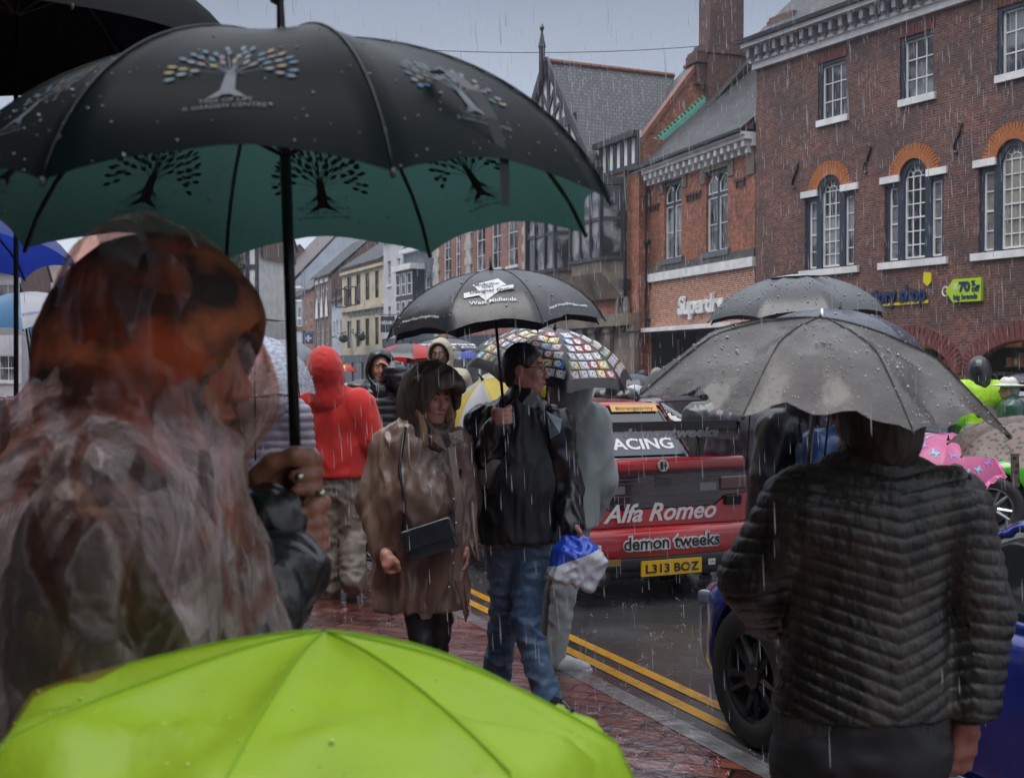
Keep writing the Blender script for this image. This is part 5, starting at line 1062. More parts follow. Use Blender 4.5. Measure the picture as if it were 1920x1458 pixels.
# ================= people =================
UP = V(0, 0, 1)
def skinm(name, c, c2): return mat(name, c, .42, c2, 14., bump=.15, bscale=120., coat=.15)
SK = skinm('skin_fair', (.58, .30, .22), (.50, .22, .16)); SKD = skinm('skin_brown', (.16, .08, .05), (.12, .06, .04))
m_eye = mat('eye_dark', (.03, .02, .02), .1); m_eyew = mat('eye_white', (.55, .5, .48), .2); m_lip = mat('lips', (.34, .11, .10), .4); m_hairb = mat('brown_hair', (.03, .02, .015), .5, (.07, .045, .03), 60., stretch=(1, 1, .2))
def head_sdf(s, c, f, u, k=1., neck=None, female=False):
    c = np.asarray(c); f = nrm(f); u = nrm(u); r = nrm(np.cross(f, u)); A = [r, f, u]; p = lambda x, y, z: c+(r*x+f*y+u*z)*k
    s.ell(p(0, -.012, .028), V(.075, .095, .092)*k, A, .02)
    s.ell(p(0, .022, -.035), V(.060, .072, .080)*k, A, .03); s.ell(p(0, .058, -.095), V(.030, .026, .022)*k, A, .03)
    for sg in (-1, 1):
        s.cap(p(sg*.05, -.002, -.05), p(sg*.02, .055, -.092), .018*k, .014*k, .03)
        s.ell(p(sg*.038, .068, -.022), V(.022, .02, .022)*k, A, .02); s.ell(p(sg*.031, .092, .010), V(.016, .012, .012)*k, A, .012, 'sub')
        s.ell(p(sg*.077, -.005, -.010), V(.009, .020, .032)*k, A, .006); s.ell(p(sg*.084, .0, -.008), V(.005, .010, .018)*k, A, .004, 'sub')
        s.ell(p(sg*.013, .103, -.036), V(.009, .010, .008)*k, A, .006)
    s.cap(p(-.032, .078, .028), p(.032, .078, .028), .011*k, None, .015)
    s.cap(p(0, .086, .020), p(0, .112, -.028), .008*k, .013*k, .012)
    s.cap(p(-.020, .086, -.060), p(.020, .086, -.060), .009*k, None, .010); s.cap(p(-.016, .084, -.072), p(.016, .084, -.072), .009*k, None, .010)
    s.cap(p(-.024, .099, -.066), p(.024, .099, -.066), .0035*k, None, .004, op='sub')
    if neck is not None: s.cap(p(0, -.03, -.05), neck, .054*k*(.9 if female else 1), .062*k*(.9 if female else 1), .03)
    return A
def face_parts(root_body, c, f, u, k=1., lip=None, brow=None):
    f = nrm(f); u = nrm(u); r = nrm(np.cross(f, u)); A = [r, f, u]; p = lambda x, y, z: np.asarray(c)+(r*x+f*y+u*z)*k
    for sg in (-1, 1):
        e = MB().sphere(p(sg*.031, .075, .008), (.0125*k, .0125*k, .010*k), 8, 6, A).build('eye', m_eyew, root_body, True); MB().sphere(p(sg*.031, .0855, .008), (.0058*k, .003*k, .0058*k), 8, 5, A).build('iris', m_eye, e, True)
        MB().tube([p(sg*.014, .092, .030), p(sg*.032, .091, .035), p(sg*.048, .078, .030)], [.003*k, .004*k, .002*k], 5).build('eyebrow', brow or m_hairb, root_body, True)
    MB().tube([p(-.024, .086, -.066), p(-.010, .0975, -.063), p(.010, .0975, -.063), p(.024, .086, -.066)], [.003*k, .0055*k, .0055*k, .003*k], 6).build('lips', lip or m_lip, root_body, True)
def fist(s, c, g, p, k=1., pr=.008, side=1, wrist=None, k_=.006):
    "hand closed round a shaft through c along g; p points from the shaft to the palm"
    g = nrm(g); p = nrm(np.asarray(p)-g*(np.asarray(p)@g)); q = np.cross(g, p)*side
    def at(a, rr, h): return c+(p*math.cos(a)+q*math.sin(a))*rr*k+g*h*k
    for i, (h, L, rf) in enumerate(((.030, 1., .0098), (.010, 1.05, .0102), (-.010, 1., .0098), (-.029, .88, .0088))):
        R1 = pr+rf+.003; pts = [at(.55, .052, h*1.05), at(1.15, .045, h), at(1.75, R1+.014, h), at(2.5, R1+.006, h), at(3.5, R1+.002, h), at(3.5+.9*L, R1+.001, h)]
        s.chain(pts, [rf*1.08*k, rf*1.12*k, rf*1.05*k, rf*k, rf*.92*k, rf*.85*k], k_)
    s.cap(at(.25, .038, .022), at(.25, .040, -.022), .021*k, .018*k, .02, (p, .8)); s.cap(at(.55, .050, .026), at(.55, .050, -.024), .013*k, .012*k, .012)
    s.cap(at(-.1, .048, .01), at(-.2, .052, -.018), .020*k, .019*k, .02)
    s.chain([at(-.5, .050, .012), at(-.95, .036, .030), at(-1.9, pr+.017, .040), at(-2.9, pr+.014, .040)], [.016*k, .013*k, .0105*k, .009*k], .008)
    if wrist is not None: s.cap(at(-.0, .062, -.022), wrist, .026*k, .028*k, .02)
def hand_relaxed(s, w, d, pn, k=1., curl=.5, side=1):
    "w wrist, d pointing direction, pn palm normal"
    d = nrm(d); pn = nrm(pn-d*(pn@d)); q = np.cross(d, pn)*side; P = lambda x, y, z: w+(d*x+q*y+pn*z)*k
    s.cap(P(.0, 0, 0), P(.03, 0, 0), .024*k, .027*k, .01); s.box(P(.055, 0, 0), V(.042, .038, .013)*k, [d, q, pn], .012*k, .012)
    for i, (y, L) in enumerate(((.029, .068), (.010, .076), (-.010, .070), (-.028, .054))):
        x = .093; a = .25*curl; pts = [P(x-.01, y, 0)]; z = 0; rr = [.0095, .009, .008, .007]
        for j, fr_ in enumerate((.45, .32, .23)): x += L*fr_*math.cos(a); z += L*fr_*math.sin(a); a += .55*curl*(1+.12*i); pts.append(P(x, y*1.05, z))
        s.chain(pts, [r*k for r in rr], .006)
    s.chain([P(.025, .028, .006), P(.055, .052, .014), P(.080, .056, .026), P(.098, .050, .034)], [.014*k, .0115*k, .0095*k, .008*k], .010)
def auto(px, d, z0=0., H=1.72, face=90., arms='down', wide=1., hdir=None, py=None):
    "canonical standing joints; face = heading of the body in degrees (0 = +X, 90 = away from camera, -90 = towards it)"
    k = H/1.75; b = V((px-960)/FPX*d, d, z0); f = V(math.cos(R(face)), math.sin(R(face)), 0); r = np.cross(f, UP); o = lambda x, y, z: b+r*x*k*wide+f*y*k+UP*z*k
    J = dict(f=f, r=r, k=k, hip=o(0, 0, .93), waist=o(0, 0, 1.08), chest=o(0, .0, 1.30), neck=o(0, -.01, 1.48), head=o(0, .03, 1.635), hf=f if hdir is None else V(math.cos(R(hdir)), math.sin(R(hdir)), 0), base=b)
    for s_, n in ((1, 'R'), (-1, 'L')):
        J['s'+n] = o(s_*.18, 0, 1.41); J['e'+n] = o(s_*.245, -.02, 1.14); J['w'+n] = o(s_*.25, .07, .90)
        J['h'+n] = o(s_*.09, 0, .90); J['k'+n] = o(s_*.10, .02, .50); J['a'+n] = o(s_*.10, -.02, .09)
    if arms in ('umb', 'both'): J['eR'] = o(.22, .06, 1.13); J['wR'] = o(.10, .27, 1.22)
    if arms in ('both', 'front'): J['eL'] = o(-.23, .03, 1.14); J['wL'] = o(-.08, .26, 1.12)
    if arms == 'front': J['eR'] = o(.23, .03, 1.14); J['wR'] = o(.08, .26, 1.12)
    if arms == 'brow': J['eL'] = o(-.33, .16, 1.32); J['wL'] = o(-.11, .16, 1.60)
    return J
def lo_hi(J, keys, pad): a = np.array([J[q] for q in keys]); return a.min(0)-pad, a.max(0)+pad
def body(root, J, h=.012, skin=SK, hands=True, hl=None, hr=None, female=False, face=True, u=UP):
    k = J['k']; lo, hi = lo_hi(J, [q for q in J if isinstance(J[q], np.ndarray) and q not in ('f', 'r', 'hf')], .24); s = SDF(lo, hi, h)
    s.chain([J['chest'], J['waist'], J['hip']], [.13*k, .12*k, .13*k], .05, (J['f'], .7)); s.cap(J['chest'], J['neck'], .09*k, .05*k, .04)
    for n in 'LR':
        s.chain([J['s'+n], J['e'+n], J['w'+n]], [.048*k, .040*k, .027*k], .02); s.chain([J['h'+n], J['k'+n], J['a'+n]], [.065*k, .036*k, .028*k], .03); s.cap(J['a'+n], J['a'+n]+J['f']*.05*k-UP*.05*k, .026*k, .022*k, .02)
        s.cap(J['chest']+UP*.06, J['s'+n], .06*k, .05*k, .03)
        if hands:
            fn = hl if n == 'L' else hr
            if fn: fn(s)
            else: hand_relaxed(s, J['w'+n], J['w'+n]-J['e'+n]+UP*-.05, (J['r'] if n == 'L' else -J['r']), k, .7, 1 if n == 'R' else -1)
    if 'hax' in J: u = J['hax']
    head_sdf(s, J['head'], J['hf'], u, k, J['neck'], female)
    b = sdf_obj('body', s, skin, root, None, 1)
    if face: face_parts(b, J['head'], J['hf'], u, k)
    return b
def top(root, J, m, name='jacket', g=.0, hem=None, flare=0., h=.011, sleeve=1., disp=None, wide=1., belly=0., collar=True, hemr=None, cutL=True, sl_g=0., depth=.66, rl=1, ak=.035):
    k = J['k']; hem = J['hip'][2]-.12 if hem is None else hem; keys = ['chest', 'hip', 'neck', 'sL', 'sR', 'eL', 'eR', 'wL', 'wR']; lo, hi = lo_hi(J, keys, .22); lo[2] = min(lo[2], hem-.03); s = SDF(lo, hi, h)
    f = J['f']; W_ = lambda x: (x*wide+g)*k
    s.chain([J['chest']+UP*.03, J['waist'], J['hip'], V(J['hip'][0], J['hip'][1], hem-.05)], [W_(.185), W_(.165+belly), W_(.175+flare*.4+belly*.7), W_(.18+flare)], .05, (f, depth))
    if belly: s.ell(J['waist']+f*.05-UP*.04, V(.16+belly, .14+belly, .2)*k, None, .06)
    s.cap(J['chest']+UP*.04, J['neck'], W_(.13), .075*k, .05, (f, .75))
    for n in 'LR':
        s.cap(J['neck']-UP*.05, J['s'+n], .07*k, (.072+g)*k, .05); w = J['e'+n]+(J['w'+n]-J['e'+n])*sleeve
        s.cap(J['s'+n], J['e'+n], (.074+g+sl_g)*k, (.060+g+sl_g)*k, ak); s.cap(J['e'+n], w, (.060+g+sl_g)*k, (.047+g+sl_g)*k, .02)
    if collar: s.cap(J['neck']-UP*.01, J['neck']+UP*.045, .075*k, .072*k, .02)
    s.plane(V(0, 0, hem), -UP)
    return sdf_obj(name, s, m, root, disp or folds(.010, (11, 11, 6), .7, J['base'][0]*3 if 'base' in J else 1.), rl)
def trousers(root, J, m, name='trousers', g=0., h=.011, lo_z=None, disp=None, top_z=None, cuff=0.):
    k = J['k']; lo, hi = lo_hi(J, ['hip', 'kL', 'kR', 'aL', 'aR'], .2); s = SDF(lo, hi, h)
    s.cap(J['hip']+UP*.08, J['hip']-UP*.02, (.155+g)*k, (.165+g)*k, .04, (J['f'], .72))
    for n in 'LR':
        a = J['a'+n]+nrm(J['a'+n]-J['k'+n])*.045; s.cap(J['h'+n], J['k'+n], (.098+g)*k, (.070+g)*k, .03); s.cap(J['k'+n], a, (.070+g)*k, (.056+g+cuff)*k, .02)
    return sdf_obj(name, s, m, root, disp or folds(.010, (8, 8, 13), .8, J['kL'][0]*2), 1)
def shoes(root, J, m, msole, tdir=None, h=.006, big=1.):
    k = J['k']*big
    for n in 'LR':
        a = J['a'+n]; t = nrm((tdir or {}).get(n, J['f'])); A = [t, nrm(np.cross(UP, t)), nrm(np.cross(t, nrm(np.cross(UP, t))))]; dn = -A[2]; gnd = a+dn*.085*k
        lo = np.minimum(a, gnd+t*.2)-.12; hi = np.maximum(a, gnd+t*.2)+.12; s = SDF(lo, hi, h); c = gnd+t*.055*k
        s.cap(a-t*.0+dn*.0, a+dn*.05*k-t*.01*k, .042*k, .040*k, .02); s.chain([a+dn*.05*k-t*.035*k, a+dn*.045*k+t*.03*k, a+dn*.052*k+t*.12*k, a+dn*.056*k+t*.165*k], [.036*k, .040*k, .036*k, .028*k], .02)
        s.plane(gnd+A[2]*.018*k, dn); sh = sdf_obj('shoe', s, m, root, None, 1)
        s = SDF(lo-.03, hi+.03, h); s.cap(gnd-t*.03*k+A[2]*.014*k, gnd+t*.165*k+A[2]*.014*k, .041*k, .036*k, .01); s.plane(gnd+A[2]*.026*k, A[2]); s.plane(gnd, dn); sdf_obj('sole', s, msole, sh, None, 0)
def hood(root, J, m, k=1., name='hood', h=.008, fwd=.0, open_=.085, low=0., chin=True, disp=None, shoulders=True, peak=0., u=UP, bk=0.):
    c = J['head']; f = nrm(J['hf']); u = nrm(J.get('hax', u)); r = nrm(np.cross(f, u)); A = [r, f, u]; p = lambda x, y, z: c+(r*x+f*y+u*z)*k
    s = SDF(c-.30*k, c+.30*k, h)
    s.ell(p(0, -.02+fwd*.3-bk, .018), V(.112, .135+fwd*.5+bk, .140)*k, A, .02); s.cap(p(0, -.05, -.04), p(0, -.04, -.17), .105*k, .11*k, .05); (s.cap(p(0, .02, -.10), p(0, .03, -.17), .085*k, .09*k, .04) if chin else None)
    if peak: s.cap(p(0, .06, .075), p(0, .06+peak, .065), .07*k, .055*k, .03, (r, 1.3))
    s.cap(p(0, .02, -.005-low), p(0, .30, -.012-low*1.6), open_*k, (open_+.02)*k, .02, (u, 1.22+low*2), 'sub'); s.ell(p(0, .0, -.01), V(.092, .115+fwd*.3, .118)*k, A, .01, 'sub'); s.cap(p(0, 0, -.05), p(0, .02, -.30), .066*k, .066*k, .01, op='sub')
    return sdf_obj(name, s, m, root, disp or folds(.006, (14, 14, 14), .6, 4.), 1)
def hair(root, J, m, k=1., long=0., h=.006, top_=0., u=UP, grow=.0, back=.0):
    c = J['head']; f = nrm(J['hf']); u = nrm(J.get('hax', u)); r = nrm(np.cross(f, u)); A = [r, f, u]; p = lambda x, y, z: c+(r*x+f*y+u*z)*k
    s = SDF(c-.34*k, c+.2*k, h); s.ell(p(0, -.016, .034), V(.083+grow, .100+grow, .096+grow+top_)*k, A, .02); s.ell(p(0, -.05, -.03), V(.070+grow, .058+grow+back, (.085 if long else .072)+back)*k, A, .03)
    if long:
        for sg in (-1, 1): s.chain([p(sg*.065, .02, .04), p(sg*.080, .05, -.06), p(sg*.066, .085, -.06-long)], [.024*k, .022*k, .016*k], .02)
        s.cap(p(0, -.06, 0), p(0, -.06, -.05-long), .075*k, .06*k, .03)
    s.ell(p(0, .085, -.035), V(.064, .065, .095)*k, A, .012, 'sub')
    if not long: 
        for sg in (-1, 1): s.ell(p(sg*.085, .012, -.022), V(.03, .034, .042)*k, A, .006, 'sub')
    return sdf_obj('hair', s, m, root, lambda P: .0025*noise(P*np.array([90, 90, 30]))+.003*noise(P*30), 0)
def person(J, label, group=None): return thing('person', J.get('base', V(J['hip'][0], J['hip'][1], 0)), label, 'person', group)
def streak(name, c, c2, rough=.35, ns=7., st=(1, 1, .25), coat=.35, bump=.3, bs=30., **k): return mat(name, c, rough, c2, ns, stretch=st, coat=coat, bump=bump, bscale=bs, crough=.22, **k)

# ---------- the man with glasses and the black umbrella ----------
def man():
    d = 5.75; J = auto(975, d, 0, 1.80, -62); k = J['k'] = 1.03
    f = J['f'] = nrm(V(.35, -1, 0)); J['r'] = np.cross(f, UP)
    J.update(hip=W(972, 985, d), waist=W(974, 915, d), chest=W(972, 830, d), neck=W(982, 757, d-.02), head=W(985, 692, d-.02), hf=nrm(V(.93, -.36, -.02)), sR=W(908, 795, d+.06), sL=W(1040, 797, d-.03))
    J.update(eR=W(900, 912, d-.0), wR=W(932, 800, d-.24), eL=W(1062, 915, d+.0), wL=W(1072, 985, d-.12))
    J.update(hR=W(945, 1010, d), hL=W(998, 1010, d), kR=W(945, 1150, d+.10), aR=W(932, 1262, d+.22), kL=W(985, 1160, d-.08), aL=W(1020, 1292, d-.10))
    J['base'] = V(J['hip'][0], J['hip'][1], 0); J['hax'] = nrm(V(.02, -.03, 1))
    r = person(J, 'man in glasses and wet black jacket walking under the black logo umbrella')
    gx = W(948, 780, 5.47); shaft = UM.ax[2]
    hr = lambda s: fist(s, gx, shaft, V(-.6, .5, -.2), 1.02, .010, 1, J['wR'])
    bgp = W(1073, 1003, d-.14)
    hl = lambda s: (fist(s, bgp, V(1, .1, 0), UP, 1., .006, -1, J['wL']))
    body(r, J, .0065, SK, True, hl, hr)
    blk = streak('black_wet_jacket', (.005, .0055, .007), (.014, .015, .018), .3, 9., coat=.3, bump=.6, bs=24.)
    def fd(P):
        return folds(.017, (14, 14, 6), .85, 2.)(P)+.005*noise(P*np.array([34, 34, 16]))
    jk = top(r, J, blk, 'jacket', .012, W(970, 1016, d)[2], .02, .009, .98, fd, depth=.68)
    # open front: t-shirt, pale lapel and lining of the turned-back cuff
    s = SDF(J['chest']-.25, J['neck']+.2, .006); nk = J['neck']
    top_p = [W(985, 768, d-.10), W(985, 900, d-.16), W(985, 1000, d-.15)]
    s = SDF(np.min(top_p, 0)-.18, np.max(top_p, 0)+.16, .008); s.chain(top_p, [.085, .12, .125], .04, (f, .5)); s.ell(nk+f*.06+UP*.02, V(.066, .07, .06), None, .015, 'sub'); s.plane(W(970, 1008, d), -UP)
    sdf_obj('tshirt', s, streak('black_tshirt', (.007, .007, .008), (.020, .020, .022), .7, 12., coat=.0), r, folds(.018, (18, 18, 5), .85, 7.), 1)
    mb = MB(); A0, B0, C0, D0 = W(1022, 770, d-.12), W(1052, 785, d-.12), W(1048, 812, d-.20), W(1030, 822, d-.20)
    q = [A0, B0, C0, D0]; mb.add(q+[x+f*.012 for x in q], [(3, 2, 1, 0), (4, 5, 6, 7)]+[(i, (i+1) % 4, 4+(i+1) % 4, 4+i) for i in range(4)]); mb.build('lapel', mat('blue_grey_lining', (.11, .15, .19), .35, (.05, .07, .10), 12.), r, False)
    mb = MB(); mb.tube([J['eR']+V(-.03, 0, .02), J['eR']*.75+J['wR']*.25+V(.02, -.03, -.02), J['eR']*.45+J['wR']*.55+V(.045, -.03, 0)], [.062, .070, .058], 12); mb.build('cuff', mat('grey_cuff_lining', (.16, .155, .14), .5), r, True)
    den = mat('wet_blue_denim', (.035, .085, .17), .55, (.12, .20, .32), 5., .38, .68, bump=.7, bscale=35., stretch=(1.2, 1.2, .6), coat=.15)
    trousers(r, J, den, 'jeans', -.006, .008, disp=lambda P: folds(.015, (9, 9, 16), .85, 1.)(P), cuff=.016)
    shoes(r, J, mat('black_shoe', (.012, .012, .013), .25, coat=.4), mat('black_sole', (.02, .02, .02), .6), {'L': nrm(V(.75, -.8, -.12)), 'R': nrm(V(.5, -.9, -.35))})
    hair(r, J, mat('cropped_dark_hair', (.014, .012, .011), .45, (.035, .028, .025), 50.), 1.02, h=.005)
    c = J['head']; hf = nrm(J['hf']); u = nrm(J['hax']); rr = nrm(np.cross(hf, u)); P_ = lambda x, y, z: c+rr*x+hf*y+u*z; mb = MB()
    for sg in (-1, 1):
        mb.tube([P_(sg*.033+.023*math.cos(t), .104, .006+.014*math.sin(t)) for t in np.linspace(0, 2*PI, 15)], .0017, 5); mb.tube([P_(sg*.055, .103, .012), P_(sg*.074, .07, .014), P_(sg*.082, -.01, .010)], .002, 5)
    mb.tube([P_(-.011, .105, .008), P_(.011, .105, .008)], .0016, 5); mb.build('glasses', mat('black_glasses', (.01, .01, .01), .2), r, True)
    # carrier bag
    bx = W(1080, 1060, d-.17); b = thing('carrier_bag', bx-V(0, 0, .18), 'white and blue plastic carrier bag in the hand of the man with glasses', 'bag')
    s = SDF(bx-.24, bx+.24, .006); ang = V(.90, .25, -.42); up_ = nrm(V(.35, 0, 1)); A = [nrm(ang), nrm(np.cross(up_, ang)), up_]
    s.box(bx+V(.005, 0, -.01), V(.115, .055, .085), A, .02, .02); s.cap(bx+V(-.06, 0, .07), bgp, .04, .016, .05, (A[1], .6)); s.cap(bx+V(.06, 0, .06), bgp+V(.02, 0, .0), .05, .018, .05, (A[1], .6))
    m_bag = bpy.data.materials.new('white_blue_plastic'); m_bag.use_nodes = True; n, l, bb = nodes(m_bag); bb.inputs['Roughness'].default_value = .18; bb.inputs['Coat Weight'].default_value = .5
    t = n.new('ShaderNodeTexCoord'); sx_ = n.new('ShaderNodeSeparateXYZ'); l.new(t.outputs['Object'], sx_.inputs[0]); z = n.new('ShaderNodeTexNoise'); z.inputs['Scale'].default_value = 8; l.new(t.outputs['Object'], z.inputs[0])
    ma = n.new('ShaderNodeMath'); ma.operation = 'MULTIPLY_ADD'; ma.inputs[1].default_value = -.35; l.new(sx_.outputs['X'], ma.inputs[0]); l.new(sx_.outputs['Z'], ma.inputs[2]); 
    cr_ = n.new('ShaderNodeValToRGB'); cr_.color_ramp.interpolation = 'CONSTANT'; e = cr_.color_ramp.elements; e[0].color = (.60, .62, .68, 1); e[1].position = .222; e[1].color = (.015, .08, .62, 1)
    l.new(ma.outputs[0], cr_.inputs[0]); l.new(cr_.outputs[0], bb.inputs['Base Color'])
    bo = sdf_obj('bag', s, m_bag, b, folds(.014, (17, 17, 12), .9, 3.), 1)
    v, fc = text_mesh('SALE', .055, .2, .001); e3 = A[0]; vv, ff = thick(v*np.array([1, 1, 1]), fc, lambda x, y, h: bx+e3*(x-.05)+up_*(y+.045)-A[1]*0+V(0, -.085-h, 0), .004); 
    return r
man()
# ---------- woman in the hooded brown coat ----------
def woman():
    d = 5.55; J = auto(790, d, 0, 1.66, -60); k = J['k'] = .97
    f = J['f'] = nrm(V(.45, -1, 0)); J['r'] = np.cross(f, UP)
    J.update(hip=W(790, 1000, d), waist=W(785, 925, d), chest=W(785, 865, d), neck=W(797, 797, d+.02), head=W(808, 748, d-.02), hf=nrm(V(.62, -.78, -.08)), sR=W(732, 838, d+.03), sL=W(850, 838, d+.02))
    J.update(eR=W(697, 940, d+.02), wR=W(722, 1032, d-.10), eL=W(872, 930, d+.05), wL=W(872, 1010, d))
    J.update(hR=W(765, 1030, d), hL=W(815, 1030, d), kR=W(782, 1160, d-.08), aR=W(800, 1290, d-.10), kL=W(826, 1160, d+.12), aL=W(812, 1300, d+.2))
    J['base'] = V(J['hip'][0], J['hip'][1], 0); J['hax'] = nrm(V(.10, -.08, 1))
    r = person(J, 'woman in a hooded brown waxed coat walking beside the man with glasses')
    hp = W(737, 1058, d-.20); hr = lambda s: fist(s, hp, V(.3, -.8, -.5), V(-.5, .2, .8), .92, .004, 1, J['wR'])
    body(r, J, .0065, SK, True, None, hr, True)
    wax = mat('brown_waxed_cotton', (.10, .052, .038), .28, (.27, .18, .135), 3.2, .36, .66, bump=.6, bscale=22., coat=.5, crough=.15, stretch=(1, 1, .5), rough2=.42)
    hem = W(790, 1128, d)[2]
    def fd(P): return folds(.017, (13, 13, 5.5), .85, 5.)(P)+.006*noise(P*np.array([30, 30, 14]))
    top(r, J, wax, 'coat', .012, hem-.02, .055, .008, 1., fd, 1.0, .03, depth=.72)
    hd = mat('dark_brown_hood', (.075, .060, .050), .45, (.17, .145, .125), 5., .4, .7, bump=.8, bscale=30., coat=.12, crough=.35, stretch=(1, 1, .4))
    hood(r, J, hd, 1.12, 'hood', .006, .04, .070, .018, True, folds(.013, (18, 18, 6), .85, 2.), peak=.06)
    hm = mat('blonde_hair', (.48, .33, .19), .4, (.26, .16, .09), 55., stretch=(1, 1, .12)); hair(r, J, hm, 1.06, .13, .005, 0)
    trousers(r, J, mat('black_leggings', (.012, .012, .014), .5), 'trousers', -.012, .01)
    shoes(r, J, mat('black_boot', (.012, .012, .013), .3), mat('black_sole', (.02, .02, .02), .6))
    # coat flap front, placket, collar tabs, studs, cords
    P = lambda x, y, dz: W(x, y, d-dz)
    def strip_(name, pts, w, m, th=.008):
        mb = MB(); pts = [np.asarray(p) for p in pts]
        for a, b in zip(pts[:-1], pts[1:]): dd = nrm(b-a); n_ = nrm(np.cross(dd, nrm(np.cross(f, dd)))); mb.box((a+b)/2, (np.linalg.norm(b-a)/2*1.05, w/2, th/2), [dd, nrm(np.cross(f, dd)), n_])
        return mb.build(name, m, r)
    def flap(name, q, m, off=.010):
        mb = MB(); q = [np.asarray(x) for x in q]; k_ = len(q); mb.add(q+[x+f*off for x in q], [tuple(range(k_))[::-1], tuple(range(k_, 2*k_))]+[(i, (i+1) % k_, k_+(i+1) % k_, k_+i) for i in range(k_)]); return mb.build(name, m, r)
    flap('collar', [P(798, 815, .17), P(822, 812, .19), P(838, 846, .205), P(810, 826, .2)], wax); flap('collar', [P(838, 812, .15), P(866, 806, .11), P(868, 826, .13), P(846, 832, .17)], wax)
    s = SDF(P(700, 1180, .2)-.2, P(900, 1050, .2)+V(.3, .5, .1), .007)
    fl = [P(762, 1085, .10), P(790, 1150, .13), P(838, 1085, .10)]
    flap('coat_flap', [P(735, 1075, .14), P(752, 1098, .15), P(790, 1160, .17), P(806, 1158, .17), P(838, 1090, .17), P(846, 1000, .17), P(760, 1030, .16)], wax, .012)
    flap('coat_flap', [P(850, 1085, .14), P(868, 1090, .12), P(878, 1150, .10), P(872, 1165, .08), P(862, 1120, .12)], wax, .012)
    strip_('placket', [P(846, 840, .17), P(858, 920, .185), P(860, 1000, .19), P(855, 1085, .18)], .035, wax)
    st = mat('steel_stud', (.5, .5, .5), .25, metal=.9)
    for x, y in ((808, 819), (853, 820), (861, 816), (850, 935), (855, 980), (842, 1100), (850, 1055)): MB().sphere(P(x, y, .205), (.006, .006, .006), 7, 5).build('stud', st, r, True)
    cd = mat('beige_cord', (.40, .33, .25), .6); MB().tube([P(766, 812, .19), P(767, 850, .21), P(768, 880, .215)], .0045, 6).build('cord', cd, r, True)
    MB().tube([P(885, 940, .05), P(888, 990, .05), P(897, 1050, .07)], .006, 6).build('cord', cd, r, True)
    MB().tube([P(878, 1000, .05), P(886, 1030, .05), P(892, 1045, .06)], .004, 6).build('cord', cd, r, True)
    # crossbody bag (rests on her: own thing)
    bc = P(806, 1010, .235); b = thing('handbag', bc-V(0, 0, .07), 'black leather crossbody bag worn over the brown coat', 'bag'); A = [nrm(V(.93, .05, .30)), nrm(np.cross(nrm(V(-.30, 0, .93)), nrm(V(.93, .05, .30)))), nrm(V(-.30, 0, .93))]
    lm = mat('wet_black_leather', (.008, .012, .017), .22, (.02, .03, .04), 6., coat=.4, bump=.3, bscale=40.)
    s = SDF(bc-.19, bc+.19, .005); s.box(bc, V(.118, .032, .072), A, .015, .01); sdf_obj('body', s, lm, b, None, 1); s = SDF(bc-.19, bc+.19, .005); s.box(bc+A[2]*.028-V(0, .012, 0), V(.122, .034, .048), A, .012, .01); sdf_obj('flap', s, lm, b, None, 1)
    MB().tube([bc-A[0]*.11+A[2]*.06, P(760, 940, .23), P(748, 880, .19), P(760, 800, .12)], .008, 6).tube([bc+A[0]*.11+A[2]*.06, P(852, 950, .2), P(864, 880, .12)], .008, 6).build('strap', mat('black_strap2', (.015, .015, .016), .35), b, True)
woman()
# ---------- girl in grey hoodie ----------
def girl():
    d = 6.5; J = auto(1055, d, 0, 1.60, 75); J['k'] = .94; f = J['f'] = nrm(V(.5, 1, 0)); J['r'] = np.cross(f, UP)
    J.update(hip=W(1055, 950, d), waist=W(1060, 890, d), chest=W(1062, 820, d), neck=W(1068, 760, d), head=W(1074, 722, d), hf=nrm(V(.6, 1, -.1)), sL=W(1012, 790, d), sR=W(1108, 790, d), eL=W(1005, 880, d), wL=W(1010, 935, d), eR=W(1128, 900, d+.02), wR=W(1104, 958, d+.12))
    J.update(hL=W(1035, 975, d), hR=W(1078, 975, d-.02), kL=W(1018, 1100, d+.05), kR=W(1058, 1105, d-.05), aL=W(1020, 1222, d+.10), aR=W(1040, 1228, d-.05)); J['base'] = V(J['hip'][0], J['hip'][1], 0)
    r = person(J, 'girl seen from behind in a sage grey hoodie and pale joggers beside the red saloon'); body(r, J, .012, SK, face=False)
    gm = mat('sage_grey_fleece', (.42, .46, .43), .85, (.33, .37, .345), 3., bump=.3, bscale=160., sheen=.3); top(r, J, gm, 'hoodie', .025, W(1050, 985, d)[2], .01, .009, 1., folds(.014, (9, 9, 5), .7, 8.), 1., .0, sl_g=.012)
    hood(r, J, gm, 1.08, h=.008); gj = mat('pale_grey_jogger', (.42, .46, .45), .85, (.22, .25, .24), 5., .5, .72, bump=.3, bscale=120.); trousers(r, J, gj, 'joggers', .004, .009)
    wh_ = mat('white_trainer', (.66, .67, .68), .4, (.55, .56, .57), 12.); shoes(r, J, wh_, mat('trainer_sole', (.6, .6, .6), .5), {'L': nrm(V(.9, -.1, 0)), 'R': nrm(V(.97, -.22, 0))}, .005, 1.12)
    for n in 'LR': MB().tube([J['a'+n]+UP*.03, J['a'+n]-UP*.02], [.038, .038], 10).build('sock', mat('black_sock', (.02, .02, .02), .8), r, True)
girl()
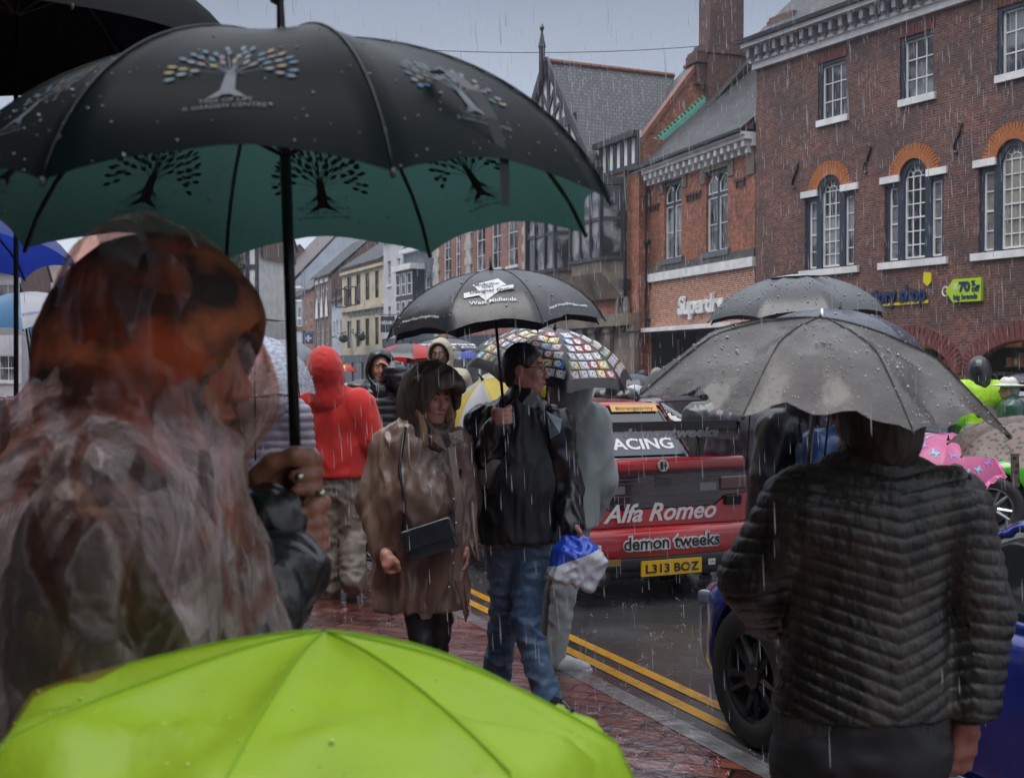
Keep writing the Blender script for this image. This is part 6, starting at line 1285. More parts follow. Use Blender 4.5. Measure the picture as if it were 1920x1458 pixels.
# ---------- red hoodie ----------
def redh():
    d = 8.5; J = auto(630, d, 0, 1.80, 95); J['k'] = 1.03; J['f'] = nrm(V(-.12, 1, 0)); J['r'] = np.cross(J['f'], UP)
    J.update(hip=W(634, 905, d), waist=W(632, 860, d), chest=W(630, 795, d), neck=W(620, 728, d), head=W(608, 697, d), hf=nrm(V(-.25, 1, -.12)), sL=W(582, 760, d), sR=W(672, 760, d), eL=W(566, 815, d), wL=W(570, 862, d+.15), eR=W(697, 825, d), wR=W(690, 868, d+.20))
    J.update(hL=W(618, 925, d), hR=W(652, 925, d), kL=W(617, 1005, d), aL=W(617, 1094, d-.05), kR=W(662, 1000, d-.02), aR=W(663, 1078, d-.22)); J['base'] = V(J['hip'][0], J['hip'][1], 0); J['hax'] = nrm(V(-.08, .05, 1))
    r = person(J, 'person seen from behind in a bright red hoodie and beige trousers on the wet paving'); body(r, J, .014, SK, face=False)
    rm = mat('bright_red_fleece', (.62, .016, .010), .8, (.50, .010, .008), 3., bump=.3, bscale=120., sheen=.3); top(r, J, rm, 'hoodie', .03, W(630, 893, d)[2], .0, .011, 1., folds(.018, (8, 8, 4), .7, 3.), 1.0, .01, sl_g=.012)
    s = SDF(J['hip']-.25, J['hip']+.3, .01); c = V(J['hip'][0], J['hip'][1], W(630, 895, d)[2]); s.cap(c+UP*.03, c-UP*.03, .195, .180, .02, (J['f'], .66)); s.plane(c+UP*.03, UP); s.plane(c-UP*.035, -UP); sdf_obj('waistband', s, rm, r)
    hood(r, J, rm, 1.16, h=.009, bk=.02, chin=False); tm = mat('wet_beige_cotton', (.22, .185, .15), .6, (.11, .09, .075), 5., .42, .66, bump=.4, bscale=40., stretch=(1, 1, .5)); trousers(r, J, tm, 'trousers', .018, .01, disp=folds(.020, (9, 9, 12), .85, 2.), cuff=.012)
    shoes(r, J, mat('grey_canvas_shoe', (.05, .05, .05), .6), mat('cream_sole', (.5, .48, .42), .5), {'L': nrm(V(-.8, .5, 0)), 'R': nrm(V(-.25, .8, -.65))}, .006, 1.1)
redh()
# ---------- lilac puffer ----------
def puff(sp, amp): return lambda P: amp*(np.sqrt(np.abs(np.sin(PI*P[:, 2]/sp)))-.5)+.004*noise(P*22)
def lilac():
    d = 7.3; J = auto(497, d, 0, 1.66, 85, 'umb'); J['hf'] = nrm(V(.2, 1, 0)); r = person(J, 'person in a lilac quilted coat and white cap under the clear dome umbrella'); body(r, J, .014, SK, face=False)
    top(r, J, mat('lilac_nylon', (.40, .39, .48), .4, (.33, .32, .41), 4., coat=.3), 'coat', .05, W(500, 888, d)[2], .02, .010, 1., puff(.055, .016)); trousers(r, J, mat('dark_blue_denim', (.015, .05, .085), .6), 'jeans')
    shoes(r, J, mat('black_shoe', (.01, .01, .01), .3), mat('black_sole', (.02, .02, .02), .6), None, .01)
    hc = J['neck']-J['f']*.10+UP*.0; s = SDF(hc-.25, hc+.25, .009); s.ell(hc, V(.17, .09, .10), None, .02); s.ell(hc+UP*.09, V(.12, .06, .06), None, .03, 'sub'); sdf_obj('hood', s, MATS['lilac_nylon'], r, folds(.01, (12, 12, 12), .6, 1.))
    c = J['head']; s = SDF(c-.2, c+.25, .008); s.ell(c+UP*.035, V(.098, .108, .10), None, .01); s.plane(c+UP*.02, -UP); s.cap(c+UP*.03+J['hf']*.1, c+UP*.02+J['hf']*.16, .07, .05, .02, (UP, .2)); sdf_obj('cap', s, mat('white_cap', (.5, .48, .42), .7), r)
    b = thing('handbag', W(428, 870, d-.2), 'white handbag hanging from the shoulder of the lilac coat', 'bag'); bc = W(428, 838, d-.2); s = SDF(bc-.25, bc+.25, .008); s.box(bc, V(.09, .04, .13), None, .03, .02); sdf_obj('body', s, mat('white_leather', (.6, .62, .62), .35), b); MB().tube([bc+V(-.06, 0, .12), bc+V(.05, .05, .42), J['sL']+V(.0, -.09, .06)], .010, 6).build('strap', MATS['white_leather'], b, True)
    hair(r, J, mat('grey_hair', (.25, .24, .23), .6), 1.02, .04)
lilac()
# ---------- man in the chevron quilted jacket (foreground) ----------
def quilted():
    d = 2.5; J = auto(1630, d, 0, 1.74, 90, wide=1.); J['k'] = 1.0
    J.update(hip=W(1615, 1395, d), waist=W(1618, 1250, d), chest=W(1632, 1040, d), neck=W(1640, 884, d), head=W(1637, 778, d+.03), hf=nrm(V(-.1, 1, 0)), sL=W(1505, 955, d), sR=W(1775, 955, d), eL=W(1418, 1085, d+.05), wL=W(1460, 1120, d+.30), eR=W(1828, 1150, d+.02), wR=W(1815, 1322, d-.02))
    J.update(hL=W(1545, 1420, d), hR=W(1685, 1420, d), kL=V(1535*0+(1545-960)/FPX*d, d+.02, .5), kR=V((1685-960)/FPX*d, d+.02, .5), aL=V((1540-960)/FPX*d, d, .09), aR=V((1690-960)/FPX*d, d, .09)); J['base'] = V(J['hip'][0], d, 0)
    r = person(J, 'man seen from behind in a black chevron-quilted jacket under the grey compact umbrella')
    hr = lambda s: hand_relaxed(s, W(1812, 1338, d-.02), V(-.06, .05, -1), V(-.5, .85, 0), 1.0, 1.0, 1)
    px = UG.top-UG.ax[2]*.60; hl = lambda s: fist(s, px, UG.ax[2], V(-.8, -.3, -.3), 1.0, .012, 1, None)
    J['wL'] = px+V(-.07, -.03, -.06)
    body(r, J, .0065, skinm('skin_ruddy', (.36, .15, .12), (.30, .11, .09)), True, hl, hr, False, False)
    cx = W(1655, 1100, d)[0]; hem = W(1615, 1330, d)[2]
    def quilt(P):
        x = P[:, 0]-cx+.02*(1.1-P[:, 2]); z = P[:, 2]; sl = .16+np.clip((1.45-z)/.55, 0, 1)*.30; arm = (np.abs(P[:, 0]-(cx-.02)) > .185)
        ph = np.where(arm, z+.15*np.sign(x)*(P[:, 0]-cx), z-sl*np.abs(x))/.031
        a = np.abs(np.sin(PI*ph)); rel = noise(P*np.array([110, 110, 60]))*.0032+noise(P*np.array([34, 34, 40]))*.0040
        return .0074*(a**.32)-.005+rel*(a**.5)
    jm = mat('dark_quilted_nylon', (.010, .010, .009), .42, (.048, .045, .038), 9., .42, .60, bump=.25, bscale=90., coat=.08, stretch=(1.6, 1.6, .5))
    top(r, J, jm, 'quilted_jacket', .016, hem, .005, .0042, 1., quilt, .87, .0, True, sl_g=.002, depth=.66, rl=1, ak=.010)
    s = SDF(J['hip']-.3, J['hip']+.3, .006); c = V(J['hip'][0], d, hem); s.cap(c+UP*.01, c-UP*.09, .192, .184, .02, (J['f'], .62)); s.plane(c+UP*.012, UP); s.plane(c-UP*.075, -UP)
    rib = mat('ribbed_knit', (.055, .054, .050), .85, (.04, .04, .037), 30., bump=.8, bscale=120., bstretch=(1, 1, .03)); sdf_obj('waistband', s, rib, r, None, 1)
    for n, w in (('R', J['wR']), ): MB().tube([w+UP*.05, w-UP*.0, w-UP*.03], [.052, .048, .040], 16).build('cuff', rib, r, True)
    trousers(r, J, mat('black_trousers', (.010, .010, .012), .6), 'trousers', .01, .012); shoes(r, J, mat('black_shoe', (.01, .01, .01), .3), mat('black_sole', (.02, .02, .02), .6), None, .01)
    s = SDF(J['neck']-.16, J['neck']+.16, .005); s.cap(J['neck']-UP*.03, J['neck']+UP*.03, .085, .072, .02); s.plane(J['neck']+UP*.012, UP); sdf_obj('collar', s, jm, r, None, 1)
    hair(r, J, mat('dark_bob_hair', (.022, .019, .017), .5, (.07, .06, .05), 60., stretch=(1, 1, .3)), 1.08, .0, .005, 0, grow=.006, back=.014)
quilted()
# ---------- poncho wearer (foreground left) ----------
def poncho():
    d = 1.52; J = auto(200, d, 0, 1.74, 0); J['k'] = 1.0; f = J['f'] = nrm(V(1, .12, 0)); J['r'] = np.cross(f, UP)
    J.update(head=W(306, 668, d), hf=nrm(V(1, -.10, -.16)), neck=W(225, 880, d), chest=W(165, 1130, d), waist=W(150, 1420, d), sR=W(190, 1040, d-.12), sL=W(275, 985, d+.16), eL=W(490, 1110, 1.74), wL=W(500, 975, 1.71), eR=W(420, 1200, 1.50), wR=W(545, 1065, 1.62))
    hx = W(150, 690, d)[0]; J['hip'] = V(hx, d, .95)
    for n, q in (('L', .09), ('R', -.09)): J['h'+n] = V(hx, d+q, .92); J['k'+n] = V(hx+.02, d+q, .5); J['a'+n] = V(hx, d+q, .09)
    J['base'] = V(hx, d, 0); J['hax'] = nrm(V(.12, 0, 1))
    r = person(J, 'person in profile wrapped in a crinkled pinkish see-through plastic rain poncho')
    pc = UT.top-UT.ax[2]*.655; skr = skinm('skin_ruddy_wet', (.42, .19, .12), (.30, .12, .08))
    hl = lambda s: fist(s, pc, UT.ax[2], V(-.75, .15, -.30), 1.08, .010, -1, J['wL'])
    h2 = W(574, 992, 1.735); hr = lambda s: fist(s, h2, nrm(V(-.10, 0, 1)), V(-.3, .75, -.2), .95, .015, 1, J['wR'])
    body(r, J, .0048, skr, True, hl, hr)
    # ring parts
    gold = mat('silver_ring', (.6, .58, .52), .2, metal=1.)
    for q in (pc+V(.012, -.042, .012), pc+V(.040, -.022, -.014)): MB().sphere(q, (.0075, .006, .006), 8, 6).build('ring', gold, r, True)
    hand_ = MB(); p0 = UT.top-UT.ax[2]*.70
    hand_.tube([p0, p0-UT.ax[2]*.02, h2+V(.0, 0, .05), h2, h2-V(-.004, 0, .05), h2-V(.010, 0, .08), h2-V(.03, 0, .095)], [.009, .014, .016, .0165, .0165, .015, .011], 12).build('handle', mat('black_rubber', (.012, .014, .016), .45), UT.root, True)
    hair(r, J, mat('auburn_hair', (.10, .028, .015), .4, (.20, .06, .03), 40., stretch=(1, 1, .3)), 1.0, .04, .006, .0, grow=.0, back=.0)
    bk_ = mat('black_wet_shell', (.005, .005, .006), .35, (.012, .013, .014), 8., coat=.2, bump=.6, bscale=30.)
    top(r, J, bk_, 'jacket', .03, .80, .03, .007, .95, folds(.012, (16, 16, 12), .8, 1.), 1.0, .03, True, sl_g=-.022)
    inh = mat('rust_fleece', (.030, .012, .010), .8, (.42, .11, .04), 13., .44, .64, detail=5.); hood(r, J, inh, 1.0, 'inner_hood', .007, .02, .046)
    s = SDF(J['neck']-.25, J['neck']+.25, .006); s.chain([J['neck']+V(.10, 0, .035), J['neck']+V(.055, -.05, .02), J['neck']+V(-.02, -.05, .03)], [.03, .032, .03], .02); s.chain([J['neck']+V(.10, 0, .035), J['neck']+V(.06, .05, .02)], [.03, .03], .02)
    sdf_obj('scarf', s, mat('orange_scarf', (.62, .14, .025), .6, (.40, .07, .02), 20.), r, folds(.008, (25, 25, 25), .7, 1.))
    trousers(r, J, mat('black_trousers', (.010, .010, .012), .6), 'trousers', .01, .014); shoes(r, J, mat('black_shoe', (.01, .01, .01), .3), mat('black_sole', (.02, .02, .02), .6), None, .012)
    # reddish lining layer seen through the film
    P = lambda x, y, dd=0.: W(x, y, d+dd)
    s = SDF(P(-260, 1460)-V(.1, .45, .15), P(620, 420)+V(.1, .45, .1), .0058)
    hc = J['head']; hf = nrm(V(1, -.05, -.12)); uu = nrm(np.cross(np.cross(hf, UP), hf)); rr = nrm(np.cross(hf, UP)); A = [rr, hf, uu]
    s.ell(P(268, 648), V(.120, .122, .138), A, .02); s.cap(P(300, 555), P(255, 530), .072, .07, .06); s.chain([P(322, 640), P(395, 700), P(452, 745)], [.088, .066, .034], .03, (rr, 1.05)); s.cap(P(452, 742), P(440, 800), .034, .03, .03)
    s.chain([P(262, 640), P(222, 780), P(160, 900)], [.10, .105, .115], .05); s.chain([P(330, 760), P(345, 855)], [.085, .062], .04)
    s.chain([P(240, 900), P(190, 1020), P(150, 1150), P(150, 1500)], [.095, .165, .205, .25], .06, (rr, 1.12))
    s.cap(P(235, 900), P(185, 1030, -.12), .085, .105, .12); s.cap(P(185, 1030, -.12), P(200, 1290, -.15), .105, .12, .10); s.cap(P(260, 960, .1), P(290, 1000, .16), .08, .09, .05)
    s.chain([P(300, 930), P(385, 1080), P(430, 1260), P(455, 1420)], [.055, .07, .08, .09], .06)
    film = bpy.data.materials.new('clear_pink_film'); film.use_nodes = True; n, l, b = nodes(film)
    t = n.new('ShaderNodeTexCoord'); mpp = n.new('ShaderNodeMapping'); mpp.inputs['Scale'].default_value = (1, 1, .55); mpp.inputs['Rotation'].default_value = (0, R(35), 0); l.new(t.outputs['Object'], mpp.inputs[0])
    z = n.new('ShaderNodeTexNoise'); z.inputs['Scale'].default_value = 9; z.inputs['Detail'].default_value = 3; z.inputs['Distortion'].default_value = 1.6; l.new(mpp.outputs[0], z.inputs[0])
    b.inputs['Roughness'].default_value = .10; rc = n.new('ShaderNodeValToRGB'); l.new(z.outputs[0], rc.inputs[0]); l.new(rc.outputs[0], b.inputs['Base Color']); rc.color_ramp.elements[0].position = .40; rc.color_ramp.elements[0].color = (.45, .20, .16, 1); rc.color_ramp.elements[1].position = .52; rc.color_ramp.elements[1].color = (.78, .62, .62, 1); b.inputs['Specular IOR Level'].default_value = 1.; b.inputs['Coat Weight'].default_value = 1.
    vo = n.new('ShaderNodeTexVoronoi'); dn = n.new('ShaderNodeTexNoise'); dn.inputs['Scale'].default_value = 7; l.new(mpp.outputs[0], dn.inputs[0]); ds = n.new('ShaderNodeVectorMath'); ds.operation = 'MULTIPLY_ADD'; ds.inputs[1].default_value = (.10, .10, .10); l.new(dn.outputs['Color'], ds.inputs[0]); l.new(mpp.outputs[0], ds.inputs[2])
    vo.inputs['Scale'].default_value = 17; l.new(ds.outputs[0], vo.inputs[0]); vs_ = n.new('ShaderNodeVectorMath'); vs_.operation = 'SUBTRACT'; l.new(ds.outputs[0], vs_.inputs[0]); l.new(vo.outputs['Position'], vs_.inputs[1]); vc = n.new('ShaderNodeVectorMath'); vc.operation = 'SUBTRACT'; vc.inputs[1].default_value = (.5, .5, .5); l.new(vo.outputs['Color'], vc.inputs[0]); dt_ = n.new('ShaderNodeVectorMath'); dt_.operation = 'DOT_PRODUCT'; l.new(vs_.outputs[0], dt_.inputs[0]); l.new(vc.outputs[0], dt_.inputs[1])
    bv = n.new('ShaderNodeBump'); bv.inputs['Strength'].default_value = 1.; bv.inputs['Distance'].default_value = 1.1; l.new(dt_.outputs['Value'], bv.inputs['Height'])
    zf = n.new('ShaderNodeTexNoise'); zf.inputs['Scale'].default_value = 26; zf.inputs['Detail'].default_value = 3; zf.inputs['Distortion'].default_value = 2.5; l.new(mpp.outputs[0], zf.inputs[0]); bf = n.new('ShaderNodeBump'); bf.inputs['Strength'].default_value = .5; bf.inputs['Distance'].default_value = .008; l.new(zf.outputs[0], bf.inputs['Height']); l.new(bv.outputs[0], bf.inputs['Normal'])
    bp = n.new('ShaderNodeBump'); bp.inputs['Strength'].default_value = .4; bp.inputs['Distance'].default_value = .03; l.new(z.outputs[0], bp.inputs['Height']); l.new(bf.outputs[0], bp.inputs['Normal']); l.new(bp.outputs[0], b.inputs['Normal'])
    tr = n.new('ShaderNodeBsdfTransparent'); tr.inputs[0].default_value = (.95, .70, .62, 1); ms = n.new('ShaderNodeMixShader')
    lw = n.new('ShaderNodeLayerWeight'); lw.inputs[0].default_value = .35; l.new(bp.outputs[0], lw.inputs['Normal']); r1 = n.new('ShaderNodeMapRange'); r1.inputs[1].default_value = .0; r1.inputs[2].default_value = .045; r1.inputs[3].default_value = .16; r1.inputs[4].default_value = .07; sb_ = n.new('ShaderNodeMath'); sb_.operation = 'SUBTRACT'; sb_.inputs[1].default_value = .5; ab_ = n.new('ShaderNodeMath'); ab_.operation = 'ABSOLUTE'; l.new(z.outputs[0], sb_.inputs[0]); l.new(sb_.outputs[0], ab_.inputs[0]); l.new(ab_.outputs[0], r1.inputs[0])
    ad = n.new('ShaderNodeMath'); ad.operation = 'MAXIMUM'; l.new(lw.outputs['Facing'], ad.inputs[0]); l.new(r1.outputs[0], ad.inputs[1]); cl = n.new('ShaderNodeMath'); cl.operation = 'MULTIPLY'; cl.inputs[1].default_value = .85; l.new(ad.outputs[0], cl.inputs[0])
    l.new(cl.outputs[0], ms.inputs[0]); l.new(tr.outputs[0], ms.inputs[1]); l.new(b.outputs[0], ms.inputs[2]); l.new(ms.outputs[0], n['Material Output'].inputs[0])
    def cr(Pp):
        q = Pp*np.array([9, 9, 3.2])+fbm(Pp*np.array([4, 4, 2]), 2)[:, None]*1.1; a = np.abs(noise(q)); b_ = np.abs(noise(q*2.3+5)); c_ = noise(Pp*4+2)
        return .016*(.5-a*2.4)+.004*(.5-b_*2.4)+.016*c_
    sdf_obj('poncho', s, film, r, cr, 0)
poncho()
# ---------- people further away ----------
def bgperson(px, d, label, H=1.72, face=-90., arms='down', topm=None, hoodm=None, hairm=None, trm=None, g=.02, hemz=None, skin=SK, cap=None, h=None, hdir=None, group=None, z0=None, disp=None, beard=None, hat=None, hoodk=1.1, k_=1., shoe=None):
    z0 = (ZR if z0 is None else z0); J = auto(px, d, z0, H, face, arms, k_, hdir); r = person(J, label, group); h = h or max(.012, d*.0013)
    vis = skin; body(r, J, h, vis, True, face=d < 17)
    top(r, J, topm, 'coat', g, None if hemz is None else z0+hemz*J['k'], .02, h, 1., disp)
    trousers(r, J, trm or mat('dark_trousers', (.03, .03, .035), .6), 'trousers', .0, h); shoes(r, J, shoe or mat('black_shoe', (.01, .01, .01), .3), mat('black_sole', (.02, .02, .02), .6), None, max(.010, h*.8))
    if hoodm: hood(r, J, hoodm, hoodk, h=h*.8)
    elif hairm: hair(r, J, hairm, 1.04, .0, max(.008, h*.7))
    if beard: c = J['head']; u = UP; f = J['hf']; s = SDF(c-.2, c+.2, max(.008, h*.7)); s.ell(c+f*.05-u*.085, V(.055, .055, .045), None, .01); sdf_obj('beard', s, beard, r)
    if cap: c = J['head']; s = SDF(c-.2, c+.25, max(.008, h*.7)); s.ell(c+UP*.04, V(.095, .1, .085), None, .01); s.plane(c+UP*.035, -UP); s.cap(c+UP*.04+J['hf']*.08, c+UP*.035+J['hf']*.15, .06, .05, .02, (UP, .25)); sdf_obj('cap', s, cap, r)
    if hat: c = J['head']; s = SDF(c-.3, c+.3, .010); s.ell(c+UP*.075, V(.092, .105, .075), None, .01); s.cap(c+UP*.045-J['hf']*.06, c+UP*.045+J['hf']*.06, .13, .13, .02, (UP, .10)); s.ell(c+UP*.15, V(.03, .07, .02), None, .02, 'sub'); sdf_obj('hat', s, hat, r)
    return J, r
dk = mat('dark_hair', (.02, .016, .013), .5)
blackp = streak('black_puffer', (.007, .008, .011), (.020, .022, .030), .3, 10., coat=.3)
bgperson(557, 12.2, 'bearded man in a dark jacket looking down under the light grey umbrella', 1.78, -70, 'umb', mat('charcoal_jacket', (.025, .027, .032), .5), None, dk, beard=mat('brown_beard', (.05, .03, .02), .7), z0=ZR)
Jb, rb = bgperson(713, 10.2, 'person in a black puffer jacket shielding the face with one arm', 1.76, -80, 'brow', blackp, blackp, None, g=.05, hemz=.78, disp=puff(.07, .02), hoodk=1.15, z0=0)
cream = mat('cream_anorak', (.46, .42, .33), .55, (.36, .33, .26), 4.)
bgperson(826, 11.6, 'bearded man in a cream hooded anorak beyond the hooded woman', 1.90, -100, 'down', cream, cream, None, g=.03, hemz=.8, skin=SKD, beard=mat('black_beard', (.01, .008, .007), .7), hoodk=1.12, z0=0)
bgperson(786, 12.4, 'man in a red cap and mauve top under the red and black umbrella', 1.86, -85, 'umb', mat('mauve_top', (.16, .11, .16), .6), None, dk, cap=mat('red_cap', (.35, .03, .025), .6), z0=0)
bgperson(800, 13.6, 'person in an orange hood squeezed between the red cap and the cream anorak', 1.84, 95, 'down', mat('orange_fleece', (.42, .17, .06), .8), mat('orange_fleece', (0, 0, 0)), None, z0=0)
bgperson(872, 16.0, 'man in a dark green jacket with folded hands under the light blue and grey umbrella', 1.74, -95, 'front', mat('bottle_green_jacket', (.025, .045, .042), .6), None, dk, skin=SKD, z0=ZR)
bgperson(1155, 14.5, 'person in a wet black coat behind the tile-print umbrella', 1.72, 60, 'down', blackp, blackp, None, g=.04, z0=ZR)
bgperson(1205, 19.5, 'person in a white shirt under the dark blue umbrella beyond the parked cars', 1.70, -100, 'umb', mat('white_shirt', (.5, .52, .6), .6), None, dk, z0=ZR)
bgperson(1232, 19.0, 'hooded person in a taupe coat seen over the parked cars', 1.70, 90, 'down', mat('taupe_coat', (.20, .18, .14), .7), mat('taupe_coat', (0, 0, 0)), None, z0=ZR)
bgperson(1249, 18.0, 'bald headed man seen over the red low car', 1.60, 60, 'down', mat('slate_jumper', (.06, .06, .08), .7), None, None, z0=ZR)
bluej = mat('blue_jeans', (.03, .09, .17), .6, (.06, .14, .24), 6.)
bgperson(1512, 6.9, 'person in a long black coat and blue jeans under the charcoal umbrella', 1.72, 100, 'umb', streak('black_long_coat', (.008, .008, .010), (.03, .032, .038), .35, 10., coat=.3), MATS['black_long_coat'], None, bluej, g=.05, hemz=.62, z0=ZR)
bgperson(1582, 6.6, 'person in a bright blue jacket just left of the quilted man head', 1.62, 100, 'down', mat('cobalt_jacket', (.01, .05, .16), .4, (.02, .09, .24), 6., coat=.4), None, dk, g=.03, z0=ZR)
bgperson(1345, 10.0, 'person in a long dark raincoat behind the black rear wing', 1.66, 80, 'umb', mat('teal_black_raincoat', (.018, .028, .034), .3, (.05, .06, .07), 6., coat=.5), None, dk, mat('grey_track_pants', (.14, .15, .16), .7), g=.05, hemz=.6, z0=ZR)
bgperson(1393, 9.6, 'person in grey joggers behind the rear of the red saloon', 1.64, 90, 'down', mat('dark_plum_coat', (.03, .022, .035), .4, coat=.4), None, dk, mat('grey_track_pants', (0, 0, 0)), g=.04, z0=ZR)
hv = bpy.data.materials.new('hi_vis'); hv.use_nodes = True; n, l, b = nodes(hv); t = n.new('ShaderNodeTexCoord'); sz_ = n.new('ShaderNodeSeparateXYZ'); l.new(t.outputs['Object'], sz_.inputs[0]); cr_ = n.new('ShaderNodeValToRGB'); cr_.color_ramp.interpolation = 'CONSTANT'
mr_ = n.new('ShaderNodeMapRange'); mr_.inputs[1].default_value = .8; mr_.inputs[2].default_value = 1.5; l.new(sz_.outputs['Z'], mr_.inputs[0]); l.new(mr_.outputs[0], cr_.inputs[0]); e = cr_.color_ramp.elements; e[0].color = (.36, .62, .02, 1); e[1].position = .93; e[1].color = (.36, .62, .02, 1)
for p, c in ((.36, (.30, .31, .30, 1)), (.46, (.36, .62, .02, 1)), (.64, (.30, .31, .30, 1)), (.74, (.36, .62, .02, 1))): q = e.new(p); q.color = c
l.new(cr_.outputs[0], b.inputs['Base Color']); b.inputs['Roughness'].default_value = .5
Jv, rv = bgperson(1836, 13.4, 'steward in a yellow hi-vis vest over black waterproofs, hood up, back turned', 1.84, 92, 'down', blackp, blackp, None, g=.03, z0=ZR)
top(rv, Jv, hv, 'vest', .045, Jv['hip'][2]-.06, .02, .012, .06, None)
bgperson(1896, 13.0, 'person in a white brimmed hat and dark green coat at the right edge', 1.62, 165, 'down', mat('forest_green_coat', (.012, .045, .035), .35, (.02, .07, .05), 5., coat=.4), None, mat('grey_hair', (.25, .24, .23), .6), g=.05, hat=mat('white_felt_hat', (.58, .57, .54), .6), z0=ZR)
bgperson(1712, 8.9, 'child in a pale jacket under the pale pink umbrella', 1.25, 95, 'umb', mat('pale_pink_jacket', (.5, .28, .35), .6), None, dk, z0=ZR)
bgperson(1790, 7.2, 'child holding the pink pony umbrella, hidden to the waist', 1.12, 80, 'umb', mat('lilac_jacket', (.4, .25, .4), .6), None, dk, z0=ZR)
bgperson(128, 4.4, 'dark haired person behind the poncho wearer at the left', 1.70, -60, 'down', mat('navy_coat', (.02, .024, .035), .6), None, dk, g=.02, z0=0)
# ================= vehicles =================
def pdist(X, Z, pts):
    "2-D signed distance to polygon"
    d = None; s = 1.; ins = np.zeros(np.broadcast(X, Z).shape, bool); n = len(pts)
    for i in range(n):
        a = pts[i]; b = pts[(i+1) % n]; ex, ez = b[0]-a[0], b[1]-a[1]; wx, wz = X-a[0], Z-a[1]; t = np.clip((wx*ex+wz*ez)/(ex*ex+ez*ez+1e-12), 0, 1)
        q = (wx-ex*t)**2+(wz-ez*t)**2; d = q if d is None else np.minimum(d, q)
        c = ((a[1] > Z) != (b[1] > Z)) & (X < (b[0]-a[0])*(Z-a[1])/((b[1]-a[1]) or 1e-9)+a[0]); ins ^= c
    return np.where(ins, -1, 1)*np.sqrt(d)
def smx(a, b, k): h = np.maximum(k-np.abs(a-b), 0)/k; return np.maximum(a, b)+h*h*k*.25
M['tyre'] = mat('tyre_rubber', (.015, .015, .016), .5); M['rim'] = mat('alloy_rim', (.30, .31, .33), .25, metal=.9); M['rimb'] = mat('black_rim', (.02, .021, .024), .2, metal=.5, coat=.5)
M['lens'] = mat('head_lamp', (.45, .48, .5), .08, coat=1.); M['tail'] = mat('tail_lamp', (.35, .01, .01), .12, coat=1.); M['trim'] = mat('black_trim', (.010, .010, .011), .3); M['pl'] = mat('yellow_plate', (.72, .42, .015), .35); M['plw'] = mat('white_plate', (.7, .7, .7), .35)
M['cglass'] = mat('car_glass', (.015, .02, .022), .04, spec=1., coat=.6)
def paint(name, c, metal=.0): return mat(name, c, .22, tuple(x*.75 for x in c), 1.6, coat=1., metal=metal, bump=.10, bscale=190.)
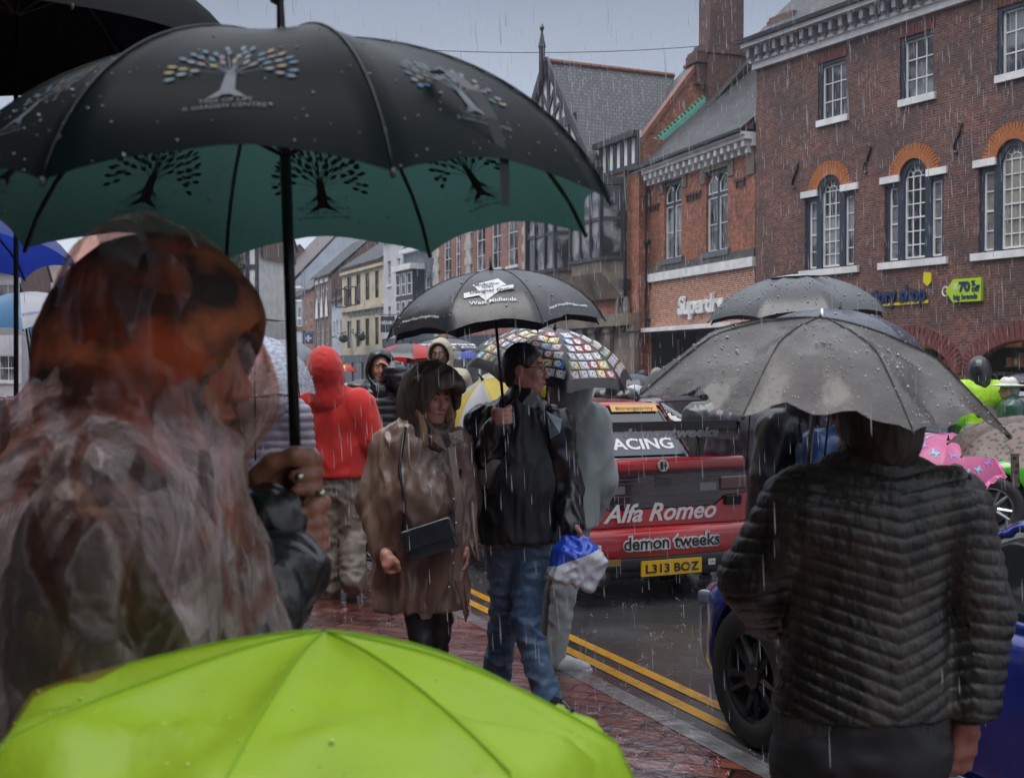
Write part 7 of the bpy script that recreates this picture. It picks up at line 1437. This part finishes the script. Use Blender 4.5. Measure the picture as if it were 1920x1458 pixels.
class Car:
    def __init__(s, name, label, pos, head, L=4.3, Wd=1.74, H=1.42, kind='hatch', pm=None, h=.03, wr=.31, rim=None, belt=.92, wb=2.55, group=None, roofm=None, lights=True, foh=.82, nose=.68, z0=ZR, cat='car', plank=1.):
        s.a = R(head); s.pos = V(pos[0], pos[1], z0); s.L, s.W, s.H = L, Wd, H; hw = Wd/2; s.root = thing(name, s.pos, label, cat, group); s.x = V(math.cos(s.a), math.sin(s.a), 0); s.y = V(-math.sin(s.a), math.cos(s.a), 0)
        fx = L/2; fa = fx-foh; ra = fa-wb; s.fa, s.ra = fa, ra; b = belt
        deck = {'saloon': [(-fx+.02, b+.06), (-fx+.62, b+.09)], 'hatch': [(-fx+.04, b), (-fx+.3, b+.02)], 'coupe': [(-fx+.05, b-.02), (-fx+.5, b+.02)], 'suv': [(-fx+.03, b), (-fx+.2, b+.02)]}[kind]
        side = [(-fx+.02, .30), (-fx, .52)]+deck+[(fx-1.25, b), (fx-.45, b-.12), (fx-.08, nose), (fx, nose-.15), (fx-.03, .28), (fx-.15, .19), (-fx+.2, .2)]
        plan = [(-fx, hw*.80), (-fx+.12, hw*.93), (-fx+.7, hw), (fx-1.1, hw), (fx-.35, hw*min(.98, .90*(1+(plank-1)*.3))), (fx-.06, hw*.66*plank), (fx, hw*.45*plank)]; plan = plan+[(x, -y) for x, y in plan[::-1]]
        fr = [(-hw*.93, .18), (-hw, .34), (-hw, .60), (-hw*.93, b+.02), (-hw*.8, b+.13), (hw*.8, b+.13), (hw*.93, b+.02), (hw, .60), (hw, .34), (hw*.93, .18)]
        s.g = SDF((-fx-.08, -hw-.08, .1), (fx+.08, hw+.08, H+.1), h); X, Y, Z = s.g.pts((slice(None),)*3); s.XYZ = X, Y, Z
        B = smx(smx(pdist(X, Z, side), pdist(X, Y, plan), .12), pdist(Y, Z, fr), .10)
        for ax_ in (fa, ra):
            c = np.sqrt((X-ax_)**2+(Z-wr)**2)-(wr+.045); c = np.maximum(c, hw-.26-np.abs(Y)); B = np.maximum(B, -c)
        # seam grooves: doors, bonnet
        for xx in (fa-.48, fa-1.55, ra+.28):
            if kind != 'coupe' or xx != ra+.28: B = np.maximum(B, -np.maximum(np.abs(X-xx-.0*Z)-.006, np.maximum(.24-Z, .84*hw-np.abs(Y)))) if h < .022 else B
        gx = {'saloon': [(-fx+.50, b-.05), (-fx+.98, H-.03), (-fx+1.4, H), (fx-2.15, H-.01), (fx-2.3, H-.02), (fx-1.25, b-.03)], 'hatch': [(-fx+.12, b-.05), (-fx+.45, H-.08), (-fx+.9, H), (fx-2.1, H-.01), (fx-1.15, b-.03)],
              'coupe': [(-fx+.35, b-.05), (-fx+1.35, H-.04), (-fx+1.7, H), (fx-2.1, H-.02), (fx-1.25, b-.03)], 'suv': [(-fx+.05, b-.05), (-fx+.22, H-.08), (-fx+.5, H), (fx-2.0, H-.01), (fx-1.1, b-.03)]}[kind]
        gf = [(-hw*.90, b-.05), (-hw*.70, H-.02), (-hw*.5, H+.02), (hw*.5, H+.02), (hw*.70, H-.02), (hw*.90, b-.05)]
        G = smx(pdist(X, Z, gx), pdist(Y, Z, gf), .10); s.gx = gx
        def out(D, name, m, par, rl=1, disp=None):
            s.g.F = np.broadcast_to(D, s.g.n).astype(np.float32).copy(); P, Q = s.g.mesh(); P = relax(P, Q, rl); return mk(name, s.w(P), Q, m, par, True)
        s.body = out(B, 'body', pm, s.root, 1); s.glass = out(G+.012, 'window', M['cglass'], s.root)
        win = np.maximum(pdist(X, Z, [(gx[0][0]+.14, b+.03)]+[(x+(.07 if i == 0 else 0), z-.07) for i, (x, z) in enumerate(gx[1:-1])]+[(gx[-1][0]-.16, b+.03)]), 0*Y+.0-.0)
        bp = np.minimum(np.abs(X-(fa-1.62))-.045, 9); side_w = np.maximum(win, -bp)
        fb = np.maximum(pdist(Y, Z, [(-hw*.84, b), (-hw*.66, H-.075), (hw*.66, H-.075), (hw*.84, b)]), 0*X-9.)
        sh = np.maximum(G, -(G+.05)); sh = np.maximum(sh, -side_w); sh = np.maximum(sh, -fb)
        out(sh, 'roof', roofm or pm, s.root, 0)
        for ax_, nm in ((fa, 'f'), (ra, 'r')):
            for sg in (-1, 1): s.wheel(ax_, sg*(hw-.115), sg, wr, rim or M['rim'])
        if lights:
            for sg in (-1, 1):
                s.bx('headlight', (fx-.14, sg*hw*.70, nose-.04), (.10, .16, .06), M['lens'], yaw=-sg*.45); s.bx('tail_light', (-fx+.05, sg*hw*.76, b-.14 if kind != 'suv' else b), (.06, .12, .09), M['tail'], yaw=sg*.3)
            s.bx('bumper_trim', (fx-.03, 0, .33), (.05, hw*.55, .08), M['trim']); s.bx('bumper_trim', (-fx+.03, 0, .28), (.05, hw*.62, .06), M['trim'])
            for sg in (-1, 1): s.bx('wing_mirror', (fa-.62, sg*(hw+.06), b+.05), (.06, .10, .055), pm, rd=.03)
    def w(s, P): P = np.asarray(P, float).reshape(-1, 3); return s.pos+P[:, :1]*s.x+P[:, 1:2]*s.y+P[:, 2:]*UP
    def p(s, *a): return s.w(a)[0]
    def bx(s, name, c, hh, m, yaw=0, rd=.02, pitch=0, par=None):
        q = SDF(V(*c)-max(hh)*1.5-.02, V(*c)+max(hh)*1.5+.02, max(min(hh)/3.2, .006)); ax = [(math.cos(yaw), math.sin(yaw), 0), (-math.sin(yaw), math.cos(yaw), 0), (0, 0, 1)]
        q.box(c, hh, ax, min(rd, min(hh)*.8), .0); P, Q = q.mesh(); return mk(name, s.w(P), Q, m, par or s.root, True)
    def box(s, name, c, hh, m, par=None, rot=0):
        mb = MB(); ca, sa = math.cos(rot), math.sin(rot); ax = np.array([s.x*ca+UP*sa, s.y, UP*ca-s.x*sa]); mb.box(s.p(*c), hh, ax); return mb.build(name, m, par or s.root)
    def wheel(s, x, y, sg, r, rim):
        n = 28; mb = MB(); prof = [(r*.66, -.095), (r*.94, -.105), (r, -.075), (r, .075), (r*.94, .105), (r*.66, .095), (r*.62, .06), (r*.62, -.06)]; k = len(prof)
        v = [s.p(x+a*math.cos(2*PI*i/n), y+b*sg, r+a*math.sin(2*PI*i/n)) for i in range(n) for a, b in prof]
        mb.add(v, [(i*k+j, i*k+(j+1) % k, ((i+1) % n)*k+(j+1) % k, ((i+1) % n)*k+j) for i in range(n) for j in range(k)]); t = mb.build('wheel', M['tyre'], s.root, True)
        mb = MB(); prof = [(r*.66, .09), (r*.60, .085), (r*.57, .04), (r*.57, -.05)]; k = 4; v = [s.p(x+a*math.cos(2*PI*i/n), y+b*sg, r+a*math.sin(2*PI*i/n)) for i in range(n) for a, b in prof]
        mb.add(v, [(i*k+j, i*k+j+1, ((i+1) % n)*k+j+1, ((i+1) % n)*k+j) for i in range(n) for j in range(3)])
        for i in range(10):
            a = 2*PI*i/10+(.09 if i % 2 else -.09); ra_, ri = r*.60, .06; p0, p1 = V(x+ri*math.cos(a), y+sg*.055, r+ri*math.sin(a)), V(x+ra_*math.cos(a), y+sg*.075, r+ra_*math.sin(a)); mb.tube(s.w([p0, p1]), [.022, .014], 5)
        mb.tube(s.w([(x, y+sg*.03, r), (x, y+sg*.08, r)]), [.07, .055], 12); mb.build('rim', rim, t, False)
        mb = MB(); mb.tube(s.w([(x, y-sg*.02, r), (x, y+sg*.0, r)]), [r*.5, r*.5], 20); mb.build('brake_disc', mat('brake_disc', (.12, .12, .12), .4, metal=.8), t)
    def text(s, txt, x, y, z, size, m, width=None, name='lettering', par=None, th=.004, shear=0, bold=0, tilt=0, align='CENTER', rear=True):
        "text on the rear (read from behind)"
        v, f = text_mesh(txt, size, shear, bold, align)
        if width: v = v*np.array([width/(v[:, 0].max()-v[:, 0].min()), 1, 1])
        sg = 1 if rear else -1
        vv, ff = thick(v, f, lambda a, b, h: s.p(x-sg*h+b*math.sin(tilt), y-sg*a, z+b*math.cos(tilt)), th); return mk(name, vv, ff, m, par or s.root)
WHT = mat('decal_white', (.68, .68, .70), .35); BLK = mat('decal_black', (.01, .01, .01), .35)
def alfa():
    L = 4.44; rc = V(1.12, 8.8, 0); c = rc+V(T2[0], T2[1], 0)*L/2; red = paint('race_red', (.44, .008, .014))
    A = Car('race_saloon', 'red touring race saloon seen from behind with rear wing, script lettering and yellow plate', c[:2], 114, L, 1.72, 1.50, 'saloon', red, .018, .31, M['rim'], .93, 2.54, lights=False, foh=.85)
    x = -L/2; P = A.p
    def panel(name, pts, m, xo, th=.012, tilt=0):
        v = [P(x-xo-th+(z-.7)*tilt, y, z) for y, z in pts]+[P(x-xo+.02+(z-.7)*tilt, y, z) for y, z in pts]; k = len(pts); return mk(name, v, [tuple(range(k)), tuple(range(2*k-1, k-1, -1))]+[(i, k+i, k+(i+1) % k, (i+1) % k) for i in range(k)], m, A.root)
    # boot lip, black lamp band, red panel, bumper
    A.bx('boot_lip', (x+.03, 0, 1.02), (.045, .76, .055), red, rd=.03)
    lampm = mat('smoked_lamp', (.012, .012, .014), .10, (.05, .02, .02), 9., coat=1.)
    panel('lamp_band', [(-.74, .95), (.74, .95), (.76, .80), (.55, .78), (.45, .71), (-.45, .71), (-.55, .78), (-.76, .80)], lampm, .012)
    panel('boot_panel', [(-.76, .79), (-.56, .77), (-.46, .70), (.46, .70), (.56, .77), (.76, .79), (.76, .58), (-.76, .58)], red, .010)
    A.bx('rear_bumper', (x-.01, 0, .455), (.10, .85, .115), red, rd=.05); A.bx('bumper_trim', (x-.035, 0, .31), (.07, .80, .05), M['trim'], rd=.02); A.bx('diffuser', (x+.10, 0, .23), (.10, .60, .05), M['trim'])
    A.text('Alfa Romeo', x-.026, .02, .615, .185, WHT, .98, shear=.35, bold=.0035, th=.005)
    dt = A.text('demon tweeks', x-.113, -.03, .42, .135, WHT, .84, bold=.013, th=.004); A.text('demon tweeks', x-.119, -.03, .42, .135, BLK, .83, bold=.0015, th=.003)
    pl = A.box('number_plate', (x-.118, .0-.02, .275), (.008, .26, .056), M['pl'], rot=.0); A.text('L313 BOZ', x-.128, -.02, .243, .088, BLK, .46, par=pl, bold=.002, th=.002)
    A.box('tow_label', (x-.11, -.38, .29), (.004, .03, .022), WHT); A.text('TOW', x-.116, -.38, .283, .022, BLK, .05, th=.001)
    for y in (.62, -.70): q = A.box('sponsor_decal', (x-.112, y, .44), (.004, .05, .03), WHT); A.text('TOCA', x-.118, y, .435, .026, mat('decal_blue', (.03, .08, .3), .4), .08, th=.001)
    A.box('amber_reflector', (x-.112, .50, .335), (.004, .09, .025), mat('amber', (.25, .15, .03), .2)); A.box('bonnet_clip', (x-.03, -.62, .74), (.02, .07, .035), M['trim'], rot=.3)
    v, f = MB().tube([P(x-.12, .55, .22), P(x+.3, .55, .22)], .062, 14).v, 0
    MB().tube([P(x-.10, .55, .22), P(x-.10, .55, .22)*.0+P(x+.3, .55, .22)], [.062, .062], 16).build('exhaust', mat('exhaust_steel', (.12, .12, .13), .3, metal=.9), A.root, True); MB().sphere(P(x-.101, .55, .22), (.05, .05, .05), 12, 8).build('exhaust_bore', BLK, A.root, True) if 0 else None
    em = MB().tube([P(x-.02, .0, 1.022), P(x-.035, .0, 1.022)], [.047, .045], 20).build('badge', mat('badge_silver', (.55, .55, .5), .3, metal=.6), A.root); MB().box(P(x-.037, .016, 1.022), (.002, .012, .03), [A.x, A.y, UP]).box(P(x-.037, -.016, 1.022), (.002, .004, .03), [A.x, A.y, UP]).box(P(x-.037, -.016, 1.022), (.0022, .014, .006), [A.x, A.y, UP]).build('emblem', BLK, em)
    for sg in (-1, 1): A.bx('tail_light', (x-.012, sg*.63, .87), (.022, .13, .055), mat('smoked_red_lens', (.10, .008, .008), .08, coat=1.), rd=.015)
    q = panel('panel_gap', [(-.76, .985), (.76, .985), (.76, .965), (-.76, .965)], M['trim'], .006)
    for i, z_ in enumerate((.745, .80, .895, .925)): A.box('lamp_trim', (x-.026, 0, z_), (.002, (.42, .50, .50, .70)[i], .004), mat('lamp_line', (.06, .06, .07), .3))
    for sg in (-1, 1): A.box('reverse_lamp', (x-.026, sg*.40, .85), (.002, .075, .03), mat('reverse_lens', (.16, .16, .18), .08, coat=1.))
    A.box('vent', (x-.026, 0, .90), (.002, .07, .03), mat('vent_mesh', (.05, .05, .055), .5))
    # rear screen decals (screen slopes forward)
    g = A.gx; x0, z0 = g[0][0], g[0][1]; x1, z1 = g[1]; tl = math.atan2(x1-x0, z1-z0); nx, nz = -math.cos(tl), math.sin(tl)
    def scr(u, wv, h): return P(x0+(x1-x0)*wv+nx*h, u, z0+(z1-z0)*wv+nz*h)
    def sq(name, pts, m, h): return mk(name, [scr(u, w_, h) for u, w_ in pts]+[scr(u, w_, h-.004) for u, w_ in pts], [tuple(range(len(pts))), tuple(range(2*len(pts)-1, len(pts)-1, -1))], m, A.root)
    band = sq('screen_decal', [(.62, .28), (-.62, .28), (-.60, .46), (-.35, .58), (0, .62), (.35, .58), (.60, .46)], mat('decal_navy', (.035, .045, .075), .2, coat=.8), .004)
    sq('screen_decal', [(-.08, .86), (-.52, .86), (-.52, .96), (-.08, .96)], mat('decal_orange', (.65, .38, .12), .3), .006)
    def stext(t, u, w_, size, m, width, h=.008, bold=0):
        v, f = text_mesh(t, size, 0, bold, 'CENTER'); v = v*np.array([width/(v[:, 0].max()-v[:, 0].min()), 1, 1]); L_ = math.hypot(x1-x0, z1-z0); mk('lettering', [scr(u-a[0], w_+a[1]/L_, h) for a in v], f, m, A.root)
    stext('RACING', -.20, .36, .15, WHT, .66, bold=.004); stext('C', .20, .36, .15, mat('decal_yellow', (.7, .5, .05), .4), .08, bold=.004); stext('#orangearmy', -.30, .88, .055, BLK, .36)
    stext('Italia', .44, .86, .05, mat('decal_red', (.5, .02, .03), .4), .16); stext('SPARCO', .44, .78, .05, WHT, .2); stext('MICHELIN', .44, .70, .05, WHT, .2); stext('K-MAX', .36, .64, .05, mat('decal_blue', (.03, .08, .3), .4), .22)
    for y in (.60, -.60): MB().tube([scr(y*1.12, .1, .012), scr(y*.94, .98, .012)], .008, 5).build('screen_trim', M['trim'], A.root)
    # rear wing
    wz = 1.285; wx = x+.16
    wg = A.box('rear_wing', (wx, -.0, wz), (.15, .70, .014), M['trim'], rot=-.16); A.box('wing_flap', (wx-.14, 0, wz+.03), (.008, .70, .035), M['trim'], wg)
    for sg in (-1, 1):
        A.box('endplate', (wx, sg*.705, wz-.02), (.17, .006, .075), M['trim'], wg); s_ = MB(); y = sg*.40
        s_.box(P(wx+.03, y, 1.15), (.05, .006, .13), [A.x, A.y, UP]).box(P(wx+.03, y, 1.045), (.09, .03, .008), [A.x, A.y, UP]); s_.tube([P(wx-.08, y, 1.04), P(wx-.02, y, 1.25)], .009, 5); s_.build('wing_support', M['trim'], wg)
    A.text('demontweeks', wx-.158, -.08, wz-.055, .10, mat('decal_grey', (.30, .30, .34), .4), .85, shear=.2, bold=.004, th=.003, par=wg)
    A.bx('fuel_cap', (x+.42, .25, 1.03), (.06, .09, .02), mat('silver_cap', (.5, .5, .52), .25, metal=.8), rd=.01)
    return A
alfa()
def foreground_blue():
    blue = mat('metallic_blue', (.008, .02, .19), .2, (.012, .035, .28), 1.5, metal=.35, coat=1., bump=.08, bscale=220.)
    hd = 111; a = R(hd); X = V(math.cos(a), math.sin(a)); Y = V(-math.sin(a), math.cos(a)); wc = W(1436, 1266, 5.42)[:2]; L = 4.0; fa = L/2-.72; c = wc-X*fa-Y*(1.70/2-.115)
    B = Car('sports_car', 'metallic blue sports car with black wheels parked at the kerb beside the quilted man', c, hd, L, 1.70, 1.25, 'coupe', blue, .022, .325, M['rimb'], .84, 2.45, foh=.72, nose=.66, lights=False, plank=1.25)
    B.bx('headlight', (L/2-.26, .74, .60), (.08, .035, .04), mat('dark_lens', (.12, .16, .22), .08, coat=1.), yaw=.5); B.bx('wing_mirror', (fa-.62, .90, .90), (.06, .10, .055), blue, rd=.03)
    mb = MB()
    rn = random.Random(3); B.box('sill_decal', (-.2, .853, .30), (.9, .003, .025), mat('decal_pale_blue', (.2, .35, .6), .4)); B.text('GT-LINE', 0, 0, 0, .1, WHT) if 0 else None
foreground_blue()
def carat(label, px, d, head, name='parked_car', **k): return Car(name, label, ((px-960)/FPX*d, d), head, **k)
Cw = carat('white soft-top car with a dark blue roof parked beyond the red hoodie', 668, 15.6, 114, kind='coupe', L=4.1, H=1.38, pm=paint('pure_white', (.62, .63, .64)), roofm=mat('blue_canvas', (.035, .055, .16), .6))
carat('black car with a white striped bonnet parked beyond the clear dome umbrella', 528, 12.4, -70, L=4.2, H=1.42, pm=paint('jet_black', (.012, .012, .014)))
carat('small pale green car far down the street between two people', 668, 26, 110, L=3.8, H=1.45, pm=paint('pale_green', (.35, .45, .42)))
carat('dark grey people carrier behind the tile-print umbrella', 1085, 17.5, -60, kind='suv', L=4.5, H=1.62, pm=paint('gunmetal', (.035, .038, .045)))
carat('silver hatchback with a pale windscreen behind the red low car', 1150, 23.0, -50, L=4.2, H=1.42, pm=paint('silver', (.3, .31, .33), .5))
carat('low red coupe parked beyond the race saloon', 1205, 18.4, -40, kind='coupe', L=4.3, H=1.27, pm=paint('signal_red', (.42, .02, .015)))
carat('glossy dark blue saloon parked behind the black rear wing', 1272, 15.2, -38, kind='saloon', L=4.5, H=1.40, pm=paint('midnight', (.018, .022, .035)))
Cx = carat('white hatchback with a yellow rear plate behind the quilted man', 1762, 15.6, 100, L=4.2, Wd=1.78, H=1.48, pm=paint('glacier_white', (.60, .61, .63)))
p_ = Cx.box('number_plate', (-2.125, .12, .80), (.01, .26, .056), M['pl']); Cx.text('YE13 YKJ', -2.138, .12, .765, .088, BLK, .46, par=p_, bold=.002, th=.002)
wc = V((1866-960)/FPX*11.9, 11.9); a = R(158); Cg = Car('parked_car', 'vivid green sports car with silver wheels at the right edge', wc-V(math.cos(a), math.sin(a))*1.3-V(-math.sin(a), math.cos(a))*.75, 158, 4.3, 1.74, 1.30, 'coupe', paint('vivid_green', (.06, .42, .03)), .022, .33, M['rim'], .86, 2.5)
carat('red car at the far left edge beyond the blue and white umbrella', -60, 16., 95, L=4.2, pm=paint('tomato_red', (.40, .03, .03)))
# motorcycle behind the saloon
def bike():
    c = V((1404-960)/FPX*11.6, 11.6, ZR); r = thing('motorcycle', c, 'chrome and red motorcycle parked beyond the right tail of the race saloon', 'motorcycle'); ch = mat('chrome', (.6, .62, .65), .08, metal=1.); x = nrm(V(.35, -1, 0)); y = np.cross(UP, x)
    P = lambda a, b, z: c+x*a+y*b+UP*z
    for a in (.72, -.72):
        w_ = MB().tube([P(a+.29*math.cos(t), 0, .31+.29*math.sin(t)) for t in np.linspace(0, 2*PI, 25)], .05, 8).build('wheel', M['tyre'], r, True); mb = MB()
        for i in range(12): t = i*PI/6; mb.tube([P(a, 0, .31), P(a+.25*math.cos(t), 0, .31+.25*math.sin(t))], .006, 4)
        mb.tube([P(a+.24*math.cos(t), 0, .31+.24*math.sin(t)) for t in np.linspace(0, 2*PI, 25)], .015, 6); mb.build('rim', ch, w_, True); MB().tube([P(a+.36*math.cos(t), 0, .31+.36*math.sin(t)) for t in np.linspace(.1, 2.6, 10)], .04, 6).build('mudguard', ch, r, True)
    for b in (-.09, .09): MB().tube([P(.72, b, .31), P(.48, b, .98)], .024, 8).build('fork', ch, r, True)
    s = SDF(c-V(.9, .9, 0), c+V(.9, .9, 1.3), .014); A = [x, y, UP]; s.ell(P(.18, 0, .82), V(.28, .14, .12), A, .03); sdf_obj('tank', s, paint('bike_red', (.45, .02, .02)), r)
    s = SDF(c-V(.9, .9, 0), c+V(.9, .9, 1.3), .014); s.ell(P(-.30, 0, .78), V(.34, .15, .06), A, .03); sdf_obj('seat', s, M['trim'], r)
    s = SDF(c-V(.9, .9, 0), c+V(.9, .9, 1.3), .014); s.box(P(0, 0, .42), V(.24, .14, .17), A, .04, .02); s.cap(P(.05, 0, .5), P(.12, 0, .68), .09, .09, .02); s.cap(P(-.05, 0, .5), P(-.14, 0, .66), .09, .09, .02); sdf_obj('engine', s, mat('engine_alloy', (.2, .2, .21), .35, metal=.8), r)
    MB().tube([P(.1, .16, .5), P(.0, .18, .28), P(-.8, .20, .30)], [.03, .035, .045], 8).build('exhaust', ch, r, True); MB().tube([P(.44, -.36, 1.08), P(.46, -.2, 1.05), P(.46, .2, 1.05), P(.44, .36, 1.08)], .014, 6).build('handlebar', ch, r, True)
    MB().sphere(P(.60, 0, .90), (.09, .09, .09), 12, 8).build('headlight', M['lens'], r, True)
bike()
# ================= rain =================
def rain():
    rn = np.random.default_rng(5); mb = MB(); m = bpy.data.materials.new('raindrop'); m.use_nodes = True; n, l, b = nodes(m); b.inputs['Base Color'].default_value = (.75, .79, .86, 1); b.inputs['Roughness'].default_value = .08
    tr = n.new('ShaderNodeBsdfTransparent'); ms = n.new('ShaderNodeMixShader'); ms.inputs[0].default_value = .55; l.new(tr.outputs[0], ms.inputs[1]); l.new(b.outputs[0], ms.inputs[2]); l.new(ms.outputs[0], n['Material Output'].inputs[0])
    Vv = []; Ff = []; k = 0
    for d0, d1, N_ in ((1.9, 3.2, 150), (3.2, 6, 800), (6, 12, 2400), (12, 30, 4000)):
        for _ in range(N_):
            d = rn.uniform(d0, d1); p = W(rn.uniform(-60, 1980), rn.uniform(-40, 1458), d)
            if p[2] < -.05 or (p[0] < -.2 and d < 3.2): continue
            L = rn.uniform(.012, .034)*(1+d*.09); r = rn.uniform(.0006, .0011)*(1+d*.07); t = V(.05, .02, -1); a = V(1, 0, 0); b_ = V(0, 1, 0)
            for zz, rr in ((L, .15), (L*.1, .8), (-L*.6, 1.), (-L, .2)):
                for q in (a, b_, -a, -b_): Vv.append(p-t*zz+q*r*rr)
            for i in range(3): Ff += [(k+i*4+j, k+i*4+(j+1) % 4, k+(i+1)*4+(j+1) % 4, k+(i+1)*4+j) for j in range(4)]
            k += 16
    o = mk('rain', np.array(Vv), Ff, m); tag(o, 'falling raindrops in the air over the whole street', 'rain', kind='stuff')
    # splashes on the road and paving
    Vv = []; Ff = []; k = 0
    for _ in range(9000):
        a = rn.uniform(-4, 26); o_ = rn.uniform(-3.5, 9); z = ZR+.002 if o_ > 0 else .002
        if rn.random() > 1/(1+max(0, a)*.06): continue
        c = np.array(gp(a, o_, z)); kk = rn.integers(3, 7)
        for j in range(kk):
            q = rn.uniform(0, 6.28); rr = rn.uniform(.004, .022); h = rn.uniform(.0, .035); s_ = rn.uniform(.0016, .0042); p = c+V(rr*math.cos(q), rr*math.sin(q), h)
            for v in ((s_, 0, 0), (0, s_, 0), (-s_, 0, 0), (0, -s_, 0), (0, 0, s_*1.6), (0, 0, -s_)): Vv.append(p+V(*v))
            Ff += [(k, k+1, k+4), (k+1, k+2, k+4), (k+2, k+3, k+4), (k+3, k, k+4), (k+1, k, k+5), (k+2, k+1, k+5), (k+3, k+2, k+5), (k, k+3, k+5)]; k += 6
    o = mk('rain_splash', np.array(Vv), Ff, m); tag(o, 'tiny rain splashes jumping off the wet road and paving', 'splashes', kind='stuff')
rain()
# ================= wet air =================
hz = MB(); hz.box((0, 45, 14.), (110, 105, 15.2)); ho = hz.build('haze', None); ho.data.materials.clear(); tag(ho, kind='stuff')
hm_ = bpy.data.materials.new('rain_haze'); hm_.use_nodes = True; n = hm_.node_tree.nodes; n.remove(n['Principled BSDF']); pv = n.new('ShaderNodeVolumePrincipled'); pv.inputs['Color'].default_value = (.86, .90, 1, 1); pv.inputs['Density'].default_value = .0007; hm_.node_tree.links.new(pv.outputs[0], n['Material Output'].inputs['Volume']); ho.data.materials.append(hm_)
